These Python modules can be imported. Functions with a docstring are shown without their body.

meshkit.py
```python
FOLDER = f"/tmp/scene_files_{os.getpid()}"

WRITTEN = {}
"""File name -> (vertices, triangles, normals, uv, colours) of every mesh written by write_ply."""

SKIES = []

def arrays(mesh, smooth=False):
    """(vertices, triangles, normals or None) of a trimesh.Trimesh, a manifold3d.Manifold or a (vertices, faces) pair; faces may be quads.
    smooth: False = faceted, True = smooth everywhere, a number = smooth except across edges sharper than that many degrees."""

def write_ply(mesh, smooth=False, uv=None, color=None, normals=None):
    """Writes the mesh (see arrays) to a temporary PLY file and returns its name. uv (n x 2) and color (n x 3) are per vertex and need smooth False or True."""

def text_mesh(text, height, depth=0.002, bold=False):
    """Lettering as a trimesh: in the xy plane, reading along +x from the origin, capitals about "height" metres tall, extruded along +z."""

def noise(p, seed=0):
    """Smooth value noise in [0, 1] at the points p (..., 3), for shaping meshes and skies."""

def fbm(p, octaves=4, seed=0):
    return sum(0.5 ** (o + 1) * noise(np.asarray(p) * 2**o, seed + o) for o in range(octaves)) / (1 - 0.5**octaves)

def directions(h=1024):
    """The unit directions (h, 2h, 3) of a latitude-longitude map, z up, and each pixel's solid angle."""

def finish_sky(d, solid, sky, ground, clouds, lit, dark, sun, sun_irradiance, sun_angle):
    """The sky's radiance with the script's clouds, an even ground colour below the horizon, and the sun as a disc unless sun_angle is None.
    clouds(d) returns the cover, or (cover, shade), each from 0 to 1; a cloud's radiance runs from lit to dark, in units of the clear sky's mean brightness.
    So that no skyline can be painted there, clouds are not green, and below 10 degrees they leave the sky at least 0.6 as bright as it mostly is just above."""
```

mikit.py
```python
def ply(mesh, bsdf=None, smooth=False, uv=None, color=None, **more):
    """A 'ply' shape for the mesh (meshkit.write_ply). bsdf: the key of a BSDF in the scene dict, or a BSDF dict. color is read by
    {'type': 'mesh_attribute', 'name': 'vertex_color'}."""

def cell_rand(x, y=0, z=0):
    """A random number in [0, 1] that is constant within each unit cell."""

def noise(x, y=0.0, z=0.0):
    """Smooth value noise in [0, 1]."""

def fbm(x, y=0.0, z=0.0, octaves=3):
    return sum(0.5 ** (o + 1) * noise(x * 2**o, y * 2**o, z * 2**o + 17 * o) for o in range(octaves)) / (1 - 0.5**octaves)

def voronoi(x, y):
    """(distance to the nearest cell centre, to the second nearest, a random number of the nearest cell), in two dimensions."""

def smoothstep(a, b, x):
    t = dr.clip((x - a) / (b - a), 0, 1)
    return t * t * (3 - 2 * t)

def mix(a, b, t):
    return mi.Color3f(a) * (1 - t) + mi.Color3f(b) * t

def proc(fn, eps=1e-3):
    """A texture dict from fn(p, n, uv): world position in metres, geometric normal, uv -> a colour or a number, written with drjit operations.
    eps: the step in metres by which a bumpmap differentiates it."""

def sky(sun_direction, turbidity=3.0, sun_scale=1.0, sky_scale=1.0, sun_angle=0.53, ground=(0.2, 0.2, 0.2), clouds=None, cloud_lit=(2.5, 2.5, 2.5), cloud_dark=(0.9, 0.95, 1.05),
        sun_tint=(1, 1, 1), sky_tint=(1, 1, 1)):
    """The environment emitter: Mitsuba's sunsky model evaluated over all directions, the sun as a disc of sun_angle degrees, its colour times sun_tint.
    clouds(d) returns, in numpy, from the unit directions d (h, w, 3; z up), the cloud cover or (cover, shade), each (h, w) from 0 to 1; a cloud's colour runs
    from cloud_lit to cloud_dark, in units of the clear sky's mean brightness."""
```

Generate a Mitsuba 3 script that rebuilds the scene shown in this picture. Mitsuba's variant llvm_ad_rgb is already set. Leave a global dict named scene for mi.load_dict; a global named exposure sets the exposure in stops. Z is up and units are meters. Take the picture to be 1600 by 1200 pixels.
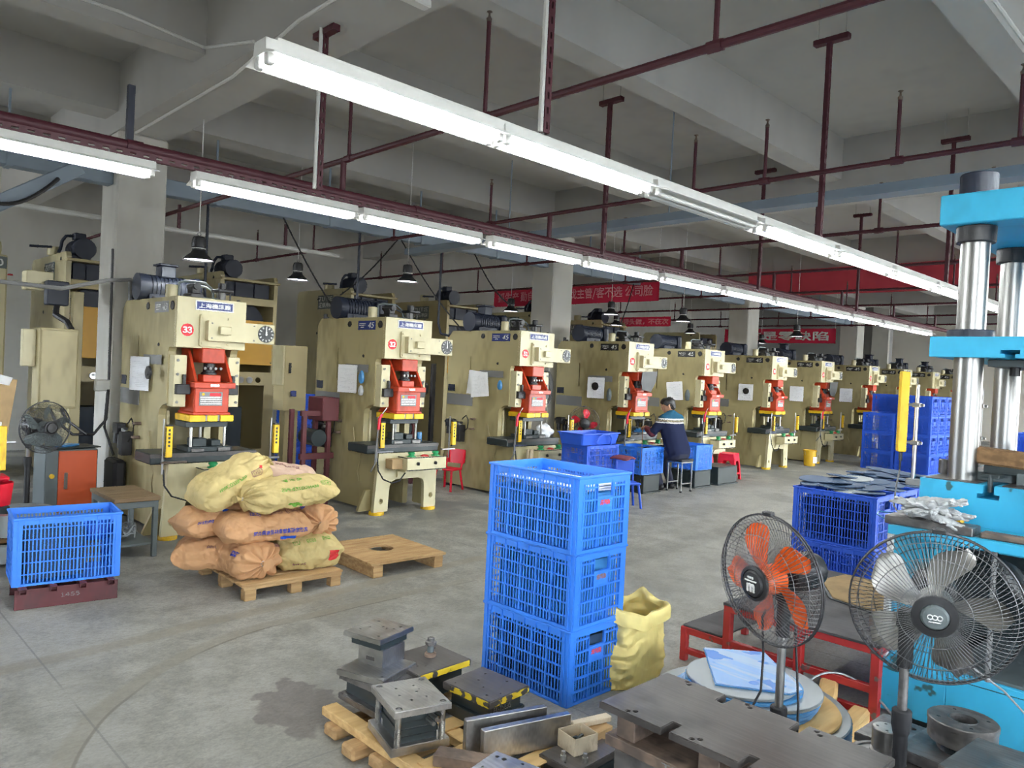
import math, random, glob
import numpy as np, trimesh, shapely
from shapely import affinity
from shapely.geometry import Polygon, Point, box as sbox
import drjit as dr
import mitsuba as mi
import mikit
from mikit import proc, noise, fbm, voronoi, cell_rand, smoothstep, mix
import meshkit

PI = math.pi
TC = trimesh.creation
scene, labels, _count = {}, {}, {}

# ---------------------------------------------------------------- camera, lights, exposure
YAW, PITCH, ROLL, FOCAL = 0.79709821, 0.01737171, -0.04805387, 1185.0
CAM = np.array([0, 0, 1.7])
_f = np.array([math.cos(PITCH) * math.cos(YAW), math.cos(PITCH) * math.sin(YAW), -math.sin(PITCH)])
_r = np.cross(_f, [0, 0, 1.0]); _r /= np.linalg.norm(_r)
_d = np.cross(_f, _r)
_r, _d = math.cos(ROLL) * _r + math.sin(ROLL) * _d, -math.sin(ROLL) * _r + math.cos(ROLL) * _d
_m = np.eye(4)
_m[:3, 0], _m[:3, 1], _m[:3, 2], _m[:3, 3] = -_r, -_d, _f, CAM
scene['camera'] = {'type': 'perspective', 'fov': math.degrees(2 * math.atan(800 / FOCAL)), 'fov_axis': 'x',
                   'near_clip': 0.05, 'far_clip': 200.0, 'to_world': mi.ScalarTransform4f(_m)}
exposure = 1.32
TUBE = (16.8, 17.5, 17.6)          # radiance of the fluorescent tubes
PENDANT = (30.0, 31.5, 32.0)       # radiance of the pendant lamps' diffusers
scene['sky'] = mikit.sky((0.55, -0.45, 0.70), turbidity=4.0, sun_scale=0.0, sky_scale=54.0,
                         clouds=lambda d: np.clip(0.55 + 0.6 * (meshkit.fbm(d * 3.0) - 0.5), 0, 1), cloud_lit=(1.8, 1.75, 1.65), cloud_dark=(1.1, 1.1, 1.1))


# ---------------------------------------------------------------- materials
def rgb(c): return {'type': 'rgb', 'value': [float(x) for x in c]}
def mat(name, color, rough=0.5, metal=0.0, spec=0.5, bump=None, **more):
    b = {'type': 'principled', 'base_color': color if isinstance(color, dict) else rgb(color),
         'roughness': rough if isinstance(rough, dict) else float(rough), 'metallic': float(metal), 'specular': float(spec), **more}
    if bump: b = {'type': 'bumpmap', 'arbitrary': bump[0], 'scale': float(bump[1]), 'bsdf': b}
    scene[name] = {'type': 'twosided', 'bsdf': b}
    return name


def f_floor(p, n, uv):
    a = fbm(p.x * 0.55, p.y * 0.55, 3.0, 4)
    b = fbm(p.x * 7.0, p.y * 7.0, 5.0, 3)
    g = 0.5 * noise(p.x * 42, p.y * 70, 1.0) + 0.5 * noise(p.x * 130, p.y * 170, 2.0)
    c = mix((0.215, 0.209, 0.180), (0.300, 0.292, 0.258), smoothstep(0.33, 0.66, a * 0.65 + b * 0.35))
    c = c * (0.80 + 0.40 * g)
    # cloudy trowelled mottling and oily stains
    s = smoothstep(0.60, 0.72, fbm(p.x * 1.3 + 9, p.y * 1.3, 8.0, 3))
    c = mix(c, c * mi.Color3f(0.74, 0.74, 0.73), s * 0.55)
    near = smoothstep(5.9, 7.3, p.y + 0.6 * fbm(p.x * 1.2, p.y * 1.2, 2.0, 3))          # oil trodden around the machines
    c = mix(c, mi.Color3f(0.13, 0.135, 0.13), near * smoothstep(0.35, 0.6, fbm(p.x * 2.2, p.y * 2.2, 4.0, 3)) * 0.75)
    dots = smoothstep(0.80, 0.88, noise(p.x * 14, p.y * 14, 7.0)) * smoothstep(0.5, 0.7, noise(p.x * 1.1, p.y * 1.1, 3.0))
    c = mix(c, mi.Color3f(0.17, 0.165, 0.15), dots * 0.25)
    # curved drag mark of the pallet truck: a tan band with a dark inner edge, running on straight along the aisle
    wob = 0.03 * (noise(p.x * 3.0, p.y * 3.0, 2.0) - 0.5)
    curve = dr.sqrt(dr.square(p.x - 2.577) + dr.square(p.y - 2.658)) - 1.808
    line = p.y - 4.445 - 0.03 * (p.x - 2.32)
    dd = dr.select(p.x < 2.32, curve, line) + wob
    on = (1 - smoothstep(3.4, 4.6, p.x)) * smoothstep(2.6, 3.0, p.y)
    brk = smoothstep(0.32, 0.6, noise(p.x * 4.0, p.y * 4.0, 9.0))
    band = smoothstep(-0.015, 0.01, dd) * (1 - smoothstep(0.08, 0.12, dd)) * on
    c = mix(c, mi.Color3f(0.215, 0.195, 0.145), band * 0.45)
    c = mix(c, mi.Color3f(0.105, 0.09, 0.065), (1 - smoothstep(0.003, 0.013, dr.abs(dd))) * on * brk * 0.55)
    d2 = p.y - 4.66 - 0.10 * (p.x - 1.07) + wob * 1.5
    c = mix(c, mi.Color3f(0.225, 0.200, 0.145), (1 - smoothstep(0.04, 0.09, dr.abs(d2))) * (1 - smoothstep(5.0, 8.0, p.x)) * 0.5)
    d3 = p.y - 4.15 - 0.06 * (p.x - 4.0) + wob * 2
    c = mix(c, c * 0.72, (1 - smoothstep(0.10, 0.2, dr.abs(d3))) * smoothstep(4.0, 5.5, p.x) * 0.6)
    # irregular darker patch left of the dies
    st = dr.sqrt(dr.square((p.x - 1.90) / 0.20) + dr.square((p.y - 3.33) / 0.34)) + 0.9 * (fbm(p.x * 9, p.y * 9, 3.0, 3) - 0.5)
    c = mix(c, c * mi.Color3f(0.62, 0.58, 0.60), 1 - smoothstep(0.86, 0.98, st))
    # hairline joints sawn in the slab
    jx = dr.abs(p.x - 1.08 - dr.floor((p.x - 1.08) / 1.88 + 0.5) * 1.88)
    jy = dr.abs(p.y - 6.25 - dr.floor((p.y - 6.25) / 3.4 + 0.5) * 3.4)
    j = dr.maximum(1 - smoothstep(0.003, 0.007, jx), 1 - smoothstep(0.003, 0.007, jy))
    return mix(c, mi.Color3f(0.13, 0.13, 0.12), j * 0.5 * smoothstep(0.3, 0.5, noise(p.x * 1.7, p.y * 1.7, 4.0)))

def f_floor_r(p, n, uv): return 0.42 + 0.3 * fbm(p.x * 2.0, p.y * 2.0, 1.0, 3)

def grime(base, dirt, scale=3.0, amount=0.6, lo=0.45, hi=0.75):
    def f(p, n, uv):
        s = fbm(p.x * scale, p.y * scale, p.z * scale * 0.45, 4)
        t = fbm(p.x * scale * 9, p.y * scale * 9, p.z * scale * 3, 2)
        return mix(base, dirt, smoothstep(lo, hi, s * 0.75 + t * 0.25) * amount)
    return proc(f)

def f_wood(c0, c1, sc=1.0):
    def f(p, n, uv):
        g = fbm(p.x * 5 * sc + p.z * 9, p.y * 38 * sc, p.z * 46, 3)
        k = fbm(p.x * 2.3, p.y * 2.3, p.z * 3, 2)
        return mix(c0, c1, smoothstep(0.25, 0.75, g * 0.7 + k * 0.3))
    return proc(f)

def chipped(base, under, sc=11.0, lo=0.70, hi=0.74):
    def f(p, n, uv):
        s = fbm(p.x * sc, p.y * sc, p.z * sc, 4)
        d = fbm(p.x * 2.5, p.y * 2.5, p.z * 2.0, 3)
        c = mix(mi.Color3f(base), mi.Color3f(base) * 0.72, smoothstep(0.45, 0.7, d))
        return mix(c, under, smoothstep(lo, hi, s))
    return proc(f)

def f_steel(base, dark, sc=6.0):
    def f(p, n, uv):
        s = fbm(p.x * sc, p.y * sc, p.z * sc, 4)
        t = noise(p.x * 160, p.y * 12, p.z * 60)
        return mix(base, dark, smoothstep(0.38, 0.66, s)) * (0.88 + 0.24 * t)
    return proc(f)

def rough_proc(lo, hi, sc=8.0):
    return proc(lambda p, n, uv: lo + (hi - lo) * fbm(p.x * sc, p.y * sc, p.z * sc, 3))

mat('floor_concrete', proc(f_floor), proc(f_floor_r), spec=0.35)
mat('wall_plaster', grime((0.60, 0.585, 0.53), (0.47, 0.45, 0.40), 0.9, 0.7), 0.9, spec=0.1)
mat('grey_plaster', grime((0.30, 0.30, 0.29), (0.25, 0.25, 0.245), 0.9, 0.6), 0.9, spec=0.1)
mat('ceiling_plaster', grime((0.43, 0.42, 0.39), (0.37, 0.36, 0.335), 0.7, 0.7), 0.95, spec=0.05)
mat('cream_paint', grime((0.355, 0.300, 0.150), (0.20, 0.16, 0.066), 1.8, 0.75, 0.42, 0.72), 0.45)
mat('pale_lit_cream', grime((0.52, 0.465, 0.28), (0.36, 0.31, 0.165), 2.6, 0.6, 0.45, 0.75), 0.42)  # press cream again, paler: light on the front faces is put into the colour
mat('tan_paint', (0.40, 0.33, 0.17), 0.5)
mat('ochre_paint', (0.62, 0.33, 0.045), 0.5)
mat('red_paint', grime((0.46, 0.048, 0.016), (0.26, 0.028, 0.012), 5.0, 0.7), 0.4)
mat('orange_red_paint', (0.55, 0.085, 0.02), 0.5)
mat('frame_red', chipped((0.34, 0.022, 0.02), (0.10, 0.07, 0.06), 16.0, 0.68, 0.72), 0.45)
mat('maroon_steel', grime((0.095, 0.020, 0.022), (0.055, 0.022, 0.022), 8.0, 0.8), 0.6)
mat('pipe_red', (0.062, 0.011, 0.018), 0.5)
mat('yellow_paint', grime((0.78, 0.48, 0.015), (0.45, 0.26, 0.02), 9.0, 0.7), 0.5)
mat('worn_yellow_edge', chipped((0.72, 0.50, 0.02), (0.04, 0.035, 0.03), 30.0, 0.50, 0.56), 0.6)
mat('black_paint', (0.014, 0.014, 0.015), 0.45)
mat('dark_void', (0.018, 0.019, 0.021), 0.7, spec=0.2)
mat('motor_paint', (0.012, 0.017, 0.032), 0.5)
mat('grey_paint', (0.17, 0.17, 0.165), 0.5)
mat('grey_green_paint', (0.10, 0.12, 0.12), 0.5)
mat('tray_steel', (0.20, 0.25, 0.30), 0.5)
mat('white_paint', (0.72, 0.72, 0.70), 0.5)
mat('white_plastic', (0.70, 0.70, 0.66), 0.4)
mat('print_white', (0.82, 0.82, 0.80), 0.6)
mat('label_navy', (0.022, 0.035, 0.16), 0.5)
mat('label_grey', (0.20, 0.20, 0.20), 0.5)
mat('sticker_red', (0.62, 0.02, 0.03), 0.5)
mat('banner_cloth', (0.62, 0.028, 0.07), 0.8)
mat('banner_pink', (0.85, 0.36, 0.42), 0.8)
mat('banner_hazed', (0.55, 0.06, 0.085), 0.8)  # red lightened so that the colour carries the haze before it
mat('paper', (0.86, 0.87, 0.88), 0.8)
mat('paper_ink', (0.55, 0.56, 0.58), 0.8)
mat('green_button', (0.01, 0.22, 0.07), 0.35)
mat('red_button', (0.40, 0.02, 0.02), 0.35)
mat('machined_steel', f_steel((0.52, 0.51, 0.48), (0.36, 0.35, 0.33)), rough_proc(0.25, 0.5), metal=1.0)
mat('oily_steel', f_steel((0.060, 0.053, 0.048), (0.036, 0.032, 0.029), 4.0), rough_proc(0.3, 0.55, 5.0), metal=0.0, spec=0.6)
mat('die_steel', f_steel((0.22, 0.21, 0.20), (0.12, 0.115, 0.11), 14.0), rough_proc(0.3, 0.5), metal=0.75)
mat('die_dark', (0.018, 0.026, 0.027), 0.4)
mat('rusty_steel', f_steel((0.20, 0.14, 0.10), (0.10, 0.075, 0.06), 11.0), 0.6, metal=0.3)
mat('polished_steel', (0.30, 0.30, 0.285), 0.33, metal=1.0)
mat('cream_wall', (0.78, 0.74, 0.64), 0.9, spec=0.1)
mat('chrome', (0.60, 0.60, 0.60), 0.2, metal=1.0)
mat('blue_plastic', (0.034, 0.200, 0.72), 0.42, spec=0.45)
mat('deep_blue_plastic', (0.018, 0.085, 0.52), 0.45, spec=0.4)
mat('blank_film', (0.045, 0.20, 0.42), 0.25, spec=0.8)
mat('blank_steel', (0.34, 0.37, 0.38), 0.38, metal=0.55)
mat('blank_dark', (0.028, 0.055, 0.105), 0.5, spec=0.3)
mat('cyan_paint', chipped((0.040, 0.385, 0.60), (0.03, 0.09, 0.10), 9.0, 0.70, 0.74), 0.45)
mat('cyan_clean', grime((0.040, 0.385, 0.60), (0.035, 0.29, 0.44), 3.0, 0.6), 0.45)
mat('cyan_worn', chipped((0.03, 0.34, 0.50), (0.10, 0.14, 0.14), 5.0, 0.46, 0.55), 0.5)
mat('wood_pale', f_wood((0.33, 0.195, 0.085), (0.48, 0.315, 0.15)), 0.75, spec=0.2)
mat('wood_raw', f_wood((0.50, 0.31, 0.12), (0.64, 0.44, 0.20)), 0.75, spec=0.2)
mat('wood_dark', f_wood((0.13, 0.075, 0.035), (0.24, 0.14, 0.065)), 0.7, spec=0.2)
mat('wood_board', f_wood((0.15, 0.10, 0.055), (0.21, 0.15, 0.085)), 0.6, spec=0.2)
mat('cardboard', grime((0.36, 0.25, 0.13), (0.24, 0.16, 0.085), 6.0, 0.7), 0.85, spec=0.1)
mat('pale_cardboard', grime((0.56, 0.47, 0.33), (0.36, 0.27, 0.16), 20.0, 0.7), 0.85, spec=0.1)
def f_cloth(p, n, uv):
    w = 0.35 * noise(p.x * 9 + 3, p.y * 9, p.z * 9)
    a = 1 - dr.abs(2 * noise(p.x * 17 + 5 * w, p.y * 17 + 4 * w, p.z * 17 - 5 * w) - 1)
    b = 1 - dr.abs(2 * noise(p.x * 41 - 6 * w, p.y * 41, p.z * 41 + 6 * w) - 1)
    return 0.65 * a * a + 0.35 * b * b
mat('sack_yellow', grime((0.52, 0.405, 0.175), (0.36, 0.27, 0.10), 7.0, 0.7), 0.7, spec=0.25, bump=(proc(f_cloth, 2e-3), 0.007))
mat('sack_orange', grime((0.52, 0.285, 0.135), (0.33, 0.175, 0.085), 6.0, 0.7), 0.7, spec=0.25, bump=(proc(f_cloth, 2e-3), 0.007))
mat('sack_pink', grime((0.54, 0.38, 0.28), (0.42, 0.28, 0.19), 6.0, 0.6), 0.7, spec=0.25, bump=(proc(f_cloth, 2e-3), 0.007))
mat('dark_plate', f_steel((0.060, 0.056, 0.058), (0.035, 0.033, 0.034), 5.0), 0.6, spec=0.25)
mat('bag_yellow', grime((0.84, 0.69, 0.25), (0.72, 0.56, 0.19), 5.0, 0.6), 0.6, spec=0.3, bump=(proc(f_cloth, 2e-3), 0.007))
mat('ink_blue', (0.035, 0.045, 0.30), 0.7)
mat('ink_bright_blue', (0.02, 0.09, 0.55), 0.7)
mat('ink_green', (0.12, 0.28, 0.03), 0.7)
mat('ink_red', (0.55, 0.03, 0.03), 0.7)
mat('ink_brown', (0.24, 0.12, 0.10), 0.7)
mat('red_plastic', (0.62, 0.012, 0.03), 0.35)
mat('orange_blade', (0.72, 0.105, 0.015), 0.35, spec=0.6)
mat('blade_alloy', (0.33, 0.32, 0.29), 0.42, metal=0.9)
mat('rubber', (0.012, 0.012, 0.013), 0.6)
mat('wire_dark', (0.03, 0.03, 0.032), 0.35, spec=0.7)
mat('wire_chrome', (0.20, 0.20, 0.20), 0.4, metal=0.8)
mat('glove_knit', grime((0.46, 0.47, 0.46), (0.25, 0.26, 0.26), 40.0, 0.8), 0.9, spec=0.1)
mat('pail_yellow', (0.72, 0.42, 0.02), 0.4)
mat('skin', (0.42, 0.22, 0.13), 0.5)
mat('hair', (0.012, 0.010, 0.010), 0.45)
def f_sweater(p, n, uv):
    z = p.z + 0.02 * noise(p.x * 8, p.y * 8, 2.0)
    up = smoothstep(1.098, 1.102, z)
    c = mix((0.014, 0.018, 0.045), (0.018, 0.075, 0.125), up)
    w = smoothstep(1.03, 1.034, z) * (1 - smoothstep(1.050, 1.054, z)) + smoothstep(1.085, 1.089, z) * (1 - smoothstep(1.105, 1.109, z))
    t = smoothstep(1.054, 1.057, z) * (1 - smoothstep(1.082, 1.085, z))
    c = mix(c, mi.Color3f(0.62, 0.62, 0.60), dr.clip(w, 0, 1))
    return mix(c, mix((0.30, 0.26, 0.17), (0.12, 0.10, 0.07), smoothstep(0.45, 0.55, noise(p.x * 60, p.y * 60, p.z * 60))), t)
mat('sweater', proc(f_sweater), 0.9, spec=0.1)
mat('sleeve_maroon', (0.13, 0.025, 0.035), 0.8)
mat('trouser_navy', (0.012, 0.015, 0.035), 0.8)
def f_bluesheet(p, n, uv):
    s = fbm(p.x * 9, p.y * 9, 2.0, 3); t = fbm(p.x * 30, p.y * 4, 1.0, 2)
    c = mix((0.20, 0.36, 0.62), (0.30, 0.42, 0.58), smoothstep(0.4, 0.65, t))
    return mix(c, mi.Color3f(0.05, 0.20, 0.55), smoothstep(0.56, 0.60, s))
mat('blue_film_sheet', proc(f_bluesheet), 0.35, spec=0.5)
scene['clear_plastic'] = {'type': 'thindielectric', 'int_ior': 1.35}
scene['black_backing'] = {'type': 'diffuse', 'reflectance': rgb((0.02, 0.02, 0.02))}


# ---------------------------------------------------------------- mesh helpers
def cat(*ms):
    out = []
    for m in ms: out.extend(m if isinstance(m, (list, tuple)) else [m])
    return trimesh.util.concatenate(out) if len(out) > 1 else out[0]

def bx(x0, x1, y0, y1, z0, z1):
    m = TC.box((abs(x1 - x0), abs(y1 - y0), abs(z1 - z0)))
    m.apply_translation(((x0 + x1) / 2, (y0 + y1) / 2, (z0 + z1) / 2))
    return m

def cbx(x0, x1, y0, y1, z0, z1, c=0.006):
    """box with chamfered edges"""
    x0, x1, y0, y1, z0, z1 = min(x0, x1), max(x0, x1), min(y0, y1), max(y0, y1), min(z0, z1), max(z0, z1)
    c = min(c, 0.45 * min(x1 - x0, y1 - y0, z1 - z0))
    pts = []
    for X, sx in ((x0, 1), (x1, -1)):
        for Y, sy in ((y0, 1), (y1, -1)):
            for Z, sz in ((z0, 1), (z1, -1)):
                pts += [(X + sx * c, Y + sy * c, Z), (X + sx * c, Y, Z + sz * c), (X, Y + sy * c, Z + sz * c)]
    return trimesh.convex.convex_hull(np.array(pts))

def tube(pts, r, n=8, cap=True):
    p = np.asarray(pts, float)
    if len(p) == 2 or True:
        t = np.gradient(p, axis=0)
    t /= np.linalg.norm(t, axis=1, keepdims=True) + 1e-12
    ref = np.array([0, 0, 1.0]) if abs(t[0, 2]) < 0.9 else np.array([1.0, 0, 0])
    a = np.cross(t[0], ref); a /= np.linalg.norm(a)
    rad = np.broadcast_to(r, (len(p),))
    ang = np.arange(n) * 2 * PI / n
    v = []
    for i in range(len(p)):
        a = a - t[i] * (a @ t[i]); a /= np.linalg.norm(a) + 1e-12
        b = np.cross(t[i], a)
        v.append(p[i] + rad[i] * (np.cos(ang)[:, None] * a + np.sin(ang)[:, None] * b))
    v = np.vstack(v)
    f = []
    for i in range(len(p) - 1):
        for j in range(n):
            k = (j + 1) % n
            f += [(i * n + j, i * n + k, (i + 1) * n + k), (i * n + j, (i + 1) * n + k, (i + 1) * n + j)]
    if cap:
        for base, flip in ((0, True), ((len(p) - 1) * n, False)):
            for j in range(1, n - 1):
                f.append((base, base + j + 1, base + j) if flip else (base, base + j, base + j + 1))
    return trimesh.Trimesh(v, np.array(f), process=False)

def cyl(p0, p1, r, n=16): return tube([p0, p1], r, n)

def lathe(prof, n=24, c=(0, 0, 0)):
    """profile [(r, z)...] turned about the z axis"""
    pr = np.array(prof, float)
    ang = np.arange(n) * 2 * PI / n
    v = np.stack([pr[:, 0][:, None] * np.cos(ang), pr[:, 0][:, None] * np.sin(ang), np.repeat(pr[:, 1][:, None], n, 1)], -1).reshape(-1, 3)
    f = []
    for i in range(len(pr) - 1):
        for j in range(n):
            k = (j + 1) % n
            f += [(i * n + j, i * n + k, (i + 1) * n + k), (i * n + j, (i + 1) * n + k, (i + 1) * n + j)]
    m = trimesh.Trimesh(v + np.array(c), np.array(f), process=False)
    m.update_faces(m.area_faces > 1e-12)
    return m

def ex(poly, h):
    gs = getattr(poly, 'geoms', [poly])
    return cat([TC.extrude_polygon(g, h, engine='earcut') for g in gs if g.area > 1e-9])

def prism_y(poly, y0, y1):
    """polygon drawn in (x, z), pulled along y"""
    m = ex(poly, abs(y1 - y0)); v = m.vertices.copy()
    m.vertices = np.stack([v[:, 0], min(y0, y1) + v[:, 2], v[:, 1]], 1); m.invert(); return m

def prism_x(poly, x0, x1):
    """polygon drawn in (y, z), pulled along x"""
    m = ex(poly, abs(x1 - x0)); v = m.vertices.copy()
    m.vertices = np.stack([min(x0, x1) + v[:, 2], v[:, 0], v[:, 1]], 1); return m

def prism_z(poly, z0, z1):
    m = ex(poly, abs(z1 - z0)); m.apply_translation((0, 0, min(z0, z1))); return m

def rrect(x0, x1, y0, y1, r): return sbox(x0 + r, y0 + r, x1 - r, y1 - r).buffer(r, 4)
def circ(x, y, r, n=8): return Point(x, y).buffer(r, n)

def Tm(x=0, y=0, z=0, rz=0, s=1.0):
    m = np.eye(4); c, k = math.cos(rz), math.sin(rz)
    m[:2, :2] = [[c, -k], [k, c]]; m[:3, :3] *= s; m[:3, 3] = (x, y, z); return m

def rot(ax, a): return trimesh.transformations.rotation_matrix(a, ax)
def moved(m, M): m = m.copy(); m.apply_transform(M); return m

_FONT = (glob.glob('/opt/blender-*/*/datafiles/fonts/Noto Sans CJK Regular.woff2') + [None])[0]
_texts = {}
def text_poly(text, height, bold=1, slant=0.0):
    """lettering as a polygon in (x, y), baseline-left at the origin, full-width characters about `height` tall"""
    key = (text, bold)
    if key not in _texts:
        from PIL import Image, ImageDraw, ImageFont
        f = ImageFont.truetype(_FONT, 48) if _FONT else ImageFont.load_default()
        x0, y0, x1, y1 = f.getbbox(text, anchor='ls', stroke_width=bold)
        im = Image.new('L', (int(x1 - x0 + 8), int(y1 - y0 + 8)))
        ImageDraw.Draw(im).text((4 - x0, 4 - y0), text, 255, f, anchor='ls', stroke_width=bold)
        on = np.pad(np.asarray(im) > 127, ((0, 0), (1, 1))).astype(np.int8)
        r, s = np.nonzero(np.diff(on, axis=1) == 1); e = np.nonzero(np.diff(on, axis=1) == -1)[1]
        g = shapely.union_all(sbox_arr(s, -r - 1, e, -r)).buffer(0.5).buffer(-0.5).simplify(0.6)
        b = g.bounds
        _texts[key] = affinity.translate(g, -b[0], -b[1])
    g = _texts[key]; b = g.bounds
    k = height / (b[3] - b[1])
    g = affinity.affine_transform(g, [k, slant * k, 0, k, 0, 0])
    return g
def sbox_arr(a, b, c, d): return shapely.box(a, b, c, d)

def fit_text(text, x0, x1, z0, z1, bold=1, slant=0.0):
    g = text_poly(text, 1.0, bold, slant); b = g.bounds
    return affinity.affine_transform(g, [(x1 - x0) / (b[2] - b[0]), 0, 0, (z1 - z0) / (b[3] - b[1]),
                                         x0 - b[0] * (x1 - x0) / (b[2] - b[0]), z0 - b[1] * (z1 - z0) / (b[3] - b[1])])

# ---------------------------------------------------------------- scene bookkeeping
def numbered(name, table=None):
    table = _count if table is None else table
    k = table.get(name, -1) + 1; table[name] = k
    return name if k == 0 else f'{name}_{k:03d}'

def xf(M): return mi.ScalarTransform4f(np.asarray(M, float))

class Kit:
    """the parts of one kind of thing; place() writes one entry per part under the copy's own key"""
    def __init__(self): self.parts, self.names = [], {}
    def add(self, name, mesh, material, smooth=False, parent=None, label=None, **more):
        if isinstance(mesh, list) and name in ('leg_web', 'foot_rim', 'valve_block', 'clamp_block', 'die_clamp_bar', 'bolt', 'hook_bolt', 'lock_bolt', 'top_bolt', 'tick', 'selector_pair'):
            for m in mesh: path = self.add(name, cat(m), material, smooth, parent, label, **more)
            return path
        path = f'{parent}__{name}' if parent else name
        path = numbered(path, self.names)
        shape = mesh if isinstance(mesh, dict) else mikit.ply(cat(mesh) if isinstance(mesh, (list, tuple)) else mesh, material, smooth=smooth, **more)
        self.parts.append((path, shape, label)); return path
    def place(self, name, M=None, label=None, category=None, group=None, skip=(), swap=None):
        key = numbered(name)
        labels[key] = {k: v for k, v in (('label', label), ('category', category), ('group', group)) if v}
        for path, shape, lab in self.parts:
            if any(path.split('__')[0].startswith(s) for s in skip): continue
            s = dict(shape)
            if swap and path.split('__')[-1] in swap: s['bsdf'] = {'type': 'ref', 'id': swap[path.split('__')[-1]]}
            if M is not None: s['to_world'] = xf(M)
            scene[f'{key}__{path}'] = s
            if lab: labels[f'{key}__{path}'] = {'label': lab}
        return key

def thing(name, mesh, material, label, category, group=None, smooth=False, M=None, kind=None):
    key = numbered(name)
    s = mesh if isinstance(mesh, dict) else mikit.ply(cat(mesh) if isinstance(mesh, (list, tuple)) else mesh, material, smooth=smooth)
    s = dict(s)
    if M is not None: s['to_world'] = xf(M)
    scene[key] = s
    labels[key] = {k: v for k, v in (('label', label), ('category', category), ('group', group), ('kind', kind)) if v}
    return key

def part(parent, name, mesh, material, smooth=False, M=None, label=None, **more):
    key = numbered(f'{parent}__{name}')
    s = mesh if isinstance(mesh, dict) else mikit.ply(cat(mesh) if isinstance(mesh, (list, tuple)) else mesh, material, smooth=smooth, **more)
    s = dict(s)
    if M is not None: s['to_world'] = xf(M)
    scene[key] = s
    if label: labels[key] = {'label': label}
    return key

def struct(name, mesh, material, label=None):
    scene[name] = mikit.ply(cat(mesh) if isinstance(mesh, (list, tuple)) else mesh, material)
    labels[name] = {'kind': 'structure', **({'label': label} if label else {})}

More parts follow.
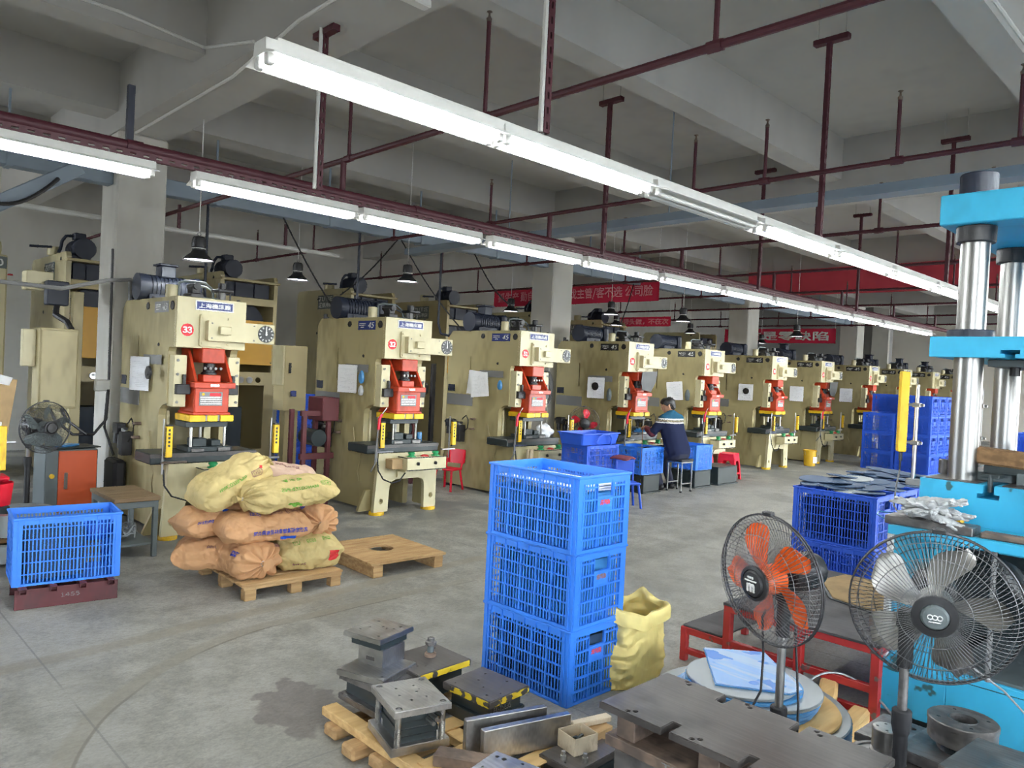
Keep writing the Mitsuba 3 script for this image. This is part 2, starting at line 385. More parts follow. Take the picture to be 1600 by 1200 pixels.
# ---------------------------------------------------------------- the building
SLAB, SOFFIT, SOFFIT2 = 4.76, 4.05, 4.25
XA, XB, YA, YB = -5.0, 31.0, -6.5, 14.6
struct('floor', bx(XA - 0.3, XB + 0.3, YA - 0.3, YB + 0.3, -0.2, 0.0), 'floor_concrete')
struct('ceiling', bx(XA - 0.3, XB + 0.3, YA - 0.3, YB + 0.3, SLAB, SLAB + 0.2), 'ceiling_plaster')
struct('wall_back', bx(XA - 0.3, XB + 0.3, YB, YB + 0.2, 0, SLAB), 'wall_plaster')
def holed_wall_x(x0, x1, holes):   # wall across the room with windows (y0, y1, z0, z1)
    g = sbox(YA, 0, YB, SLAB)
    for h in holes: g = g.difference(sbox(h[0], h[2], h[1], h[3]))
    return prism_x(g, x0, x1)
def holed_wall_y(y0, y1, holes):
    g = sbox(XA, 0, XB, SLAB)
    for h in holes: g = g.difference(sbox(h[0], h[2], h[1], h[3]))
    return prism_y(g, y0, y1)
WIN_L = [(-5.4, -1.6, 1.2, 3.7), (10.4, 14.2, 0.9, 3.9)]
WIN_F = [(-1.2, 1.6, 1.0, 3.7), (2.8, 5.6, 1.0, 3.7), (7.0, 9.8, 1.0, 3.7), (16.0, 30.4, 0.0, 4.0)]
struct('wall_left', holed_wall_x(XA - 0.24, XA, WIN_L), 'wall_plaster')
struct('wall_front', holed_wall_y(YA - 0.24, YA, WIN_F), 'wall_plaster')
struct('wall_right', bx(XB, XB + 0.24, YA, YB, 0, SLAB), 'cream_wall')
nw = 0
for (a, b, z0, z1) in WIN_L + WIN_F[:3]:
    nw += 1
    lft = (a, b, z0, z1) in WIN_L
    fr = [sbox(a, z0, b, z1).difference(sbox(a + 0.06, z0 + 0.06, b - 0.06, z1 - 0.06))] + [sbox((a + b) / 2 - 0.03, z0, (a + b) / 2 + 0.03, z1), sbox(a, 2.6, b, 2.65)]
    g = shapely.union_all(fr)
    struct(f'window_{nw}', prism_x(g, XA - 0.16, XA - 0.08) if lft else prism_y(g, YA - 0.16, YA - 0.08), 'white_paint')

COLX = [2.825, 9.66, 16.30, 22.60]
for i, cx in enumerate(COLX):
    w = 0.255
    m = cbx(cx - w, cx + w, 8.75, 9.26, 0, SOFFIT, 0.02)
    key = numbered('column'); scene[key] = mikit.ply(m, 'wall_plaster'); labels[key] = {'kind': 'structure'}
for cx in [-4.0] + COLX + [29.3]:
    key = numbered('ceiling_beam'); scene[key] = mikit.ply(bx(cx - 0.255, cx + 0.255, YA, YB, SOFFIT, SLAB), 'ceiling_plaster'); labels[key] = {'kind': 'structure'}
for (y0, y1) in ((-3.4, -3.15), (-0.9, -0.65), (1.50, 1.75), (3.98, 4.23), (6.53, 6.78), (8.80, 9.22), (11.6, 11.85)):
    key = numbered('ceiling_beam'); scene[key] = mikit.ply(bx(XA, XB, y0, y1, SOFFIT2, SLAB), 'ceiling_plaster'); labels[key] = {'kind': 'structure'}
# the grey storeroom block and pale pilasters at the far end
struct('wall_inner', [bx(25.6, 25.85, 9.0, YB, 0, SLAB)], 'grey_plaster')
struct('trim_1', [bx(25.45, 25.6, 9.0, 9.5, 0, SLAB)], 'wall_plaster')

# ---------------------------------------------------------------- fluorescent lighting rows
def lamp_kit(lit):
    K = Kit()
    L = 1.18
    prof = Polygon([(-0.045, 0.075), (0.045, 0.075), (0.05, 0.03), (0.115, 0.010), (0.112, 0.004), (0.04, 0.022), (-0.04, 0.022), (-0.112, 0.004), (-0.115, 0.010), (-0.05, 0.03)])
    K.add('housing', prism_x(prof, 0, L), 'white_plastic')
    for x in (0.012, L - 0.03):
        for s in (-1, 1): K.add('lamp_socket', cbx(x - 0.006, x + 0.024, s * 0.038 - 0.016, s * 0.038 + 0.016, -0.018, 0.03, 0.004), 'white_plastic')
    for s in (-1, 1):
        m = cyl((0.035, s * 0.038, -0.006), (L - 0.035, s * 0.038, -0.006), 0.0145, 8)
        if lit: K.add('tube', m, 'white_plastic', smooth=30, emitter={'type': 'area', 'radiance': rgb(TUBE)})
        else: K.add('tube', m, 'white_plastic', smooth=30)
    K.add('hook', [cyl((0.25, 0, 0.07), (0.25, 0, 0.10), 0.006, 6), cyl((L - 0.25, 0, 0.07), (L - 0.25, 0, 0.10), 0.006, 6)], 'grey_paint')
    return K
LIT, UNLIT = lamp_kit(True), lamp_kit(False)
ZL = 2.78
ORD = ['first', 'second', 'third', 'fourth', 'fifth', 'sixth', 'seventh', 'eighth', 'ninth', 'tenth', 'eleventh', 'twelfth', 'thirteenth', 'fourteenth', 'fifteenth', 'sixteenth', 'seventeenth']
low = [0.45, 1.87, 3.10, 4.40, 5.67, 6.97, 8.27, 9.56, 10.84, 12.12, 13.42, 14.72]
for i, x in enumerate(low):
    LIT.place('fluorescent_lamp', Tm(x, 4.87, ZL), f'lit twin fluorescent batten, {ORD[i]} from the left in the row above the presses', 'lamp', 'fluorescent lamps above the presses')
up = [(1.24, 1), (2.43, 1), (3.66, 0), (4.95, 1), (6.22, 1), (7.49, 1), (8.76, 1), (10.03, 1), (11.30, 1), (12.57, 1), (13.84, 1), (15.11, 1), (16.38, 1), (17.65, 1), (18.92, 1), (20.19, 1), (21.46, 1)]
k = 0
for x, lit in up:
    if lit:
        lab = f'{ORD[k]} lit fluorescent batten of the nearer row that runs toward the cyan press'; k += 1
    else: lab = 'unlit white fluorescent batten, the only dark one in the nearer row'
    (LIT if lit else UNLIT).place('fluorescent_lamp', Tm(x, 2.66, ZL), lab, 'lamp', 'fluorescent lamps over the aisle')
for y in (0.45,):      # the next row, beside the camera
    for x in (-0.8, 0.5, 1.8, 3.1, 4.4, 5.7):
        LIT.place('fluorescent_lamp', Tm(x, y, ZL + 0.25), 'white fluorescent batten of the rows beside the camera', 'lamp', 'fluorescent lamps beside the camera')
# perforated channel that carries each row, and its posts
def channel(x0, x1, w=0.04, d=0.025, step=0.075):
    g = sbox(x0, -w / 2, x1, w / 2)
    hs = [sbox(x, -0.007, x + 0.035, 0.007) for x in np.arange(x0 + 0.02, x1 - 0.04, step)]
    web = g.difference(shapely.union_all(hs))
    return web
def row_channel(y, z, x0, x1, material, lab):
    m = prism_y(channel(x0, x1), -0.002, 0.002)
    thing('slotted_channel', [moved(m, Tm(0, y, z)), bx(x0, x1, y, y + 0.03, z + 0.018, z + 0.022), bx(x0, x1, y, y + 0.03, z - 0.022, z - 0.018)], material, lab, 'channel')
row_channel(4.87, ZL + 0.105, 0.2, 16.2, 'pipe_red', 'maroon slotted steel channel carrying the lamps above the presses')
thing('mounting_strip', cbx(1.30, 22.6, 2.645, 2.675, ZL + 0.077, ZL + 0.102, 0.003), 'white_plastic', 'pale steel strip on top of the nearer lamp row', 'channel')
def hanger(x, y, z0, z1, lab, slant=0.0, conduit=True):
    n = Tm(x, y, 0)
    web = prism_z(sbox(-0.02, -0.002, 0.02, 0.002), 0, 0.01)
    v = channel(z0, z1, 0.042)
    m = prism_y(affinity.affine_transform(v, [0, 1, 1, 0, 0, 0]), -0.002, 0.002)
    body = [m, bx(-0.021, -0.017, -0.002, 0.032, z0, z1), bx(0.017, 0.021, -0.002, 0.032, z0, z1)]
    key = thing('hanging_post', [moved(b, n) for b in body], 'pipe_red', lab, 'hanger')
    part(key, 'foot_plate', moved(cbx(-0.03, 0.03, -0.14, 0.14, z1 - 0.045, z1, 0.003), n), 'pipe_red')
    if z1 == 4.466: part(key, 'ceiling_stud', cyl((x, y - 0.11, z1), (x, y - 0.11, SLAB - 0.002), 0.005, 6), 'ceiling_plaster'); part(key, 'ceiling_stud', cyl((x, y + 0.11, z1), (x, y + 0.11, SLAB - 0.002), 0.005, 6), 'ceiling_plaster')
    if conduit: part(key, 'conduit', cyl((x - 0.035, y + 0.01, z0), (x - 0.035, y + 0.01, z1), 0.014, 8), 'white_plastic', smooth=30)
hanger(2.755, 2.66, 2.90, SOFFIT, 'slotted maroon post with white conduit holding the nearer lamp row under the main beam')
hanger(5.96, 2.66, 2.885, 4.466, 'slotted maroon post from the ceiling slab to the unlit lamp', conduit=False)
hanger(9.17, 2.66, 2.885, 4.466, 'slotted post behind the lit lamps, hanging before the big red banner', conduit=False)
hanger(12.38, 2.66, 2.885, 4.466, 'slotted post seen beside the cyan press, hanging before the big red banner', conduit=False)
hanger(2.755, 4.87, 2.92, SOFFIT, 'slotted maroon post with white conduit over press 33')
hanger(5.96, 4.87, 2.905, 4.466, 'thin slotted post hanging over press 31', conduit=False)
hanger(9.17, 4.87, 2.905, 4.466, 'thin slotted post hanging over the seated worker', conduit=False)
hanger(12.38, 4.87, 2.905, 4.466, 'thin slotted post hanging before the third column', conduit=False)

# ---------------------------------------------------------------- sprinkler and fire pipes
key = thing('fire_main_pipe', cyl((-1.5, 5.3, 3.03), (24.0, 5.3, 3.03), 0.038, 16), 'pipe_red', 'thick maroon fire pipe running along above the rear lamp row', 'pipe', smooth=30)
for x in (1.6, 3.9, 7.0, 11.5): part(key, 'coupling', cyl((x, 5.3, 3.03), (x + 0.1, 5.3, 3.03), 0.045, 16), 'pipe_red', smooth=30)
part(key, 'bracket', bx(1.60, 1.64, 5.28, 5.32, 3.03, 3.42), 'motor_paint')
PX = [3.2, 5.6, 8.0, 10.4, 12.8, 15.2, 17.6, 20.0]
whichp = ['nearest sprinkler pipe, crossing above the lit lamps to the top edge', 'sprinkler pipe crossing behind the tall slotted post', 'thin sprinkler pipe crossing under the main beam', 'thin sprinkler pipe above worker and presses', 'sprinkler pipe the large red banner hangs before', 'sprinkler pipe just behind the large red banner', 'distant sprinkler pipe beyond the red banner', 'farthest sprinkler pipe before the end wall']
for i, x in enumerate(PX):
    y0 = -2.0
    key = thing('sprinkler_pipe', cyl((x, y0, 3.30), (x, 12.6, 3.30), 0.019 if i else 0.022, 10), 'pipe_red', 'maroon ' + whichp[i], 'pipe', 'sprinkler pipes', smooth=30)
    part(key, 'riser', [cyl((x, 5.3, 3.03), (x, 5.3, 3.31), 0.024, 8)], 'pipe_red', smooth=30)
    for y in ((1.994, 3.64, 5.226) if i == 0 else (1.26, 1.99, 2.98, 3.63, 6.2, 8.0, 10.0, 11.8)):
        if i == 0 and y > 6: continue
        part(key, 'sprinkler_stem', [cyl((x, y, 3.30), (x, y, 3.72 if i else 3.9), 0.014, 8)], 'pipe_red', smooth=30)
        zt = 3.72 if i else 3.9
        part(key, 'sprinkler_head', [lathe([(0, zt), (0.016, zt), (0.018, zt + 0.02), (0.008, zt + 0.03), (0.006, zt + 0.055), (0.018, zt + 0.06), (0.018, zt + 0.064), (0, zt + 0.064)], 8, (x, y, 0))], 'rusty_steel')
        part(key, 'tee', cyl((x, y - 0.04, 3.30), (x, y + 0.04, 3.30), 0.03, 8), 'pipe_red', smooth=30)
key = thing('sprinkler_pipe', tube([(0.15, 3.2, 3.55), (0.15, 9.0, 3.55)], 0.022, 10), 'pipe_red', 'maroon sprinkler pipe at the upper left corner of the ceiling', 'pipe', 'sprinkler pipes', smooth=30)
part(key, 'tee', cyl((0.15, 4.35, 3.55), (0.15, 4.45, 3.55), 0.032, 10), 'pipe_red', smooth=30)
part(key, 'sprinkler_stem', cyl((0.15, 4.4, 3.55), (0.15, 4.4, 4.5), 0.02, 8), 'pipe_red', smooth=30)
# busbar trunking between the columns, cable tray across
for i, (x0, x1, lab) in enumerate(((-3.5, 2.57, 'blue-grey steel busbar trunk ending at the left column'), (3.08, 9.4, 'blue-grey steel busbar trunk between the left column and the second'), (9.92, 16.04, 'blue-grey steel busbar trunk between the second and third columns'), (16.56, 22.3, 'blue-grey busbar trunk beyond the third column'))):
    key = thing('busbar_trunk', cbx(x0, x1, 8.86, 9.02, 3.48, 3.66, 0.01), 'tray_steel', lab, 'trunking')
    for xx in np.arange(x0 + 0.6, x1 - 0.3, 1.5): part(key, 'clamp', [bx(xx, xx + 0.05, 8.85, 9.03, 3.47, 3.67), bx(xx + 0.015, xx + 0.035, 8.93, 8.95, 3.67, SOFFIT2 - 0.004)], 'tray_steel')
thing('diagonal_duct', [moved(cbx(-1.05, 1.05, -0.06, 0.06, -0.07, 0.07, 0.01), trimesh.transformations.translation_matrix((1.25, 8.3, 2.86)) @ rot((0, 1, 0), -0.62))], 'tray_steel', 'blue-grey box duct slanting down to the left of the left column', 'duct')
key = thing('cable_tray', [bx(6.28, 6.32, -1.0, 8.7, 3.25, 3.33), bx(6.32, 6.46, -1.0, 8.7, 3.25, 3.26), bx(6.44, 6.46, -1.0, 8.7, 3.25, 3.33)], 'tray_steel', 'long grey cable tray crossing the hall under the main beam', 'cable tray')
for y in (1.2, 4.4, 6.7): part(key, 'rod', cyl((6.37, y, 3.33), (6.37, y, SLAB if y != 6.7 else SOFFIT2), 0.008, 6), 'tray_steel')
thing('sagging_cable', tube([(0.9 + 1.0 * t, 8.0 + 0.2 * t, 3.34 - 0.62 * math.sin(PI * (0.15 + 0.7 * t)) + 0.25) for t in np.linspace(0, 1, 16)], 0.018, 8), 'black_paint', 'black cable sagging beside the slanting duct', 'cable', smooth=30)
key = thing('conduit_pipe', cyl((-1.0, 9.5, 3.21), (5.72, 9.5, 3.21), 0.03, 10), 'white_plastic', 'white pipe running behind the left column above press 33', 'pipe', smooth=30)
for x in (1.3, 3.5, 4.9): part(key, 'strap', [bx(x - 0.015, x + 0.015, 9.48, 9.52, 3.21, 3.52)], 'pipe_red')
# surface conduits and junction boxes on the beams
key = thing('surface_conduit', tube([(2.56, 3.0, 4.06), (2.56, 4.9, 4.055), (2.60, 5.35, 4.04), (2.70, 6.3, 4.04), (2.72, 8.7, 4.04)], 0.013, 8), 'white_plastic', 'white conduit along the lower edge of the main beam', 'conduit', smooth=30)
part(key, 'junction_box', cbx(2.58, 2.98, 3.95, 4.03, 4.0, 4.05, 0.008), 'white_plastic')
thing('surface_conduit', tube([(2.56, 5.6, 4.10), (2.555, 6.52, 4.30), (1.9, 6.52, 4.36), (-1.0, 6.52, 4.36)], 0.013, 8), 'white_plastic', 'white conduit bending from the upper left beam down to the main beam', 'conduit', smooth=30)
key = thing('surface_conduit', tube([(7.0, 1.49, 4.32), (3.3, 1.49, 4.32)], 0.014, 8), 'white_plastic', 'white conduit on the ceiling beam at the upper right corner', 'conduit', smooth=30)
part(key, 'junction_box', cbx(4.6, 4.75, 1.44, 1.5, 4.27, 4.37, 0.008), 'white_plastic')

# ---------------------------------------------------------------- banners
def banner(x, y0, y1, z0, z1, text, ty0, ty1, cloth, ink, lab, tz=0.14):
    n = 40
    ys = np.linspace(y0, y1, n); w = 0.012 * np.sin(np.linspace(0, 17, n)) + 0.006 * np.sin(np.linspace(0, 47, n))
    def wx(y): return np.interp(y, ys, w)
    out = Polygon([(a, z1 + 0.0) for a in ys] + [(a, z0 - 0.01 * math.sin(a * 2)) for a in ys[::-1]])
    v = []
    top = np.stack([x + w, ys, np.full(n, z1)], 1); bot = np.stack([x + w * 1.5, ys, np.full(n, z0)], 1)
    V = np.vstack([top, bot, top + [0.003, 0, 0], bot + [0.003, 0, 0]]); F = []
    for i in range(n - 1):
        F += [(i, i + 1, n + i + 1), (i, n + i + 1, n + i), (2 * n + i, 3 * n + i + 1, 2 * n + i + 1), (2 * n + i, 3 * n + i, 3 * n + i + 1)]
    key = thing('banner', trimesh.Trimesh(V, np.array(F), process=False), cloth, lab, 'banner', smooth=True)
    if text:
        h = z1 - z0
        g = fit_text(text, 0, ty1 - ty0, z0 + tz * h, z1 - tz * h, 1)
        m = ex(g, 0.002); vv = m.vertices.copy()           # seen from -x, the writing runs toward -y
        yy = ty1 - vv[:, 0]
        m.vertices = np.stack([x + wx(yy) - 0.022 - vv[:, 2], yy, vv[:, 1]], 1); 
        part(key, 'lettering', m, ink)
    part(key, 'cord', [cyl((x, y0 + 0.02, z1), (x, y0 + 0.02, SLAB - 0.004), 0.004, 5), cyl((x, y1 - 0.02, z1), (x, y1 - 0.02, SLAB - 0.004), 0.004, 5)], 'white_paint')
    return key
banner(15.9, 2.9, 8.72, 3.63, 4.19, None, 0, 0, 'banner_hazed', 'banner_pink', 'large plain red banner hung across the hall beside the cyan press')
banner(12.0, 8.42, 13.0, 3.16, 3.56, '抓生产 勤自检 有问题 找主管/客不选 公司脸', 8.55, 12.85, 'banner_cloth', 'banner_pink', 'red banner with pink slogan crossing behind the second column', 0.2)
banner(19.6, 8.22, 11.4, 2.805, 3.19, '标准是零缺陷', 8.40, 11.2, 'banner_cloth', 'print_white', 'red banner with large white slogan beyond the third column', 0.17)
banner(14.4, 9.75, 11.3, 2.87, 3.09, '情带头做，不在次', 9.8, 11.25, 'banner_cloth', 'banner_pink', 'small red slogan banner between second and third columns', 0.18)

# ---------------------------------------------------------------- pendant lamps
def pendant_kit():
    K = Kit()
    K.add('shade', lathe([(0.055, 0.10), (0.065, 0.09), (0.075, 0.07), (0.14, 0.012), (0.15, 0.0), (0.146, 0.0), (0.136, 0.012), (0.07, 0.066), (0.055, 0.075)], 28), 'black_paint', smooth=30)
    K.add('housing', lathe([(0, 0.235), (0.05, 0.235), (0.062, 0.22), (0.068, 0.17), (0.066, 0.13), (0.06, 0.125), (0.06, 0.10), (0, 0.10)], 24), 'black_paint', smooth=30)
    K.add('diffuser', lathe([(0.001, 0.006), (0.136, 0.012)], 24), 'white_plastic', emitter={'type': 'area', 'radiance': rgb(PENDANT)})
    K.add('light_gap', lathe([(0.067, 0.112), (0.067, 0.122), (0.062, 0.122)], 20), 'white_plastic')
    K.add('hook', [tube([(0.0, 0.0, 0.235), (0.02, 0, 0.26), (0, 0, 0.285), (-0.02, 0, 0.26), (0, 0, 0.24)], 0.004, 5)], 'grey_paint')
    K.add('cord', cyl((0, 0, 0.28), (0, 0, 0.40), 0.005, 6), 'white_paint')
    return K
PEN = pendant_kit()
for (x, y, z, lab) in ((3.02, 7.65, 2.655, 'black high-bay pendant lamp shining over press 33'),
                       (5.1, 9.5, 2.80, 'black pendant lamp between presses 33 and 32, over the tall rear press'),
                       (6.24, 8.55, 2.86, 'black pendant lamp above press 32, over the rear press motor'),
                       (9.6, 9.95, 2.78, 'pendant lamp half hidden behind the second column, before the red slogan'),
                       (10.8, 8.59, 2.80, 'black pendant lamp above press 30, before the red slogan banner'),
                       (12.9, 10.1, 2.78, 'small pendant lamp just right of and below the one above press 30'),
                       (11.3, 7.4, 2.70, 'black pendant lamp above the press next to the worker'),
                       (15.6, 10.0, 2.80, 'small pendant lamp just below the one left of the third column'),
                       (18.9, 9.9, 2.76, 'pendant lamp at the left end of the white slogan banner'),
                       (14.6, 6.9, 2.66, 'pendant lamp hanging before the middle of the white slogan banner')):
    key = PEN.place('pendant_lamp', Tm(x, y, z - 0.006), lab, 'lamp', 'pendant lamps')
    part(key, 'long_cord', cyl((x, y, z + 0.39), (x, y, (SOFFIT2 if 8.75 < y < 9.27 else SLAB) - 0.003), 0.005, 6), 'white_paint')

# ---------------------------------------------------------------- the row of numbered punch presses
def bolt(x, y, z, r=0.011, d=0.012): return cyl((x, y, z), (x, y - d, z), r, 8)

def side_plate(u0, u1):
    g = Polygon([(0.0, 2.24), (1.40, 2.24), (1.48, 2.16), (1.48, 0.03), (0.34, 0.03), (0.33, 0.62), (0.36, 0.66), (0.36, 1.12), (0.34, 1.18), (0.27, 1.22), (0.17, 1.24), (0.17, 1.73), (0.15, 1.77), (0.0, 1.77)])
    g = g.difference(rrect(0.968, 0.992, 1.50, 1.88, 0.011))
    return prism_x(g, u0, u1)

P = Kit()
P.add('side_plate', side_plate(0, 0.07), 'cream_paint')
P.add('side_plate', side_plate(0.59, 0.66), 'cream_paint')
P.add('head', [cbx(0.0, 0.66, -0.002, 0.05, 1.77, 2.242, 0.006), bx(0.07, 0.59, 0.05, 1.44, 2.215, 2.238), bx(0.07, 0.59, 1.42, 1.46, 1.25, 2.2), bx(0.07, 0.59, 1.42, 1.46, 0.3, 0.62), bx(0.07, 0.59, 0.05, 0.7, 1.775, 1.79)], 'pale_lit_cream')
P.add('inner_web', [bx(0.16, 0.59, 0.80, 0.84, 0.5, 1.78), bx(0.07, 0.59, 0.36, 0.80, 0.60, 0.63)], 'cream_paint')  # web added so that the throat looks dark
P.add('throat_lining', [bx(0.072, 0.10, 0.345, 0.40, 0.72, 1.16)], 'pale_lit_cream')
for s, (a, b) in ((0, (0.015, 0.135)), (1, (0.525, 0.645))):
    gb = P.add('slide_guide', cbx(a, b, 0.06, 0.20, 1.215, 1.70, 0.006), 'pale_lit_cream')
    for z in (1.26, 1.36, 1.52, 1.65): P.add('bolt', bolt(a + 0.035 if s == 0 else b - 0.03, 0.06, z, 0.013), 'grey_paint', parent=gb)
    P.add('knockout_clamp', [cbx((0.03 if s == 0 else 0.50), (0.16 if s == 0 else 0.62), 0.015, 0.065, 1.335, 1.43, 0.005), bx(0.09 + 0.47 * s, 0.115 + 0.47 * s, 0.02, 0.05, 1.43, 1.52)], 'black_paint')
P.add('frame_web', bx(0.075, 0.585, 0.42, 0.46, 1.18, 1.775), 'cream_paint')  # added plate that keeps the depth behind the slide in shade
# red slide
wing = Polygon([(-0.05, 1.46), (0.30, 1.46), (0.30, 1.765), (0.16, 1.765), (0.13, 1.73)])
P.add('slide', [cbx(0.17, 0.50, -0.05, 0.30, 1.165, 1.425, 0.01), cbx(0.155, 0.515, -0.065, 0.30, 1.148, 1.172, 0.006), cbx(0.15, 0.545, -0.09, 0.30, 1.40, 1.455, 0.006),
                prism_x(wing.difference(circ(0.17, 1.56, 0.022)), 0.17, 0.195), prism_x(wing, 0.505, 0.53), cbx(0.26, 0.43, -0.01, 0.12, 1.455, 1.525, 0.006)], 'red_paint')
P.add('slide_cap', cbx(0.235, 0.455, -0.03, 0.20, 1.635, 1.775, 0.008), 'red_paint')
P.add('adjusting_screw', [lathe([(0, 1.5), (0.07, 1.5), (0.07, 1.545), (0.055, 1.55), (0.05, 1.64), (0, 1.64)], 16, (0.345, 0.07, 0))], 'black_paint', smooth=30)
P.add('lock_bolt', [bolt(0.27 + 0.05 * i, 0.0, 1.585, 0.014, 0.03) for i in range(4)], 'die_steel')
wp = P.add('warning_plate', cbx(0.215, 0.435, -0.056, -0.05, 1.235, 1.365, 0.002), 'label_grey')
P.add('plate_print', [prism_y(rrect(0.31, 0.42, 1.325, 1.355, 0.012), -0.0585, -0.056)], 'sticker_red', parent=wp)
P.add('plate_print', [prism_y(circ(0.25, 1.342, 0.013), -0.0585, -0.056)], 'yellow_paint', parent=wp)
P.add('plate_print', [bx(0.225, 0.425, -0.0575, -0.056, 1.25 + 0.02 * i, 1.259 + 0.02 * i) for i in range(4)], 'print_white', parent=wp)
P.add('shelf_tag', bx(0.30, 0.385, -0.093, -0.09, 1.415, 1.44), 'print_white')
P.add('die_clamp_bar', [cbx(0.13, 0.28, -0.06, 0.30, 1.085, 1.145, 0.004), cbx(0.30, 0.40, -0.05, 0.30, 1.085, 1.145, 0.004), cbx(0.42, 0.55, -0.06, 0.30, 1.085, 1.145, 0.004)], 'yellow_paint')
P.add('slot_block', [bx(0.28, 0.42, -0.045, 0.28, 1.09, 1.146)], 'die_steel')
# tooling under the slide
P.add('upper_die', [cbx(0.12, 0.52, 0.0, 0.26, 1.03, 1.08, 0.003)], 'die_dark')
P.add('lower_die', [cbx(0.14, 0.56, -0.02, 0.25, 0.80, 0.845, 0.003), cbx(0.20, 0.33, 0.02, 0.16, 0.845, 0.92, 0.004), cbx(0.38, 0.47, 0.03, 0.18, 0.845, 0.90, 0.004)], 'die_dark')
for (x, y) in ((0.18, 0.02), (0.50, 0.02), (0.34, 0.2)): P.add('guide_pillar', cyl((x, y, 0.84), (x, y, 1.04), 0.014, 8), 'machined_steel', smooth=30)
P.add('clamp_block', [cbx(0.17, 0.29, -0.03, 0.03, 0.80, 0.83, 0.003), cbx(0.42, 0.54, -0.035, 0.02, 0.80, 0.835, 0.003)], 'die_steel')
P.add('light_back_plate', cbx(0.43, 0.50, 0.34, 0.36, 0.84, 1.10, 0.003), 'pale_lit_cream')
# bolster, base
P.add('bolster', cbx(-0.20, 0.80, -0.05, 0.36, 0.70, 0.80, 0.012), 'die_dark')
P.add('bolster_edge', [bx(-0.20, 0.80, -0.052, -0.048, 0.76, 0.797)], 'oily_steel')
leg = Polygon([(-0.075, 0.035), (0.115, 0.035), (0.125, 0.26), (0.135, 0.33), (0.165, 0.375), (0.22, 0.395), (0.53, 0.395), (0.58, 0.385), (0.61, 0.36), (0.625, 0.30), (0.63, 0.035), (0.805, 0.035), (0.80, 0.46), (0.79, 0.70), (-0.03, 0.70), (-0.05, 0.42)])
leg = leg.difference(circ(0.02, 0.155, 0.03)).difference(circ(0.73, 0.175, 0.03))
P.add('front_leg_frame', prism_y(leg, -0.03, 0.02), 'pale_lit_cream')
P.add('leg_web', [prism_x(Polygon([(0.0, 0.035), (0.34, 0.035), (0.34, 0.70), (0.0, 0.70)]), -0.03, 0.03), prism_x(Polygon([(0.0, 0.035), (0.34, 0.035), (0.34, 0.70), (0.0, 0.70)]), 0.74, 0.79)], 'cream_paint')
P.add('leg_gusset', prism_y(Polygon([(-0.03, 0.035), (-0.19, 0.035), (-0.19, 0.06), (-0.10, 0.27), (-0.03, 0.27)]), 0.10, 0.14), 'cream_paint')
for x in (0.0, 0.735): P.add('levelling_foot', lathe([(0, 0), (0.085, 0), (0.088, 0.012), (0.085, 0.034), (0, 0.036)], 20, (x, 0.02, 0)), 'yellow_paint', smooth=30)
for x in (0.05, 0.6): P.add('levelling_foot', lathe([(0, 0), (0.085, 0), (0.085, 0.03), (0, 0.03)], 16, (x, 1.35, 0)), 'black_paint')
# two-hand control box
cb = P.add('control_box', cbx(0.21, 0.78, -0.24, -0.06, 0.515, 0.66, 0.008), 'pale_lit_cream')
P.add('worn_edge', [bx(0.208, 0.782, -0.243, -0.236, 0.655, 0.6625), bx(0.208, 0.782, -0.243, -0.236, 0.512, 0.52), bx(0.206, 0.213, -0.243, -0.06, 0.655, 0.663)], 'black_paint', parent=cb)
for x, mt in ((0.33, 'green_button'), (0.52, 'red_button'), (0.68, 'green_button')):
    P.add('push_button', lathe([(0, 0.0), (0.048, 0.0), (0.048, 0.012), (0.03, 0.014), (0.03, 0.03), (0.042, 0.034), (0.042, 0.046), (0.03, 0.056), (0, 0.058)] if mt != 'red_button' else [(0, 0), (0.05, 0), (0.05, 0.008), (0.035, 0.012), (0.03, 0.02), (0, 0.022)], 18, (x, -0.15, 0.66)), mt, smooth=30, parent=cb)
for x in (0.36, 0.61): P.add('selector_switch', [cyl((x, -0.24, 0.59), (x, -0.255, 0.59), 0.019, 12), cbx(x - 0.005, x + 0.005, -0.272, -0.255, 0.575, 0.605, 0.002)], 'black_paint', parent=cb)
P.add('bracket', [bx(0.22, 0.25, -0.20, -0.03, 0.49, 0.515), bx(0.72, 0.75, -0.20, -0.03, 0.49, 0.515), bx(0.22, 0.25, -0.05, -0.03, 0.42, 0.515)], 'pale_lit_cream', parent=cb)
P.add('control_cable', tube([(-0.10, -0.10, 0.66), (-0.095, -0.12, 0.52), (-0.03, -0.13, 0.42), (0.10, -0.12, 0.37), (0.20, -0.12, 0.39), (0.27, -0.10, 0.45), (0.34, -0.09, 0.51)], 0.008, 6), 'rubber', smooth=30)
P.add('side_cable', tube([(-0.012, 0.55, 0.95), (-0.02, 0.50, 0.78), (-0.02, 0.38, 0.70), (-0.02, 0.36, 0.58), (-0.02, 0.42, 0.45), (-0.02, 0.36, 0.33), (-0.02, 0.22, 0.30)], 0.007, 6), 'cream_paint', smooth=30)
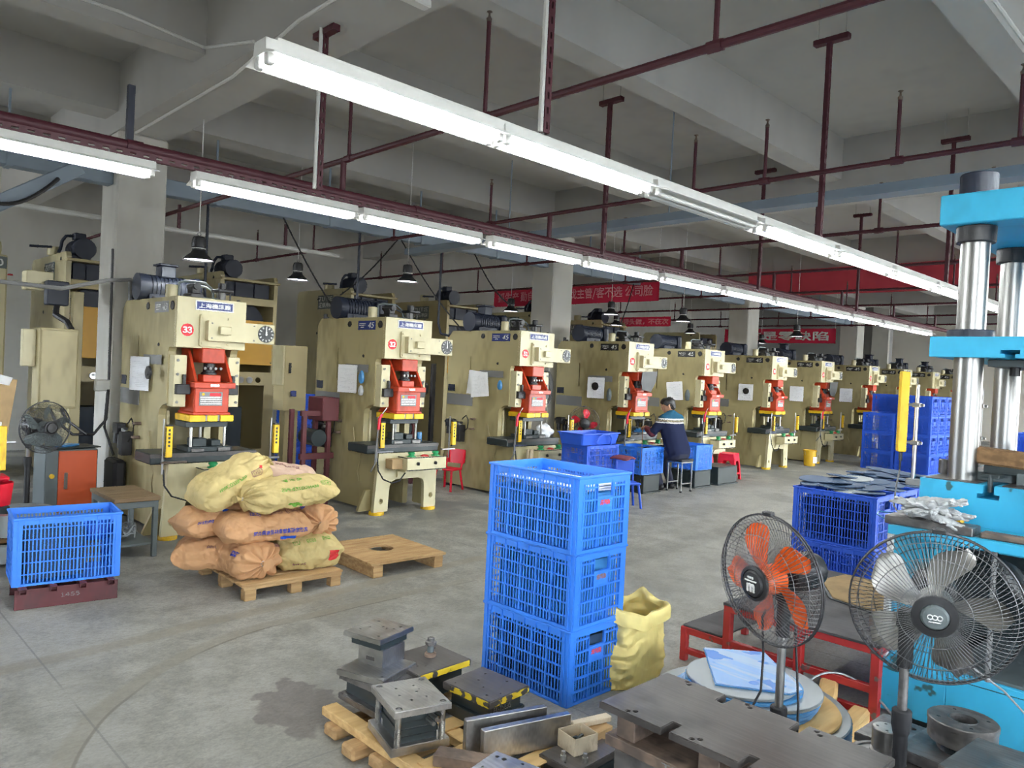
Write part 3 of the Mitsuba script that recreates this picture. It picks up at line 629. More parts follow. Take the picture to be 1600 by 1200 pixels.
# light-curtain posts
for s, x in ((-1, -0.075), (1, 0.955)):
    g = P.add('light_curtain', cbx(x - 0.028, x + 0.028, -0.155, -0.115, 0.775, 1.055, 0.004), 'yellow_paint')
    P.add('cap', [cbx(x - 0.028, x + 0.028, -0.155, -0.115, 1.055, 1.07, 0.003), cbx(x - 0.028, x + 0.028, -0.155, -0.115, 0.76, 0.775, 0.003)], 'black_paint', parent=g)
    P.add('print', [bx(x - 0.012, x + 0.006, -0.157, -0.155, 0.87 + 0.035 * i, 0.89 + 0.035 * i) for i in range(5)], 'black_paint', parent=g)
    P.add('lens', bx(x + s * 0.028 - 0.001, x + s * 0.028 + 0.001, -0.145, -0.125, 0.79, 1.04), 'black_paint', parent=g)
    P.add('rod', cyl((x - 0.035, -0.10, 0.62), (x - 0.035, -0.10, 1.12), 0.009, 8), 'chrome', smooth=30, parent=g)
    P.add('arm', [cbx(min(x - 0.05, x + 0.04 - 0.18 * max(s, 0)), max(x + 0.06 + 0.12 * max(-s, 0), x - 0.03), -0.11, -0.08, 0.715, 0.735, 0.003)], 'chrome', parent=g)
# head furniture
sp = P.add('name_plate', cbx(0.165, 0.53, -0.008, -0.002, 2.125, 2.218, 0.002), 'print_white')
P.add('field', bx(0.178, 0.517, -0.0095, -0.008, 2.137, 2.206), 'label_navy', parent=sp)
P.add('lettering', prism_y(fit_text('上海機床廠', 0.195, 0.50, 2.147, 2.196, 1), -0.0115, -0.0095), 'print_white', parent=sp)
cp = P.add('cover_plate', prism_y(rrect(0.205, 0.50, 1.79, 2.09, 0.02), -0.03, 0.0), 'pale_lit_cream')
for (x, z) in ((0.23, 2.06), (0.475, 2.06), (0.23, 1.82), (0.475, 1.82)): P.add('bolt', bolt(x, -0.03, z, 0.012, 0.014), 'pale_lit_cream', parent=cp)
cs = P.add('cam_case', [prism_y(rrect(0.255, 0.735, 1.845, 2.035, 0.012), -0.10, -0.03), cbx(0.735, 0.925, -0.085, -0.04, 1.842, 2.04, 0.01)], 'pale_lit_cream')
P.add('latch_block', cbx(0.35, 0.46, -0.145, -0.10, 1.905, 1.985, 0.006), 'pale_lit_cream', parent=cs)
P.add('bolt', [bolt(x, -0.10, z, 0.008, 0.006) for x in (0.29, 0.70) for z in (1.87, 2.01)], 'grey_paint', parent=cs)
dl = P.add('dial', prism_y(circ(0.83, 1.941, 0.083, 12), -0.091, -0.085), 'black_paint')
tick = []
for i in range(12):
    a = i * PI / 6
    t_ = prism_y(affinity.translate(affinity.rotate(sbox(-0.005, 0.055, 0.005, 0.075), math.degrees(a), origin=(0, 0)), 0.83, 1.941), -0.0935, -0.091)
    tick.append(t_)
P.add('tick', tick, 'print_white', parent=dl)
P.add('pointer', [prism_y(Polygon([(0.822, 1.93), (0.838, 1.93), (0.834, 2.0), (0.826, 2.0)]), -0.096, -0.0915), prism_y(circ(0.83, 1.938, 0.012), -0.097, -0.0915)], 'print_white', parent=dl)
# left side of the frame
bd = P.add('model_badge', [bx(-0.004, 0, 0.20, 0.555, 2.095, 2.20)], 'label_navy')
def on_side(poly, d0=-0.006, d1=-0.004):     # polygon in (distance from the front backwards reversed, z): reads left to right on the left side
    m = ex(poly, abs(d1 - d0)); v = m.vertices.copy()
    m.vertices = np.stack([min(d0, d1) + v[:, 2], -v[:, 0], v[:, 1]], 1); m.invert(); return m
P.add('lettering', on_side(fit_text('45', -0.345, -0.225, 2.115, 2.18, 0, 0.25)), 'print_white', parent=bd)
P.add('lettering', on_side(shapely.union_all([sbox(-0.53, 2.145, -0.40, 2.152), sbox(-0.53, 2.165, -0.40, 2.172), sbox(-0.50, 2.12, -0.43, 2.128)])), 'print_white', parent=bd)
for v, z, r in ((0.10, 2.155, 0.042), (0.74, 2.165, 0.036)): P.add('port_plug', cyl((-0.008, v, z), (0.0, v, z), r, 14), 'black_paint', smooth=30)
P.add('port_plug', [cyl((-0.006, 0.42, 1.79), (0, 0.42, 1.79), 0.018, 10)], 'black_paint')
P.add('grey_cover', bx(-0.006, 0, 0.90, 1.46, 1.175, 1.335), 'grey_paint')
P.add('recess_box', bx(-0.005, 0, 1.30, 1.45, 1.37, 1.465), 'motor_paint')  # thin dark plate; the shade of a recess put into its colour
P.add('air_unit', [cbx(-0.10, -0.01, 1.22, 1.36, 0.86, 0.97, 0.006), cyl((-0.07, 1.18, 0.72), (-0.07, 1.18, 0.86), 0.034, 12), cyl((-0.07, 1.31, 0.76), (-0.07, 1.31, 0.88), 0.034, 12), cbx(-0.11, -0.01, 1.02, 1.12, 0.66, 0.90, 0.006), cyl((-0.07, 1.40, 0.93), (-0.07, 1.02, 0.93), 0.016, 8)], 'black_paint', smooth=30)
P.add('air_unit_bowl', lathe([(0, 0.70), (0.028, 0.705), (0.032, 0.73), (0.032, 0.77), (0, 0.77)], 12, (-0.07, 1.08, 0.16)), 'chrome', smooth=30)
P.add('hook_bolt', [cyl((-0.06, 0.83, 1.0), (0, 0.83, 1.0), 0.016, 8), cbx(-0.07, -0.05, 0.79, 0.87, 0.99, 1.01, 0.003), cyl((-0.06, 0.85, 0.86), (0, 0.85, 0.86), 0.016, 8), cbx(-0.07, -0.05, 0.81, 0.89, 0.85, 0.87, 0.003)], 'rusty_steel')
P.add('air_hose', tube([(-0.05, 1.05, 0.98), (-0.04, 0.98, 1.04), (-0.03, 0.94, 0.98), (-0.03, 0.95, 0.86), (-0.05, 1.02, 0.80)], 0.007, 6), 'black_paint', smooth=30)
# paper sheets in a clear holder
P.add('paper_holder', bx(-0.022, -0.018, 0.28, 0.76, 1.60, 1.69), 'grey_paint')
# motor and lubrication gear on top
mt = P.add('motor', [cyl((0.08, 1.20, 2.42), (0.08, 0.80, 2.42), 0.145, 24), lathe([(0.10, 0), (0.145, 0.04), (0.145, 0.10)], 24)], 'motor_paint', smooth=40)
P.parts.pop(); 
body = cat(*[cyl((0.05 + i * 0.40 / 10, 1.02, 2.37), (0.05 + i * 0.40 / 10 + 0.028, 1.02, 2.37), 0.132, 24) for i in range(10)], cyl((0.03, 1.02, 2.37), (0.47, 1.02, 2.37), 0.122, 24), cyl((-0.03, 1.02, 2.37), (0.05, 1.02, 2.37), 0.137, 24), bx(0.06, 0.40, 0.90, 1.14, 2.235, 2.30))
P.add('motor', body, 'motor_paint', smooth=40)
P.add('terminal_box', [cbx(0.17, 0.32, 0.92, 1.08, 2.48, 2.60, 0.01), cbx(0.15, 0.34, 0.90, 1.10, 2.60, 2.62, 0.004)], 'motor_paint')
P.add('belt_guard', [cbx(0.47, 0.58, 0.85, 1.30, 2.24, 2.50, 0.03)], 'motor_paint')
P.add('oil_pot', lathe([(0, 2.238), (0.052, 2.238), (0.055, 2.25), (0.055, 2.36), (0.05, 2.37), (0, 2.375)], 16, (0.10, 0.42, 0)), 'pale_lit_cream', smooth=30)
P.add('valve_block', [cbx(0.22, 0.34, 0.25, 0.45, 2.238, 2.30, 0.006), cbx(0.24, 0.32, 0.28, 0.40, 2.30, 2.37, 0.006), cyl((0.28, 0.25, 2.37), (0.28, 0.45, 2.37), 0.035, 12), cbx(0.45, 0.60, 0.16, 0.34, 2.33, 2.36, 0.006), cyl((0.47, 0.2, 2.24), (0.47, 0.2, 2.34), 0.008, 6), cyl((0.58, 0.2, 2.24), (0.58, 0.2, 2.34), 0.008, 6), cyl((0.52, 0.25, 2.36), (0.52, 0.25, 2.42), 0.04, 12)], 'black_paint', smooth=30)
P.add('air_pipe', [tube([(0.16, 0.40, 2.26), (0.16, 0.40, 2.40), (0.22, 0.40, 2.42), (0.40, 0.38, 2.42), (0.46, 0.34, 2.36), (0.46, 0.30, 2.24)], 0.013, 8), tube([(0.30, 0.45, 2.33), (0.36, 0.5, 2.40), (0.46, 0.5, 2.39), (0.54, 0.42, 2.33), (0.56, 0.36, 2.25)], 0.011, 8), tube([(0.22, 0.30, 2.27), (0.40, 0.26, 2.26), (0.56, 0.26, 2.27)], 0.010, 6)], 'grey_green_paint', smooth=40)
P.add('pump_body', cyl((0.52, 0.27, 2.238), (0.52, 0.27, 2.33), 0.045, 14), 'grey_paint', smooth=30)
P.add('top_bolt', [cyl((x, y, 2.24), (x, y, 2.262), 0.014, 6) for x, y in ((0.62, 0.1), (0.03, 1.3), (0.62, 0.7), (0.03, 0.7))] + [cyl((0.03, 1.36, 2.24), (0.03, 1.36, 2.30), 0.025, 8)], 'black_paint')

PRX = {33: 2.640, 32: 4.935, 31: 7.085, 30: 9.446, 29: 11.632, 28: 14.10, 27: 16.36, 26: 19.05, 25: 21.40, 24: 23.75, 23: 26.0}
PY = 7.13
LAB = {33: 'cream punch press with red sticker 33, behind the sack pallet', 32: 'cream punch press with red sticker 32, blue can on its bolster', 31: 'cream punch press with red sticker 31, a white paper wad on its bolster',
       30: 'cream punch press with red sticker 30, the worker sits at it', 29: 'cream punch press just beyond the worker, red stools at its foot', 28: 'cream punch press just left of the yellow pail', 27: 'cream punch press just behind the yellow pail',
       26: 'cream punch press directly behind the tall block of blue crates', 25: 'cream punch press half hidden by the blue crate stacks', 24: 'far cream press whose head shows just right of the yellow light guard', 23: 'farthest cream press, a sliver of head seen beside the steel column'}
shared_num = {}
for n, px in PRX.items():
    far = n <= 25
    skip = ['paper_holder'] if n < 30 else []
    if n in (30, 29): skip.append('side_cable')
    if n in (32, 30, 29, 28, 26): skip.append('terminal_box')
    if n <= 24: skip += ['side_cable', 'air_hose', 'hook_bolt', 'control_cable']
    M = Tm(px, PY, 0)
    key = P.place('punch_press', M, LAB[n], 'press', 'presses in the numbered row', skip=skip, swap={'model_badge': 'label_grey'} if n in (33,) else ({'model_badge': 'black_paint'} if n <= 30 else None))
    if n >= 26:
        st = part(key, 'number_sticker', prism_y(circ(0.10, 1.935, 0.058, 10), -0.006, -0.002), 'sticker_red', M=M)
        part(st, 'numeral', prism_y(fit_text(str(n), 0.058, 0.142, 1.905, 1.965, 2), -0.008, -0.006), 'print_white', M=M)

# papers, pouches and gloves on the press sides
def sheet(w, h, lines=True):
    K = Kit()
    K.add('sheet', bx(-0.002, 0, 0, w, 0, h), 'paper')
    K.add('print', [bx(-0.003, -0.002, 0.12 * w, (0.62 + 0.26 * ((i * 7) % 3) / 2) * w, h * (0.12 + 0.052 * i), h * (0.128 + 0.052 * i)) for i in range(15)], 'paper_ink')
    return K
SH = sheet(0.29, 0.33)
for n, v0, z0, rx, lab in ((33, 0.56, 1.335, 0.0, 'white printed sheet hung on the side of press 33'), (32, 0.49, 1.35, 0.0, 'white printed sheet beside the blue glove on press 32'),
                           (31, 0.60, 1.33, 0.10, 'white sheet hung askew on press 31, the rear of two'), (31, 0.50, 1.34, -0.12, 'white sheet hung askew on press 31, the front of two'),
                           (30, 0.42, 1.33, 0.0, 'white sheet with a tape roll before it on press 30'), (29, 0.36, 1.33, -0.10, 'white sheets hanging on the press just beyond the worker'),
                           (28, 0.36, 1.33, 0.0, 'white sheet hanging on the press left of the yellow pail'), (27, 0.36, 1.33, 0.0, 'white sheet hanging on the press behind the yellow pail'), (26, 0.36, 1.33, 0.0, 'white sheet hanging on the press behind the crate stacks')):
    SH.place('paper_sheet', Tm(PRX[n] - 0.030 - (0.03 if rx else 0), PY + v0, z0) @ rot((0, 0, 1), 0.30) @ rot((1, 0, 0), rx), lab, 'paper', 'papers on the presses')
def pouch(n, v, z, w, h, mt, lab, cat_):
    prof = [(0.012, -h / 2), (0.03, -h * 0.42), (0.04, -h * 0.1), (0.034, h * 0.2), (0.02, h * 0.42), (0.008, h / 2)]
    m = lathe(prof, 14); vv = m.vertices.copy(); vv[:, 1] *= w / 0.08; vv[:, 0] *= 0.7
    vv += 0.006 * (meshkit.noise(vv * 60, 3)[:, None] - 0.5)
    m.vertices = vv
    return thing('glove' if 'glove' in lab else 'tape_roll', m, mt, lab, cat_, smooth=True, M=Tm(PRX[n] - 0.055, PY + v, z))
pouch(32, 0.36, 1.545, 0.10, 0.15, 'blank_film', 'blue rubber glove hung beside the sheet on press 32', 'glove')
pouch(32, 0.36, 1.39, 0.085, 0.12, 'glove_knit', 'crumpled grey cotton glove hung under the blue one on press 32', 'glove')
pouch(31, 0.30, 1.50, 0.09, 0.13, 'blank_film', 'blue glove hung beside the papers on press 31', 'glove')
pouch(30, 0.30, 1.40, 0.10, 0.20, 'grey_green_paint', 'teal work glove hung beside the sheet on press 30', 'glove')
pouch(29, 0.28, 1.42, 0.10, 0.20, 'grey_green_paint', 'teal work glove hung on the press beyond the worker', 'glove')
for n, lab in ((33, 'dark tape reel hung beside the sheet on press 33'), (30, 'dark tape reel hung over the sheet on press 30'), (28, 'dark blue tape reel hung over the sheet of the press left of the pail')):
    v = {33: 0.37, 30: 0.55, 28: 0.48}[n]
    thing('tape_reel', cat(cyl((-0.05, 0, 0), (-0.028, 0, 0), 0.062, 20), cyl((-0.055, 0, 0), (-0.05, 0, 0), 0.03, 16)), 'black_paint', lab, 'tape', M=Tm(PRX[n] - 0.062, PY + v, 1.52))
# the black guard cloth over the slide of press 30 and 26
for n, lab in ((30, 'black guard flap hanging over the slide of press 30'), (27, 'black guard flap hanging over the slide of the press behind the yellow pail')):
    V = np.array([(0.22, -0.06, 1.78), (0.62, -0.10, 1.80), (0.58, -0.12, 1.62), (0.46, -0.13, 1.47), (0.24, -0.12, 1.50), (0.20, -0.08, 1.62)])
    m = prism_y(Polygon(V[:, [0, 2]]), -0.12, -0.112)
    thing('guard_flap', m, 'black_paint', lab, 'cloth', M=Tm(PRX[n], PY, 0))

# ---------------------------------------------------------------- the taller presses of the rear row, seen from behind
Z = Kit()
zp = Polygon([(0, 0.02), (0, 2.90), (0.04, 2.96), (1.74, 2.96), (1.80, 2.90), (1.80, 0.02)])
Z.add('side_plate', prism_x(zp, 0, 0.06), 'pale_lit_cream')
Z.add('side_plate', prism_x(zp, 0.84, 0.90), 'tan_paint')
Z.add('back_wall', bx(0.06, 0.84, 1.1, 1.14, 0.1, 2.8), 'tan_paint')
Z.add('motor_shelf', cbx(0.0, 0.92, -0.05, 0.55, 2.84, 2.875, 0.004), 'tan_paint')
Z.add('belt_guard', [bx(0.1, 0.8, 0.08, 0.5, 2.62, 2.83), bx(0.25, 0.28, 0.05, 0.08, 2.62, 2.83), bx(0.55, 0.58, 0.05, 0.08, 2.62, 2.83)], 'motor_paint')
Z.add('crossbar', cbx(0.06, 0.86, 0.0, 0.06, 2.50, 2.61, 0.004), 'tan_paint')
Z.add('flywheel', [cyl((0.46, 0.25, 2.2), (0.46, 0.5, 2.2), 0.36, 28)], 'motor_paint', smooth=30)
dr_ = Z.add('door', cbx(0.07, 0.86, 0.0, 0.03, 1.60, 2.27, 0.004), 'ochre_paint')
Z.add('screw', [cyl((x, 0.002, z), (x, -0.006, z), 0.01, 8) for x in (0.10, 0.83) for z in (1.64, 2.23)], 'black_paint', parent=dr_)
lp = shapely.Polygon([(0.06, 0.1), (0.84, 0.1), (0.84, 1.49), (0.06, 1.49)]).difference(sbox(0.12, 0.32, 0.74, 1.29))
for cx in (0.36, 0.50, 0.64): lp = lp.difference(circ(cx, 1.37, 0.042))
Z.add('lower_panel', prism_y(lp, 0.0, 0.03), 'tan_paint')
for cx in (0.36, 0.50): Z.add('gauge', [lathe([(0, 0), (0.045, 0), (0.045, 0.02), (0.038, 0.022), (0, 0.022)], 16)], 'grey_paint', parent=None) if False else Z.add('gauge', moved(lathe([(0, 0), (0.048, 0), (0.048, 0.02), (0.040, 0.022), (0, 0.018)], 16), trimesh.transformations.translation_matrix((cx, 0.0, 1.37)) @ rot((1, 0, 0), PI / 2)), 'chrome', smooth=30)
Z.add('inner_tank', cbx(0.14, 0.5, 0.2, 0.5, 0.32, 0.95, 0.01), 'die_dark')
Z.add('plate', bx(-0.005, 0, 0.55, 1.05, 2.62, 2.86), 'grey_green_paint')
Z.add('lettering', on_side(fit_text('ZUTIE', -1.02, -0.58, 2.76, 2.835, 0), -0.008, -0.005), 'print_white')
Z.add('lettering', on_side(fit_text('足铁冲床', -1.02, -0.58, 2.645, 2.735, 0), -0.008, -0.005), 'print_white')
for v, z in ((0.25, 2.88), (1.05, 2.80), (1.05, 2.2)): Z.add('port_plug', cyl((-0.006, v, z), (0, v, z), 0.022, 10), 'black_paint')
mb = cat(cyl((0.24, 0.2, 3.03), (0.24, 0.52, 3.03), 0.13, 24), cyl((0.24, 0.10, 3.03), (0.24, 0.20, 3.03), 0.135, 24), *[cyl((0.24, 0.2 + 0.035 * i, 3.03), (0.24, 0.215 + 0.035 * i, 3.03), 0.14, 24) for i in range(9)], bx(0.08, 0.32, 0.14, 0.48, 2.87, 2.93))
Z.add('motor', mb, 'motor_paint', smooth=40)
Z.add('motor_box', [cbx(0.14, 0.28, 0.22, 0.36, 3.15, 3.24, 0.01)], 'motor_paint')
Z.add('motor_arm', [tube([(0.14, 0.3, 3.20), (0.06, 0.3, 3.19), (0.02, 0.32, 3.12), (0.01, 0.34, 3.02), (-0.02, 0.3, 2.97)], 0.02, 8), cyl((-0.1, 0.3, 3.02), (-0.35, 0.3, 3.0), 0.016, 8)], 'motor_paint', smooth=30)
Z.add('oil_cup', [lathe([(0.0, 2.96), (0.08, 2.96), (0.085, 2.98), (0.08, 3.06), (0.085, 3.075), (0, 3.08)], 16, (0.03, 0.75, 0))], 'pale_lit_cream', smooth=30)
ZX = [(2.67, 'tall cream rear press with teal nameplate left of the left column'), (4.68, 'tall rear press with ochre door behind press 33'), (6.89, 'tall cream rear press whose teal nameplate shows above press 32'),
      (8.97, 'tall tan rear press behind press 31, dark motor on top'), (11.4, 'tall cream rear press seen right of the second column'), (13.5, 'tall rear press behind the press next to the worker'), (17.6, 'tall rear press behind the presses left of the white slogan')]
for i, (x, lab) in enumerate(ZX):
    Z.place('power_press', Tm(x, 11.0, 0), lab, 'press', 'tall presses of the rear row', skip=('motor', 'oil') if i > 5 else (), swap={'side_plate': 'ochre_paint'} if False else ({'side_plate': 'tan_paint'} if i in (3,) else None))
# the press at the left edge
K = Kit()
K.add('frame', cbx(0, 0.75, 0, 1.2, 0.05, 2.88, 0.02), 'pale_lit_cream')
K.add('name_plate', bx(0.30, 0.74, -0.006, 0, 2.70, 2.85), 'grey_green_paint')
K.add('lettering', prism_y(fit_text('180', 0.46, 0.70, 2.73, 2.82, 1), -0.009, -0.006), 'print_white')
K.add('cover', prism_y(rrect(0.0, 0.62, 2.20, 2.58, 0.03), -0.05, 0.0), 'pale_lit_cream')
K.add('dial', [prism_y(rrect(0.28, 0.72, 1.72, 2.15, 0.05), -0.06, 0)], 'pale_lit_cream')
d2 = K.add('dial_face', prism_y(circ(0.48, 1.93, 0.17, 14), -0.068, -0.06), 'print_white')
K.add('tick', [prism_y(affinity.translate(affinity.rotate(sbox(-0.006, 0.12, 0.006, 0.155), 30 * i, origin=(0, 0)), 0.48, 1.93), -0.071, -0.068) for i in range(12)], 'black_paint', parent=d2)
K.add('slide', cbx(0.15, 0.6, -0.08, 0.1, 1.1, 1.62, 0.01), 'motor_paint')
K.add('motor', [cyl((0.35, 0.5, 3.0), (0.75, 0.5, 3.0), 0.10, 18)], 'pale_lit_cream', smooth=30)
K.add('push_button', lathe([(0, 0), (0.03, 0), (0.03, 0.02), (0, 0.02)], 10, (0.78, 0.0, 2.62)), 'red_button')
K.place('punch_press', Tm(1.40, 11.6, 0), 'cream press marked 180 at the left edge, round white dial', 'press')
# cream electrical cabinet on its arm, left of the column
K = Kit()
K.add('body', cbx(1.83, 2.16, 8.35, 8.62, 1.12, 1.90, 0.008), 'cream_paint')
K.add('door', cbx(1.84, 2.15, 8.335, 8.35, 1.14, 1.88, 0.004), 'cream_paint')
K.add('side_flange', cbx(1.72, 1.83, 8.5, 8.6, 1.52, 1.88, 0.005), 'pale_lit_cream')
K.add('switch_box', cbx(2.0, 2.2, 8.9, 9.05, 2.15, 2.40, 0.01), 'motor_paint')
K.add('conduit', tube([(2.1, 8.95, 2.15), (2.08, 8.9, 2.05), (2.14, 8.7, 1.98), (2.13, 8.5, 1.9)], 0.03, 8), 'black_paint', smooth=30)
K.add('top_bracket', cbx(1.85, 2.1, 9.1, 9.3, 2.3, 2.5, 0.01), 'pale_lit_cream')
K.add('cable_loop', [tube([(1.95 + 0.1 * i, 8.45, 1.12), (2.0 + 0.1 * i, 8.42, 1.0), (2.15 + 0.12 * i, 8.4, 0.86), (2.35, 8.45, 0.85), (2.48, 8.5, 1.0), (2.52, 8.6, 1.3)], 0.014, 7) for i in range(2)], 'black_paint', smooth=30)
K.add('rear_post', cbx(2.2, 2.3, 8.75, 8.85, 0.0, 2.3, 0.005), 'cream_paint')
K.place('electrical_cabinet', None, 'cream electrical cabinet hanging left of the column, cables looping from its foot', 'cabinet')
K = Kit()
K.add('body', cbx(1.90, 2.36, 8.30, 8.75, 0.06, 0.72, 0.008), 'grey_green_paint')
K.add('door', cbx(2.01, 2.35, 8.285, 8.30, 0.09, 0.71, 0.004), 'orange_red_paint')
K.add('handle', [cbx(2.06, 2.09, 8.265, 8.285, 0.34, 0.50, 0.004)], 'chrome')
K.add('knob', [cyl((1.955, 8.30, 0.47), (1.955, 8.27, 0.47), 0.022, 12)], 'yellow_paint', smooth=30)
K.add('foot', [bx(1.92, 1.97, 8.33, 8.7, 0, 0.06)], 'black_paint')
K.add('foot', [bx(2.29, 2.34, 8.33, 8.7, 0, 0.06)], 'black_paint')
K.place('tool_cabinet', None, 'low cabinet with an orange-red door under the hanging cream cabinet', 'cabinet')
K = Kit()
K.add('lid', [moved(cbx(-0.22, 0.22, -0.17, 0.17, 0, 0.012, 0.004), Tm(2.16, 8.5, 0.725, 0.2))], 'die_dark')
K.add('rag', [moved(cbx(-0.1, 0.1, -0.07, 0.07, 0, 0.02, 0.008), Tm(2.12, 8.48, 0.738, 0.6))], 'blank_film')
K.place('tray', None, 'dark tray with a teal rag on top of the orange-red cabinet', 'tray')

# ---------------------------------------------------------------- standing fans
def fan_kit(R, blades, blade_mat, wire_front, wire_rear, hub_mat, wires, depth=0.17, sweep=0.55, wide=0.62, phase=0.42, pitch=0.045, badge=0.22):
    """head centred at the origin, blowing toward -y"""
    K = Kit()
    def dome(sign, r_in):
        out = []
        for i in range(wires):
            a = 2 * PI * i / wires
            pts = []
            for t in np.linspace(0, 1, 9):
                r = r_in + (R - r_in) * math.sin(t * PI / 2)
                y = sign * depth * 0.5 * math.cos(t * PI / 2) ** 1.1
                tw = a + sign * 0.10 * (1 - t)
                pts.append((r * math.cos(tw), y, r * math.sin(tw)))
            out.append(tube(pts, 0.0015, 3, cap=False))
        for rr in (0.42, 0.72, 0.90):
            t = math.asin((rr * R - r_in) / (R - r_in)) / (PI / 2)
            y = sign * depth * 0.5 * math.cos(t * PI / 2) ** 1.1
            out.append(tube([(rr * R * math.cos(b), y, rr * R * math.sin(b)) for b in np.linspace(0, 2 * PI, 49)], 0.0016, 4, cap=False))
        return cat(out)
    K.add('front_guard', dome(-1, 0.26 * R), wire_front, smooth=True)
    K.add('rear_guard', dome(1, 0.22 * R), wire_rear, smooth=True)
    K.add('rim', [tube([(R * math.cos(b), y, R * math.sin(b)) for b in np.linspace(0, 2 * PI, 73)], 0.0036, 6, cap=False) for y in (-0.006, 0.006)], wire_rear, smooth=True)
    K.add('rim_clip', [cbx(-0.022, 0.022, -0.014, 0.014, R - 0.004, R + 0.014, 0.003)], 'black_paint')
    K.add('badge', moved(lathe([(0, 0.016), ((badge - 0.04) * R, 0.013), ((badge - 0.005) * R, 0.0), (badge * R, -0.012), (0, -0.012)], 32), trimesh.transformations.translation_matrix((0, -depth * 0.5, 0)) @ rot((1, 0, 0), PI / 2)), hub_mat, smooth=30)
    K.add('badge_ring', moved(lathe([((badge - 0.005) * R, 0.006), (0.265 * R, 0.003), (0.27 * R, -0.008), ((badge - 0.005) * R, -0.008)], 32), trimesh.transformations.translation_matrix((0, -depth * 0.5, 0)) @ rot((1, 0, 0), PI / 2)), 'black_paint', smooth=30)
    K.add('hub', moved(lathe([(0, 0.05), (0.16 * R, 0.045), (0.22 * R, 0.02), (0.23 * R, -0.04), (0, -0.04)], 28), rot((1, 0, 0), PI / 2)), blade_mat, smooth=30)
    n = blades
    for b in range(n):
        base = 2 * PI * b / n + phase
        vs, fs = [], []
        nr, na = 14, 12
        for i in range(nr + 1):
            t = i / nr
            r = R * (0.17 + 0.70 * t)
            half = wide * (0.42 + 0.62 * math.sin(PI * min(1, 0.18 + 0.62 * t))) * (1 if t < 0.72 else math.sqrt(max(0.03, 1 - ((t - 0.72) / 0.285) ** 2.0)))
            half *= 0.62
            mid = base - sweep * t * 0.45
            for j in range(na + 1):
                q = j / na * 2 - 1
                a = mid + q * half
                y = -q * pitch * (0.6 + 0.6 * t) + 0.008 * (1 - q * q)
                vs.append((r * math.cos(a), y, r * math.sin(a)))
        for i in range(nr):
            for j in range(na):
                k = i * (na + 1) + j
                fs += [(k, k + 1, k + na + 2), (k, k + na + 2, k + na + 1)]
        V = np.array(vs); F = np.array(fs)
        V2 = V + [0, 0.002, 0]
        m = trimesh.Trimesh(np.vstack([V, V2]), np.vstack([F, F[:, ::-1] + len(V)]), process=False)
        K.add('blade', m, blade_mat, smooth=True)
    K.add('motor', moved(lathe([(0, -0.06), (0.06, -0.06), (0.075, -0.04), (0.078, 0.06), (0.065, 0.10), (0.03, 0.115), (0, 0.117)], 24), trimesh.transformations.translation_matrix((0, depth * 0.5 + 0.07, 0)) @ rot((1, 0, 0), -PI / 2)), 'black_paint', smooth=30)
    return K

def fan_stand(key, x, y, z_head, pole_mat, z_collar, z_lower_mat='rubber', r=0.016):
    part(key, 'base', lathe([(0, 0), (0.20, 0), (0.21, 0.012), (0.19, 0.03), (0.06, 0.045), (0.03, 0.06), (0, 0.06)], 28, (x, y, 0)), 'black_paint', smooth=30)
    part(key, 'lower_tube', cyl((x, y, 0.05), (x, y, z_collar - 0.02), r + 0.008, 14), z_lower_mat, smooth=30)
    part(key, 'collar', lathe([(0, z_collar - 0.09), (r + 0.010, z_collar - 0.09), (r + 0.017, z_collar - 0.06), (r + 0.017, z_collar - 0.005), (r + 0.012, z_collar), (0, z_collar)], 16, (x, y, 0)), 'rubber', smooth=30)
    part(key, 'pole', cyl((x, y, z_collar - 0.02), (x, y, z_head - 0.12), r, 14), pole_mat, smooth=30)
    part(key, 'neck', [cyl((x, y, z_head - 0.20), (x, y, z_head - 0.02), r + 0.010, 12), cbx(x - 0.03, x + 0.03, y - 0.03, y + 0.03, z_head - 0.06, z_head + 0.01, 0.008)], 'black_paint', smooth=30)

# black fan far left
FB = fan_kit(0.235, 5, 'grey_green_paint', 'wire_dark', 'wire_dark', 'black_paint', 60)
kb = FB.place('standing_fan', trimesh.transformations.translation_matrix((1.80, 7.9, 0.98)) @ rot((0, 0, 1), 0.35) @ rot((1, 0, 0), 0.0), 'black standing fan before the orange-red cabinet at far left', 'fan')
fan_stand(kb, 1.70, 8.04, 0.98, 'chrome', 0.70)
# light-guard of the left machine, red chair, cardboard, coils of strip
K = Kit()
K.add('guard', cbx(1.285, 1.345, 7.06, 7.10, 0.72, 1.07, 0.004), 'yellow_paint')
K.add('bracket', [cbx(0.85, 1.42, 7.10, 7.13, 0.93, 0.95, 0.003), cyl((1.31, 7.12, 0.55), (1.31, 7.12, 1.1), 0.009, 8)], 'chrome')
K.add('base', [cbx(0.6, 1.25, 7.05, 7.6, 0.0, 0.75, 0.02)], 'die_dark')
K.place('light_guard_post', None, 'yellow light guard of a machine at the left edge, beside the black fan', 'light guard')
K = Kit()
K.add('panel', [moved(cbx(-0.17, 0.17, -0.01, 0.01, -0.24, 0.24, 0.004), trimesh.transformations.translation_matrix((1.33, 7.7, 1.20)) @ rot((0, 1, 0), 0.12))], 'cardboard')
K.add('flap', [moved(cbx(-0.15, 0.15, -0.006, 0.006, -0.05, 0.05, 0.003), trimesh.transformations.translation_matrix((1.33, 7.68, 1.43)) @ rot((0, 1, 0), 0.25) @ rot((1, 0, 0), 0.5))], 'paper')
K.add('post', [cbx(1.30, 1.36, 7.72, 7.76, 0.0, 1.0, 0.004)], 'die_dark')
K.place('cardboard_sheet', None, 'brown cardboard standing above the yellow light guard at the left edge', 'cardboard')
K = Kit()
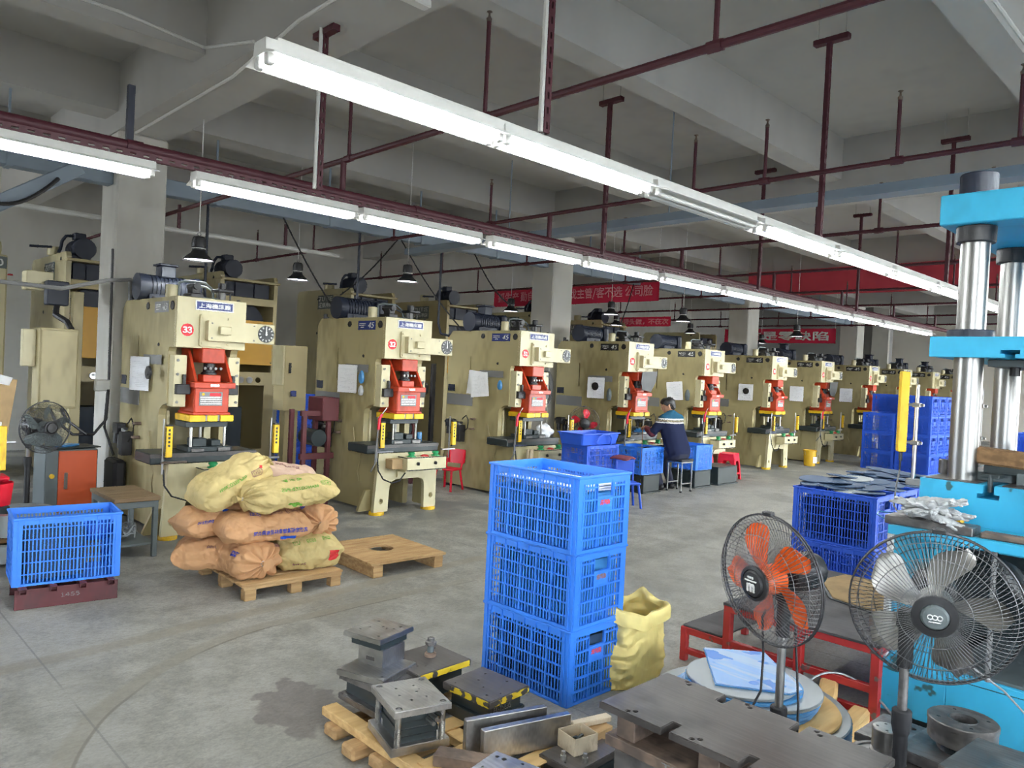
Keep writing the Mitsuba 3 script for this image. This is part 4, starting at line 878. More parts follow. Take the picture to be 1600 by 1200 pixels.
K.add('seat', cbx(1.16, 1.42, 7.28, 7.5, 0.60, 0.64, 0.015), 'red_plastic')
K.add('tub', [lathe([(0.0, 0.42), (0.12, 0.42), (0.14, 0.6), (0.13, 0.6), (0.11, 0.44), (0, 0.44)], 18, (1.30, 7.25, 0))], 'red_plastic', smooth=30)
K.add('stand', [cbx(1.20, 1.40, 7.15, 7.5, 0.0, 0.42, 0.01)], 'die_dark')
K.place('red_tub', None, 'red plastic tub below the yellow light guard at the left edge', 'tub')
def coil(rc, ro, z0, z1, c, n=40):
    return lathe([(ro - 0.012, z0), (ro, z0 + 0.004), (ro, z1 - 0.004), (ro - 0.012, z1), (rc, z1), (rc, z0), (ro - 0.012, z0)], n, c)
for i, (x, y, z0, z1, ro, lab) in enumerate(((1.42, 7.15, 0.02, 0.16, 0.33, 'lower coil of steel strip on the floor at the left edge'), (1.45, 7.2, 0.2, 0.38, 0.28, 'upper coil of steel strip at the left edge, under the red tub'), (1.98, 7.75, 0.02, 0.10, 0.30, 'flat coil of scrap strip behind the blue crate at far left'))):
    thing('strip_coil', coil(ro - 0.07, ro, z0, z1, (x, y, 0)), 'blank_steel', lab, 'coil', smooth=30)
thing('plank', cbx(1.15, 1.75, 6.95, 7.5, 0.162, 0.198, 0.004), 'wood_dark', 'dark board between the two coils of strip at the left edge', 'board')
rng = random.Random(5)
key = numbered('strip_scrap')
pts = []
for i in range(26):
    a0, rr = rng.uniform(0, 6), rng.uniform(0.08, 0.26)
    pts.append(tube([(2.0 + rr * math.cos(a0 + t * 2.4), 7.72 + rr * math.sin(a0 + t * 2.4), 0.11 + 0.05 * rng.random() + 0.05 * t) for t in np.linspace(0, 1, 9)], 0.006, 4))
scene[key] = mikit.ply(cat(pts), 'blank_steel', smooth=True); labels[key] = {'label': 'tangle of shiny strip scrap on the flat coil behind the blue crate', 'category': 'scrap', 'kind': 'stuff'}
# brown topped bench before press 33
K = Kit()
K.add('top', cbx(2.0, 2.36, 6.56, 7.22, 0.475, 0.51, 0.004), 'wood_board')
K.add('apron', [cbx(2.01, 2.35, 6.575, 6.60, 0.42, 0.475, 0.003), cbx(2.01, 2.03, 6.60, 7.2, 0.42, 0.475, 0.003), cbx(2.33, 2.35, 6.60, 7.2, 0.42, 0.475, 0.003)], 'grey_green_paint')
for x in (2.01, 2.31):
    for y in (6.575, 7.165): K.add('leg', cbx(x, x + 0.04, y, y + 0.04, 0, 0.475, 0.003), 'grey_green_paint')
K.add('shelf', cbx(2.02, 2.34, 6.6, 7.18, 0.10, 0.12, 0.003), 'grey_green_paint')
K.place('work_bench', None, 'small bench with brown top and grey legs, left of press 33', 'bench')
key = numbered('strip_scrap'); pts = []
for i in range(14):
    a0, rr = rng.uniform(0, 6), rng.uniform(0.05, 0.13)
    pts.append(tube([(2.17 + rr * math.cos(a0 + t * 2.4), 6.85 + 1.6 * rr * math.sin(a0 + t * 2.4), 0.13 + 0.08 * rng.random() + 0.06 * t) for t in np.linspace(0, 1, 9)], 0.007, 4))
scene[key] = mikit.ply(cat(pts), 'blank_steel', smooth=True); labels[key] = {'label': 'tangle of strip scrap on the shelf of the brown bench', 'category': 'scrap', 'kind': 'stuff'}
thing('junction_box', cbx(2.42, 2.56, 8.68, 8.75, 1.28, 1.40, 0.008), 'white_plastic', 'white box on the face of the left column', 'box')
thing('hanging_cable', tube([(2.54, 8.70, 2.78), (2.545, 8.70, 2.2), (2.55, 8.70, 1.4), (2.52, 8.68, 0.9), (2.58, 8.55, 0.62)], 0.013, 7), 'black_paint', 'black cable running down the left column', 'cable', smooth=30)
thing('rubber_bin', cbx(2.50, 2.62, 8.25, 8.6, 0.12, 0.60, 0.03), 'black_paint', 'black bin at the foot of the left column', 'bin')
thing('hose', tube([(0.2, 8.2, 2.42), (1.0, 8.0, 2.28), (1.9, 7.95, 2.26), (2.35, 8.2, 2.40), (2.66, 8.5, 2.46), (2.70, 8.62, 2.36), (2.72, 8.64, 2.15)], 0.02, 8), 'grey_paint', 'grey hose running across the left column to press 33', 'hose', smooth=30)
# machinery between presses 33 and 32 and beyond: cabinet, dark-red coil stand
K = Kit()
K.add('body', cbx(5.02, 5.36, 9.6, 9.9, 1.0, 1.9, 0.006), 'tan_paint')
K.add('edge', cbx(4.99, 5.02, 9.6, 9.9, 1.35, 1.9, 0.004), 'pale_lit_cream')
K.add('key_switch', cbx(5.12, 5.2, 9.575, 9.6, 1.2, 1.28, 0.004), 'label_navy')
K.add('handle', cbx(5.08, 5.11, 9.575, 9.6, 1.52, 1.66, 0.004), 'black_paint')
K.add('stand', cbx(5.1, 5.3, 9.7, 9.85, 0, 1.0, 0.004), 'tan_paint')
K.place('electrical_cabinet', None, 'tan electrical cabinet between presses 33 and 32', 'cabinet')
def coil_stand(x, y, s, lab, M=None):
    K = Kit()
    for dx in (0, 0.32):
        for dy in (0, 0.3): K.add('post', cbx(x + dx, x + dx + 0.05, y + dy, y + dy + 0.05, 0, 1.12 * s, 0.004), 'maroon_steel')
    K.add('rail', [cbx(x - 0.02, x + 0.42, y, y + 0.05, 1.06 * s, 1.12 * s, 0.004)], 'maroon_steel')
    K.add('rail', [cbx(x - 0.02, x + 0.42, y, y + 0.05, 0.55 * s, 0.62 * s, 0.004)], 'maroon_steel')
    K.add('gear_box', [cbx(x + 0.22, x + 0.44, y - 0.05, y + 0.3, 1.0 * s, 1.28 * s, 0.01)], 'maroon_steel')
    K.add('tray', [cbx(x - 0.25, x + 0.1, y - 0.1, y + 0.3, 0.2, 0.36, 0.01)], 'maroon_steel')
    K.add('drum', cyl((x + 0.2, y - 0.02, 0.8 * s), (x + 0.2, y + 0.3, 0.8 * s), 0.1, 16), 'die_dark', smooth=30)
    K.place('coil_stand', None, lab, 'stand')
coil_stand(4.42, 7.95, 1.0, 'dark red coil stand between presses 33 and 32')
coil_stand(6.30, 8.78, 1.0, 'dark red coil stand under the round black pot, between presses 32 and 31')
K = Kit()
K.add('drum', lathe([(0, 1.30), (0.16, 1.30), (0.19, 1.34), (0.19, 1.44), (0.17, 1.47), (0.06, 1.49), (0, 1.50)], 22, (6.48, 8.58, 0)), 'black_paint', smooth=30)
K.add('bracket', [cbx(6.43, 6.53, 8.53, 8.78, 1.12, 1.30, 0.004)], 'black_paint')
K.add('handle', [tube([(6.45, 8.48, 1.48), (6.35, 8.43, 1.58), (6.29, 8.43, 1.60)], 0.012, 6)], 'black_paint')
K.place('pressure_pot', None, 'round black pot on the stand between presses 32 and 31', 'pot')
thing('machine_guard', cbx(6.90, 6.96, 8.72, 8.78, 0.0, 1.75, 0.004), 'black_paint', 'black upright post between presses 32 and 31', 'post')

# feed pipes and slack cables from the busbar to the machines
for i, (x, y, z0, lab) in enumerate(((3.62, 8.94, 2.30, 'thin black pipe dropping from the busbar just right of the left column'), (5.70, 8.94, 2.30, 'thin black pipe dropping from the busbar behind press 32'), (7.13, 8.94, 2.2, 'thin black pipe dropping from the busbar at press 31'))):
    thing('feed_pipe', tube([(x, y, 3.48), (x, y, 3.0), (x, y, z0 + 0.15), (x - 0.02, y - 0.10, z0), (x - 0.03, y - 0.3, z0 - 0.03)], 0.017, 8), 'motor_paint', lab, 'pipe', smooth=30)
for i, (a, b, sag, lab) in enumerate((((4.55, 8.9, 3.48), (5.05, 8.3, 2.26), 0.05, 'slack black cable from the busbar to press 32, left of its motor'), ((6.30, 8.9, 3.48), (6.02, 9.9, 2.7), 0.06, 'slack black cable hanging from the busbar beside the lamp over press 32'), ((6.36, 8.9, 3.48), (7.14, 8.4, 2.26), 0.08, 'slack black cable running from the busbar down to press 31'),
                                    ((7.75, 8.9, 3.48), (8.35, 8.6, 2.7), 0.12, 'thin cable looping from the busbar near the second column'), ((11.9, 8.95, 3.48), (11.2, 8.7, 2.6), 0.05, 'taut black cable slanting from the busbar right of the second column'))):
    a, b = np.array(a), np.array(b)
    thing('slack_cable', tube([a + (b - a) * t - np.array([0, 0, sag * math.sin(PI * t)]) for t in np.linspace(0, 1, 14)], 0.010, 6), 'rubber', lab, 'cable', smooth=30)

# ---------------------------------------------------------------- plastic crates
def crate_kit(L, W, H, plastic, handle_ends=True, stencil=None, open_bottom=False):
    """long side along x; origin at the middle of the foot"""
    K = Kit()
    a, b, t = L / 2, W / 2, 0.005
    tp = 0.008
    def side(n_groups, per, w, axis_len):
        """slats along a side of length w, drawn in (s, z)"""
        bars = []
        inner = w - 0.085
        step = inner / n_groups
        x0 = -inner / 2
        for g in range(n_groups + 1): bars.append((x0 + g * step - 0.0055, x0 + g * step + 0.0055, 0.02, H - 0.04, 1))
        for g in range(n_groups):
            for k in range(1, per): 
                c = x0 + (g + k / per) * step
                bars.append((c - 0.0038, c + 0.0038, 0.02, H - 0.04, 0))
        return bars
    rows = [0.0, 0.17, 0.34, 0.51, 0.68, 0.84]
    body = []
    for sgn in (-1, 1):
        for (s0, s1, z0, z1, main) in side(5, 5, L, L):
            body.append(bx(s0, s1, sgn * b - (0.006 if main else 0.002), sgn * b + (0.006 if main else 0.002), z0, z1))
        for i, r in enumerate(rows[1:]): body.append(bx(-a + 0.03, a - 0.03, sgn * b - 0.007, sgn * b + 0.007, r * H - 0.003, r * H + 0.003))
        body.append(bx(-a, a, sgn * b - 0.004, sgn * b + 0.004, 0, 0.016)); body.append(bx(-a, a, sgn * b - 0.004, sgn * b + 0.004, H - 0.045, H))
        for (s0, s1, z0, z1, main) in side(3, 5, W, W):
            zt = z1
            if -0.062 < (s0 + s1) / 2 < 0.062: zt = H - 0.115; 
            body.append(bx(sgn * a - (0.006 if main else 0.002), sgn * a + (0.006 if main else 0.002), s0, s1, z0, zt))
        for i, r in enumerate(rows[1:]): body.append(bx(sgn * a - 0.007, sgn * a + 0.007, -b + 0.03, b - 0.03, r * H - 0.004, r * H + 0.004) if r < 0.7 else cat(bx(sgn * a - 0.007, sgn * a + 0.007, -b + 0.03, -0.062, r * H - 0.004, r * H + 0.004), bx(sgn * a - 0.005, sgn * a + 0.005, 0.062, b - 0.03, r * H - 0.004, r * H + 0.004)))
        body.append(bx(sgn * a - 0.004, sgn * a + 0.004, -b, b, 0, 0.016)); body.append(bx(sgn * a - 0.004, sgn * a + 0.004, -b, b, H - 0.045, H))
    for sx in (-1, 1):
        for sy in (-1, 1):
            body.append(bx(sx * a - sx * 0.044, sx * a, sy * b - 0.004, sy * b + 0.004, 0, H)); body.append(bx(sx * a - 0.004, sx * a + 0.004, sy * b - sy * 0.042, sy * b, 0, H))
            body.append(bx(sx * a - sx * 0.028 - 0.004, sx * a - sx * 0.028 + 0.004, sy * (b + 0.004), sy * (b + 0.010), 0, H))
    body += [bx(-a, a, -b, b, 0.004, 0.01)]
    K.add('lattice', body, plastic)
    K.add('rim', [cbx(-a - tp, a + tp, s * b - 0.010, s * b + 0.010, H - 0.030, H, 0.002) if False else cbx(-a - tp, a + tp, s * b + (-0.004 if s > 0 else -0.012), s * b + (0.012 if s > 0 else 0.004), H - 0.013, H, 0.003) for s in (-1, 1)]
          + [cbx(s * a + (-0.004 if s > 0 else -0.012), s * a + (0.012 if s > 0 else 0.004), -b - tp, b + tp, H - 0.013, H, 0.003) for s in (-1, 1)]
          + [bx(-a + 0.06 + i * (L - 0.12) / 6 - 0.003, -a + 0.06 + i * (L - 0.12) / 6 + 0.003, s * (b + 0.004), s * (b + 0.009), H - 0.055, H - 0.01) for i in range(7) for s in (-1, 1)], plastic)
    K.add('foot_rim', [bx(-a + 0.01, a - 0.01, s * b - 0.006, s * b + 0.006, 0.0, 0.012) for s in (-1, 1)], plastic)
    for s in (-1, 1):
        e = K.add('end_panel', bx(s * a - 0.0055, s * a + 0.0055, -0.062, 0.062, H * 0.52, H - 0.115), plastic)
        K.add('hand_grip', [bx(s * a - 0.006, s * a + 0.006, -0.066, -0.060, H - 0.12, H - 0.03), bx(s * a - 0.006, s * a + 0.006, 0.060, 0.066, H - 0.12, H - 0.03), bx(s * a - 0.006, s * a + 0.008, -0.062, 0.062, H - 0.118, H - 0.112)], plastic)
        if stencil:
            g = fit_text(stencil[0], -0.042, 0.042, H * 0.60, H * 0.60 + 0.032, 1)
            m = ex(g, 0.001); v = m.vertices.copy()
            m.vertices = np.stack([s * a + s * (0.0055 + v[:, 2]), s * v[:, 0], v[:, 1]], 1)
            if s > 0: pass
            K.add('stencil', m, stencil[1], parent=e)
    return K
CH = 0.393
CR = crate_kit(0.64, 0.425, CH, 'blue_plastic', stencil=('涛鸿新', 'ink_red'))
CRG = crate_kit(0.64, 0.425, CH, 'blue_plastic', stencil=('涛鸿新', 'ink_brown'))
CRD = crate_kit(0.64, 0.425, CH, 'deep_blue_plastic')

def blanks(x, y, z0, z1, a, b, seed, n=34, matn='blank_film', label='', tilt=0.25):
    """thin film-coated sheet blanks standing on edge inside a crate"""
    r = random.Random(seed); out = []
    for i in range(n):
        t = (i + 0.5) / n
        p = (x + (r.random() - 0.5) * 0.02, y - b + 2 * b * t, (z0 + z1) / 2)
        w = a * (0.80 + 0.18 * r.random()); h = (z1 - z0) / 2 * (0.86 + 0.12 * r.random())
        m = bx(-w, w, -0.0012, 0.0012, -h, h)
        m.apply_transform(trimesh.transformations.translation_matrix(p) @ rot((0, 0, 1), r.uniform(-0.06, 0.06)) @ rot((1, 0, 0), r.uniform(-0.10, 0.10) * tilt * 4))
        out.append(m)
    key = numbered('sheet_blanks')
    scene[key] = mikit.ply(cat(out), matn); labels[key] = {'label': label, 'category': 'sheet metal', 'kind': 'stuff'}
    return key

# tall stack in the middle of the foreground
R90 = PI / 2
for i, (K, x, y, rz, lab) in enumerate(((CR, 3.135, 2.805, R90, 'bottom blue plastic crate of the tall three-crate stack beside the yellow bag'),
                                        (CRG, 3.125, 2.795, R90 + 0.025, 'middle blue plastic crate of the three-crate stack, faded stencil'),
                                        (CR, 3.105, 2.775, R90 + 0.012, 'top blue plastic crate of the three-crate stack, open, pale sheets inside'))):
    K.place('plastic_crate', Tm(x, y, 0.002 + i * (CH + 0.003), rz), lab, 'crate', 'crates of the three-crate stack')
    z0 = 0.002 + i * (CH + 0.003)
    blanks(x, y, z0 + 0.012, z0 + CH - (0.06 if i < 2 else 0.10), 0.185, 0.29, 10 + i, 40, 'blank_film' if i else 'blank_dark', ('dark', 'teal', 'bright')[i] + ' sheet blanks packed on edge in the ' + ('bottom', 'middle', 'top')[i] + ' crate of the three-crate stack')
for i in range(3):
    thing('sheet_blank', moved(cbx(-0.19, 0.19, -0.28, 0.28, 0, 0.006, 0.002), Tm(3.11, 2.785 + 0.004 * i, 0.794 + CH - 0.096 + 0.012 * i, 0.02 * (i - 1)) @ rot((1, 0, 0), 0.0)), 'paper', ('lowest', 'middle', 'uppermost')[i] + ' pale sheet lying flat inside the top crate of the three-crate stack', 'sheet', 'pale sheets in the top crate')
# left crate on the maroon skid
CL = crate_kit(0.625, 0.405, 0.445, 'blue_plastic')
CL.place('plastic_crate', Tm(1.475, 5.86, 0.145, -0.115), 'blue plastic crate on the maroon steel skid', 'crate')
blanks(1.40, 5.86, 0.16, 0.50, 0.20, 0.16, 31, 16, 'blank_dark', 'dark blue blanks standing in the crate on the maroon skid')
thing('parts_bag', moved(lathe([(0, 0), (0.10, 0.0), (0.12, 0.05), (0.10, 0.10), (0.04, 0.13), (0, 0.13)], 14), Tm(1.66, 5.86, 0.38)), 'deep_blue_plastic', 'dark blue bag inside the crate on the maroon skid', 'bag', smooth=True)
K = Kit()
MS = Tm(1.475, 5.84, 0, -0.125)
for y in (-0.215, 0.16): K.add('side_rail', cbx(-0.30, 0.30, y, y + 0.012, 0, 0.128, 0.002), 'maroon_steel')
for i in range(4):
    x = -0.255 + 0.17 * i
    g = sbox(-0.02, -0.018, 0.02, 0.018).difference(sbox(-0.0165, -0.0145, 0.0165, 0.0145))
    K.add('cross_tube', moved(prism_y(g, -0.26, 0.19), Tm(x, 0, 0.125)), 'maroon_steel')
K.add('chalk_mark', prism_y(fit_text('1455', -0.04, 0.07, 0.055, 0.082, 0), -0.2165, -0.215), 'grey_paint')
K.place('steel_skid', MS, 'low maroon steel skid with four square tubes under the crate on it', 'skid')

# ---------------------------------------------------------------- pallet with sacks
K = Kit()
M = Tm(2.405, 5.015, 0, -0.03)
for y in (0.0, 0.40, 0.80):
    K.add('runner', cbx(-0.02, 0.75, y, y + 0.055, 0.03, 0.09, 0.003) if y else cbx(-0.02, 0.75, y, y + 0.03, 0.075, 0.098, 0.003), 'wood_pale')
for x in (-0.01, 0.34, 0.66):
    for y in (0.0, 0.40, 0.80): K.add('block', cbx(x, x + 0.085, y, y + 0.07, 0, 0.076 if not y else 0.03, 0.004), 'wood_pale')
for i in range(6): K.add('plank', cbx(-0.03 + 0.0 * i, 0.76, 0.0 + i * 0.148, 0.125 + i * 0.148, 0.098, 0.116, 0.003), 'wood_pale')
K.place('pallet', M, 'worn wooden pallet under the heap of sacks', 'pallet')
K = Kit()
g = sbox(0, 0, 0.74, 0.82).difference(circ(0.36, 0.42, 0.105, 10))
K.add('deck', prism_z(g, 0.10, 0.118), 'wood_pale')
for x in (0.02, 0.62): K.add('runner', cbx(x, x + 0.09, 0.0, 0.82, 0, 0.10, 0.004), 'wood_pale')
K.place('pallet', Tm(3.43, 5.0, 0, -0.03), 'empty low pallet with a round hole, right of the sacks', 'pallet')

def sack_surface(L, a, b, ends, seed):
    """returns f(s, phi) -> point; s in 0..1 along x, ends: 'tie' or 'sewn' at s=0 and s=1"""
    def endshape(d, kind):          # d: distance from the end, 0..1 of the length
        d = np.clip(d, 0, 1)
        if kind == 'tie':
            neck = 0.13 + 0.16 * np.exp(-(d / 0.03) ** 2)
            body = np.clip((d - 0.075) / 0.20, 0, 1)
            r = neck + (1 - neck) * np.sqrt(np.clip(1 - (1 - body) ** 2.2, 0, 1))
            return r, r
        k = np.clip(d / 0.26, 0, 1)
        return 0.86 + 0.14 * np.sqrt(1 - (1 - k) ** 2), 0.06 + 0.94 * np.sqrt(1 - (1 - k) ** 2)
    def f(s, ph):
        s, ph = np.asarray(s, float), np.asarray(ph, float)
        w0, h0 = endshape(s, ends[0]); w1, h1 = endshape(1 - s, ends[1])
        w, h = np.minimum(w0, w1), np.minimum(h0, h1)
        c, sn = np.cos(ph), np.sin(ph)
        e = 0.82
        y = a * w * np.sign(c) * np.abs(c) ** e
        z = b * h * np.sign(sn) * np.abs(sn) ** e
        z = np.where(z < -0.72 * b, -0.72 * b + (z + 0.72 * b) * 0.25, z)
        fold = np.zeros_like(s + ph)
        for dd, kind, k in ((s, ends[0], 11), (1 - s, ends[1], 13)):
            if kind == 'tie':
                amp = 0.17 * np.exp(-((dd - 0.12) / 0.12) ** 2)
                fold = fold + amp * (np.abs(np.sin(ph * k / 2 + seed + 1.2 * np.sin(ph * 2 + seed))) - 0.5)
            else:
                amp = 0.09 * np.exp(-((dd - 0.08) / 0.12) ** 2)
                fold = fold + amp * np.sin(ph * 5 + seed * 2)
        ax = np.zeros_like(fold)
        for dd, kind, k, sg in ((s, ends[0], 11, -1), (1 - s, ends[1], 13, 1)):
            if kind == 'tie':
                pl = np.abs(np.sin(ph * k / 2 + seed + 1.2 * np.sin(ph * 2 + seed))) - 0.55
                ax = ax + sg * 0.034 * pl * np.exp(-((dd - 0.125) / 0.05) ** 2)
        P_ = np.stack([L * (s - 0.5) + ax + 0 * ph, y * (1 + fold), z * (1 + fold)], -1)
        nz = meshkit.fbm(P_ * 9 + seed * 3.1, 3, seed) - 0.5
        nz2 = meshkit.fbm(P_ * [24, 30, 30] + seed, 2, seed + 4) - 0.5
        wv = meshkit.noise(P_ * 7 + seed, seed + 9) * 0.5
        rd = 1 - np.abs(2 * meshkit.noise(P_ * [10, 15, 15] + wv[..., None] * 2.2 + seed * 1.7, seed + 5) - 1)
        rd2 = 1 - np.abs(2 * meshkit.noise(P_ * [21, 26, 26] - wv[..., None] * 2.5 + seed, seed + 6) - 1)
        rr = np.sqrt(y * y + z * z) + 1e-6
        k = 1 + (0.050 * nz + 0.012 * nz2 - 0.012 * rd ** 5 - 0.006 * rd2 ** 5) / np.maximum(rr, 0.05)
        P_[..., 1] *= k; P_[..., 2] *= k
        return P_
    return f
def sack_mesh(f, ns=120, nph=104):
    s = np.linspace(0, 1, ns); ph = np.linspace(0, 2 * PI, nph, endpoint=False)
    S, H = np.meshgrid(s, ph, indexing='ij'); V = f(S, H).reshape(-1, 3); F = []
    for i in range(ns - 1):
        for j in range(nph):
            k = (j + 1) % nph
            F += [(i * nph + j, (i + 1) * nph + k, i * nph + k), (i * nph + j, (i + 1) * nph + j, (i + 1) * nph + k)]
    for base, flip in ((0, 0), ((ns - 1) * nph, 1)):
        for j in range(1, nph - 1): F.append((base, base + j, base + j + 1) if not flip else (base, base + j + 1, base + j))
    m = trimesh.Trimesh(V, np.array(F), process=False)
    return m
def on_sack(f, L, a, poly, s0, ph0, size, turn=0.0, lift=0.0035):
    """flat print wrapped on the sack: poly in metres around its own centre"""
    b_ = poly.bounds
    g = affinity.translate(poly, -(b_[0] + b_[2]) / 2, -(b_[1] + b_[3]) / 2)
    g = affinity.rotate(g, math.degrees(turn), origin=(0, 0))
    m = ex(g, 0.0005)
    m = trimesh.Trimesh(*trimesh.remesh.subdivide_to_size(m.vertices, m.faces, 0.012), process=False)
    v = m.vertices
    s = s0 + v[:, 0] / L; ph = ph0 + v[:, 1] / a
    P0 = f(s, ph); e = 1e-3
    du = f(s + e, ph) - f(s - e, ph); dv = f(s, ph + e) - f(s, ph - e)
    n = np.cross(du, dv); n /= np.linalg.norm(n, axis=1, keepdims=True) + 1e-12
    cen = P0 * [0, 1, 1]
    n *= np.sign((n * cen).sum(1))[:, None]
    m.vertices = P0 + n * (lift + v[:, 2:3])
    return m
def framed(text, w, h):
    g = sbox(-w / 2, -h / 2, w / 2, h / 2); g = g.exterior.buffer(0.0022)
    return shapely.union_all([g, fit_text(text, -w * 0.36, w * 0.36, -h * 0.33, h * 0.33, 0)])
def sack(center, L, a, b, ends, seed, cloth, label, M, prints):
    f = sack_surface(L, a, b, ends, seed)
    X = trimesh.transformations.translation_matrix(center) @ M
    key = numbered('sack')
    labels[key] = {'label': label, 'category': 'sack', 'group': 'sacks heaped on the pallet'}
    part(key, 'cloth', sack_mesh(f), cloth, smooth=True, M=X)
    if 'tie' in ends:
        s = 0.075 if ends[0] == 'tie' else 0.925
        part(key, 'string', tube([f(s, p) * [1, 1.07, 1.07] for p in np.linspace(0, 2 * PI, 17)], 0.005, 6), 'white_paint', smooth=True, M=X)
    for name, poly, s0, ph0, turn, ink in prints:
        part(key, name, on_sack(f, L, a, poly, s0, ph0, None, turn), ink, M=X)
I4 = np.eye(4)
def txt(t, w, h, b=1): return fit_text(t, 0, w, 0, h, b)
RZ = lambda a: rot((0, 0, 1), a)
FR = -PI / 2 + 0.0          # phi of the face toward -y is pi (c=-1)
# phi: 0 = +y side, pi/2 = top, pi = -y side (toward the camera when the sack lies along x)
sack((2.40, 5.55, 0.235), 0.56, 0.17, 0.135, ('sewn', 'tie'), 1, 'sack_orange', 'orange sack at the left of the bottom layer, its tied end toward the right', RZ(-0.55), [('lettering', txt('塑料树脂', 0.2, 0.03), 0.62, 2.6, PI, 'ink_brown')])
sack((2.53, 5.30, 0.235), 0.56, 0.185, 0.145, ('tie', 'sewn'), 2, 'sack_orange', 'orange sack in the middle of the bottom layer, tied end facing the aisle', RZ(PI / 2 + 0.12), [('lettering', txt('高科', 0.05, 0.09), 0.30, 0.45, PI / 2, 'ink_blue'), ('lettering', txt('塑胶有限公司', 0.20, 0.035), 0.36, 2.5, 0, 'ink_brown')])
sack((2.985, 5.28, 0.235), 0.52, 0.20, 0.15, ('sewn', 'sewn'), 3, 'sack_yellow', 'pale yellow sack with a red block at the right of the bottom layer', RZ(-0.06),
     [('stamp', framed('♻', 0.045, 0.04) if False else framed('△', 0.045, 0.04), 0.25, 2.45, PI, 'ink_green'), ('stamp', framed('本品', 0.06, 0.035), 0.47, 2.42, PI, 'ink_green'), ('stamp', framed('500', 0.06, 0.035), 0.70, 2.40, PI, 'ink_green'), ('red_block', sbox(0, 0, 0.075, 0.085), 0.80, 3.25, 0, 'ink_red'), ('lettering', txt('25 kg', 0.10, 0.03), 0.27, 3.45, PI, 'ink_brown')])
sack((2.42, 5.58, 0.475), 0.60, 0.175, 0.125, ('sewn', 'sewn'), 4, 'sack_orange', 'orange sack with a blue stripe at the left of the middle layer', RZ(0.10), [('blue_stripe', sbox(0, 0, 0.055, 0.22), 0.45, 2.15, -0.35, 'ink_bright_blue'), ('lettering', txt('市高新塑胶科技公司', 0.22, 0.035), 0.30, 2.95, PI, 'ink_blue')])
sack((2.63, 5.27, 0.462), 0.66, 0.20, 0.125, ('sewn', 'sewn'), 5, 'sack_orange', 'large orange sack lying across the front of the middle layer', RZ(-0.10),
     [('lettering', txt('武汉市恒鑫塑胶科技有限公司', 0.40, 0.035), 0.60, 3.20, PI, 'ink_blue'), ('stamp', framed('CS', 0.07, 0.06), 0.36, 2.05, PI + 0.2, 'ink_blue'), ('stamp', framed('本日', 0.075, 0.07), 0.60, 1.95, PI, 'ink_brown'), ('stamp', framed('品名', 0.075, 0.06), 0.78, 1.9, PI, 'ink_brown'), ('blue_stripe', sbox(0, 0, 0.11, 0.05), 0.70, 3.62, 0, 'ink_bright_blue')])
sack((3.10, 5.42, 0.445), 0.58, 0.175, 0.145, ('tie', 'sewn'), 6, 'sack_orange', 'orange sack at the right of the middle layer, tied end facing the aisle', RZ(PI / 2 - 0.10), [('lettering', txt('塑高', 0.06, 0.11), 0.34, 1.0, PI / 2, 'ink_blue'), ('blue_stripe', sbox(0, 0, 0.04, 0.16), 0.5, 1.4, 0, 'ink_bright_blue')])
sack((2.48, 5.46, 0.78), 0.64, 0.185, 0.15, ('sewn', 'tie'), 7, 'sack_yellow', 'yellow sack tilted up on top at the left, tied end highest', RZ(0.06) @ rot((0, 1, 0), -0.42) , [('lettering', txt('MANCOZEB-PES', 0.22, 0.03), 0.38, 2.9, 0, 'ink_green'), ('block', sbox(0, 0, 0.06, 0.05), 0.55, 3.45, 0.2, 'ink_green'), ('stamp', framed('ENV', 0.07, 0.05), 0.68, 2.95, 0.1, 'ink_brown'), ('red_block', sbox(0, 0, 0.02, 0.03), 0.75, 2.8, 0.4, 'ink_red')])
sack((2.765, 5.22, 0.705), 0.76, 0.195, 0.125, ('tie', 'sewn'), 8, 'sack_yellow', 'yellow sack with green lettering on top at the front', RZ(0.0) @ rot((0, 1, 0), -0.05),
     [('lettering', txt('MANCOZEB-PES', 0.30, 0.035), 0.55, 2.75, PI, 'ink_green'), ('stamp', framed('本日', 0.085, 0.05), 0.85, 2.55, PI, 'ink_green'), ('stamp', txt('全 示 料', 0.16, 0.035), 0.52, 2.05, PI, 'ink_green'), ('leaf', shapely.union_all([circ(0, 0, 0.03), sbox(-0.06, -0.012, 0.05, 0.012)]), 0.50, 3.55, 0.3, 'ink_green')])
sack((2.97, 5.66, 0.72), 0.56, 0.18, 0.15, ('sewn', 'sewn'), 9, 'sack_pink', 'pinkish sack on top at the back, mostly hidden by the yellow ones', RZ(-0.2) @ rot((0, 1, 0), 0.15), [('lettering', txt('树脂有限公司', 0.2, 0.03), 0.5, 2.0, 0, 'ink_brown')])

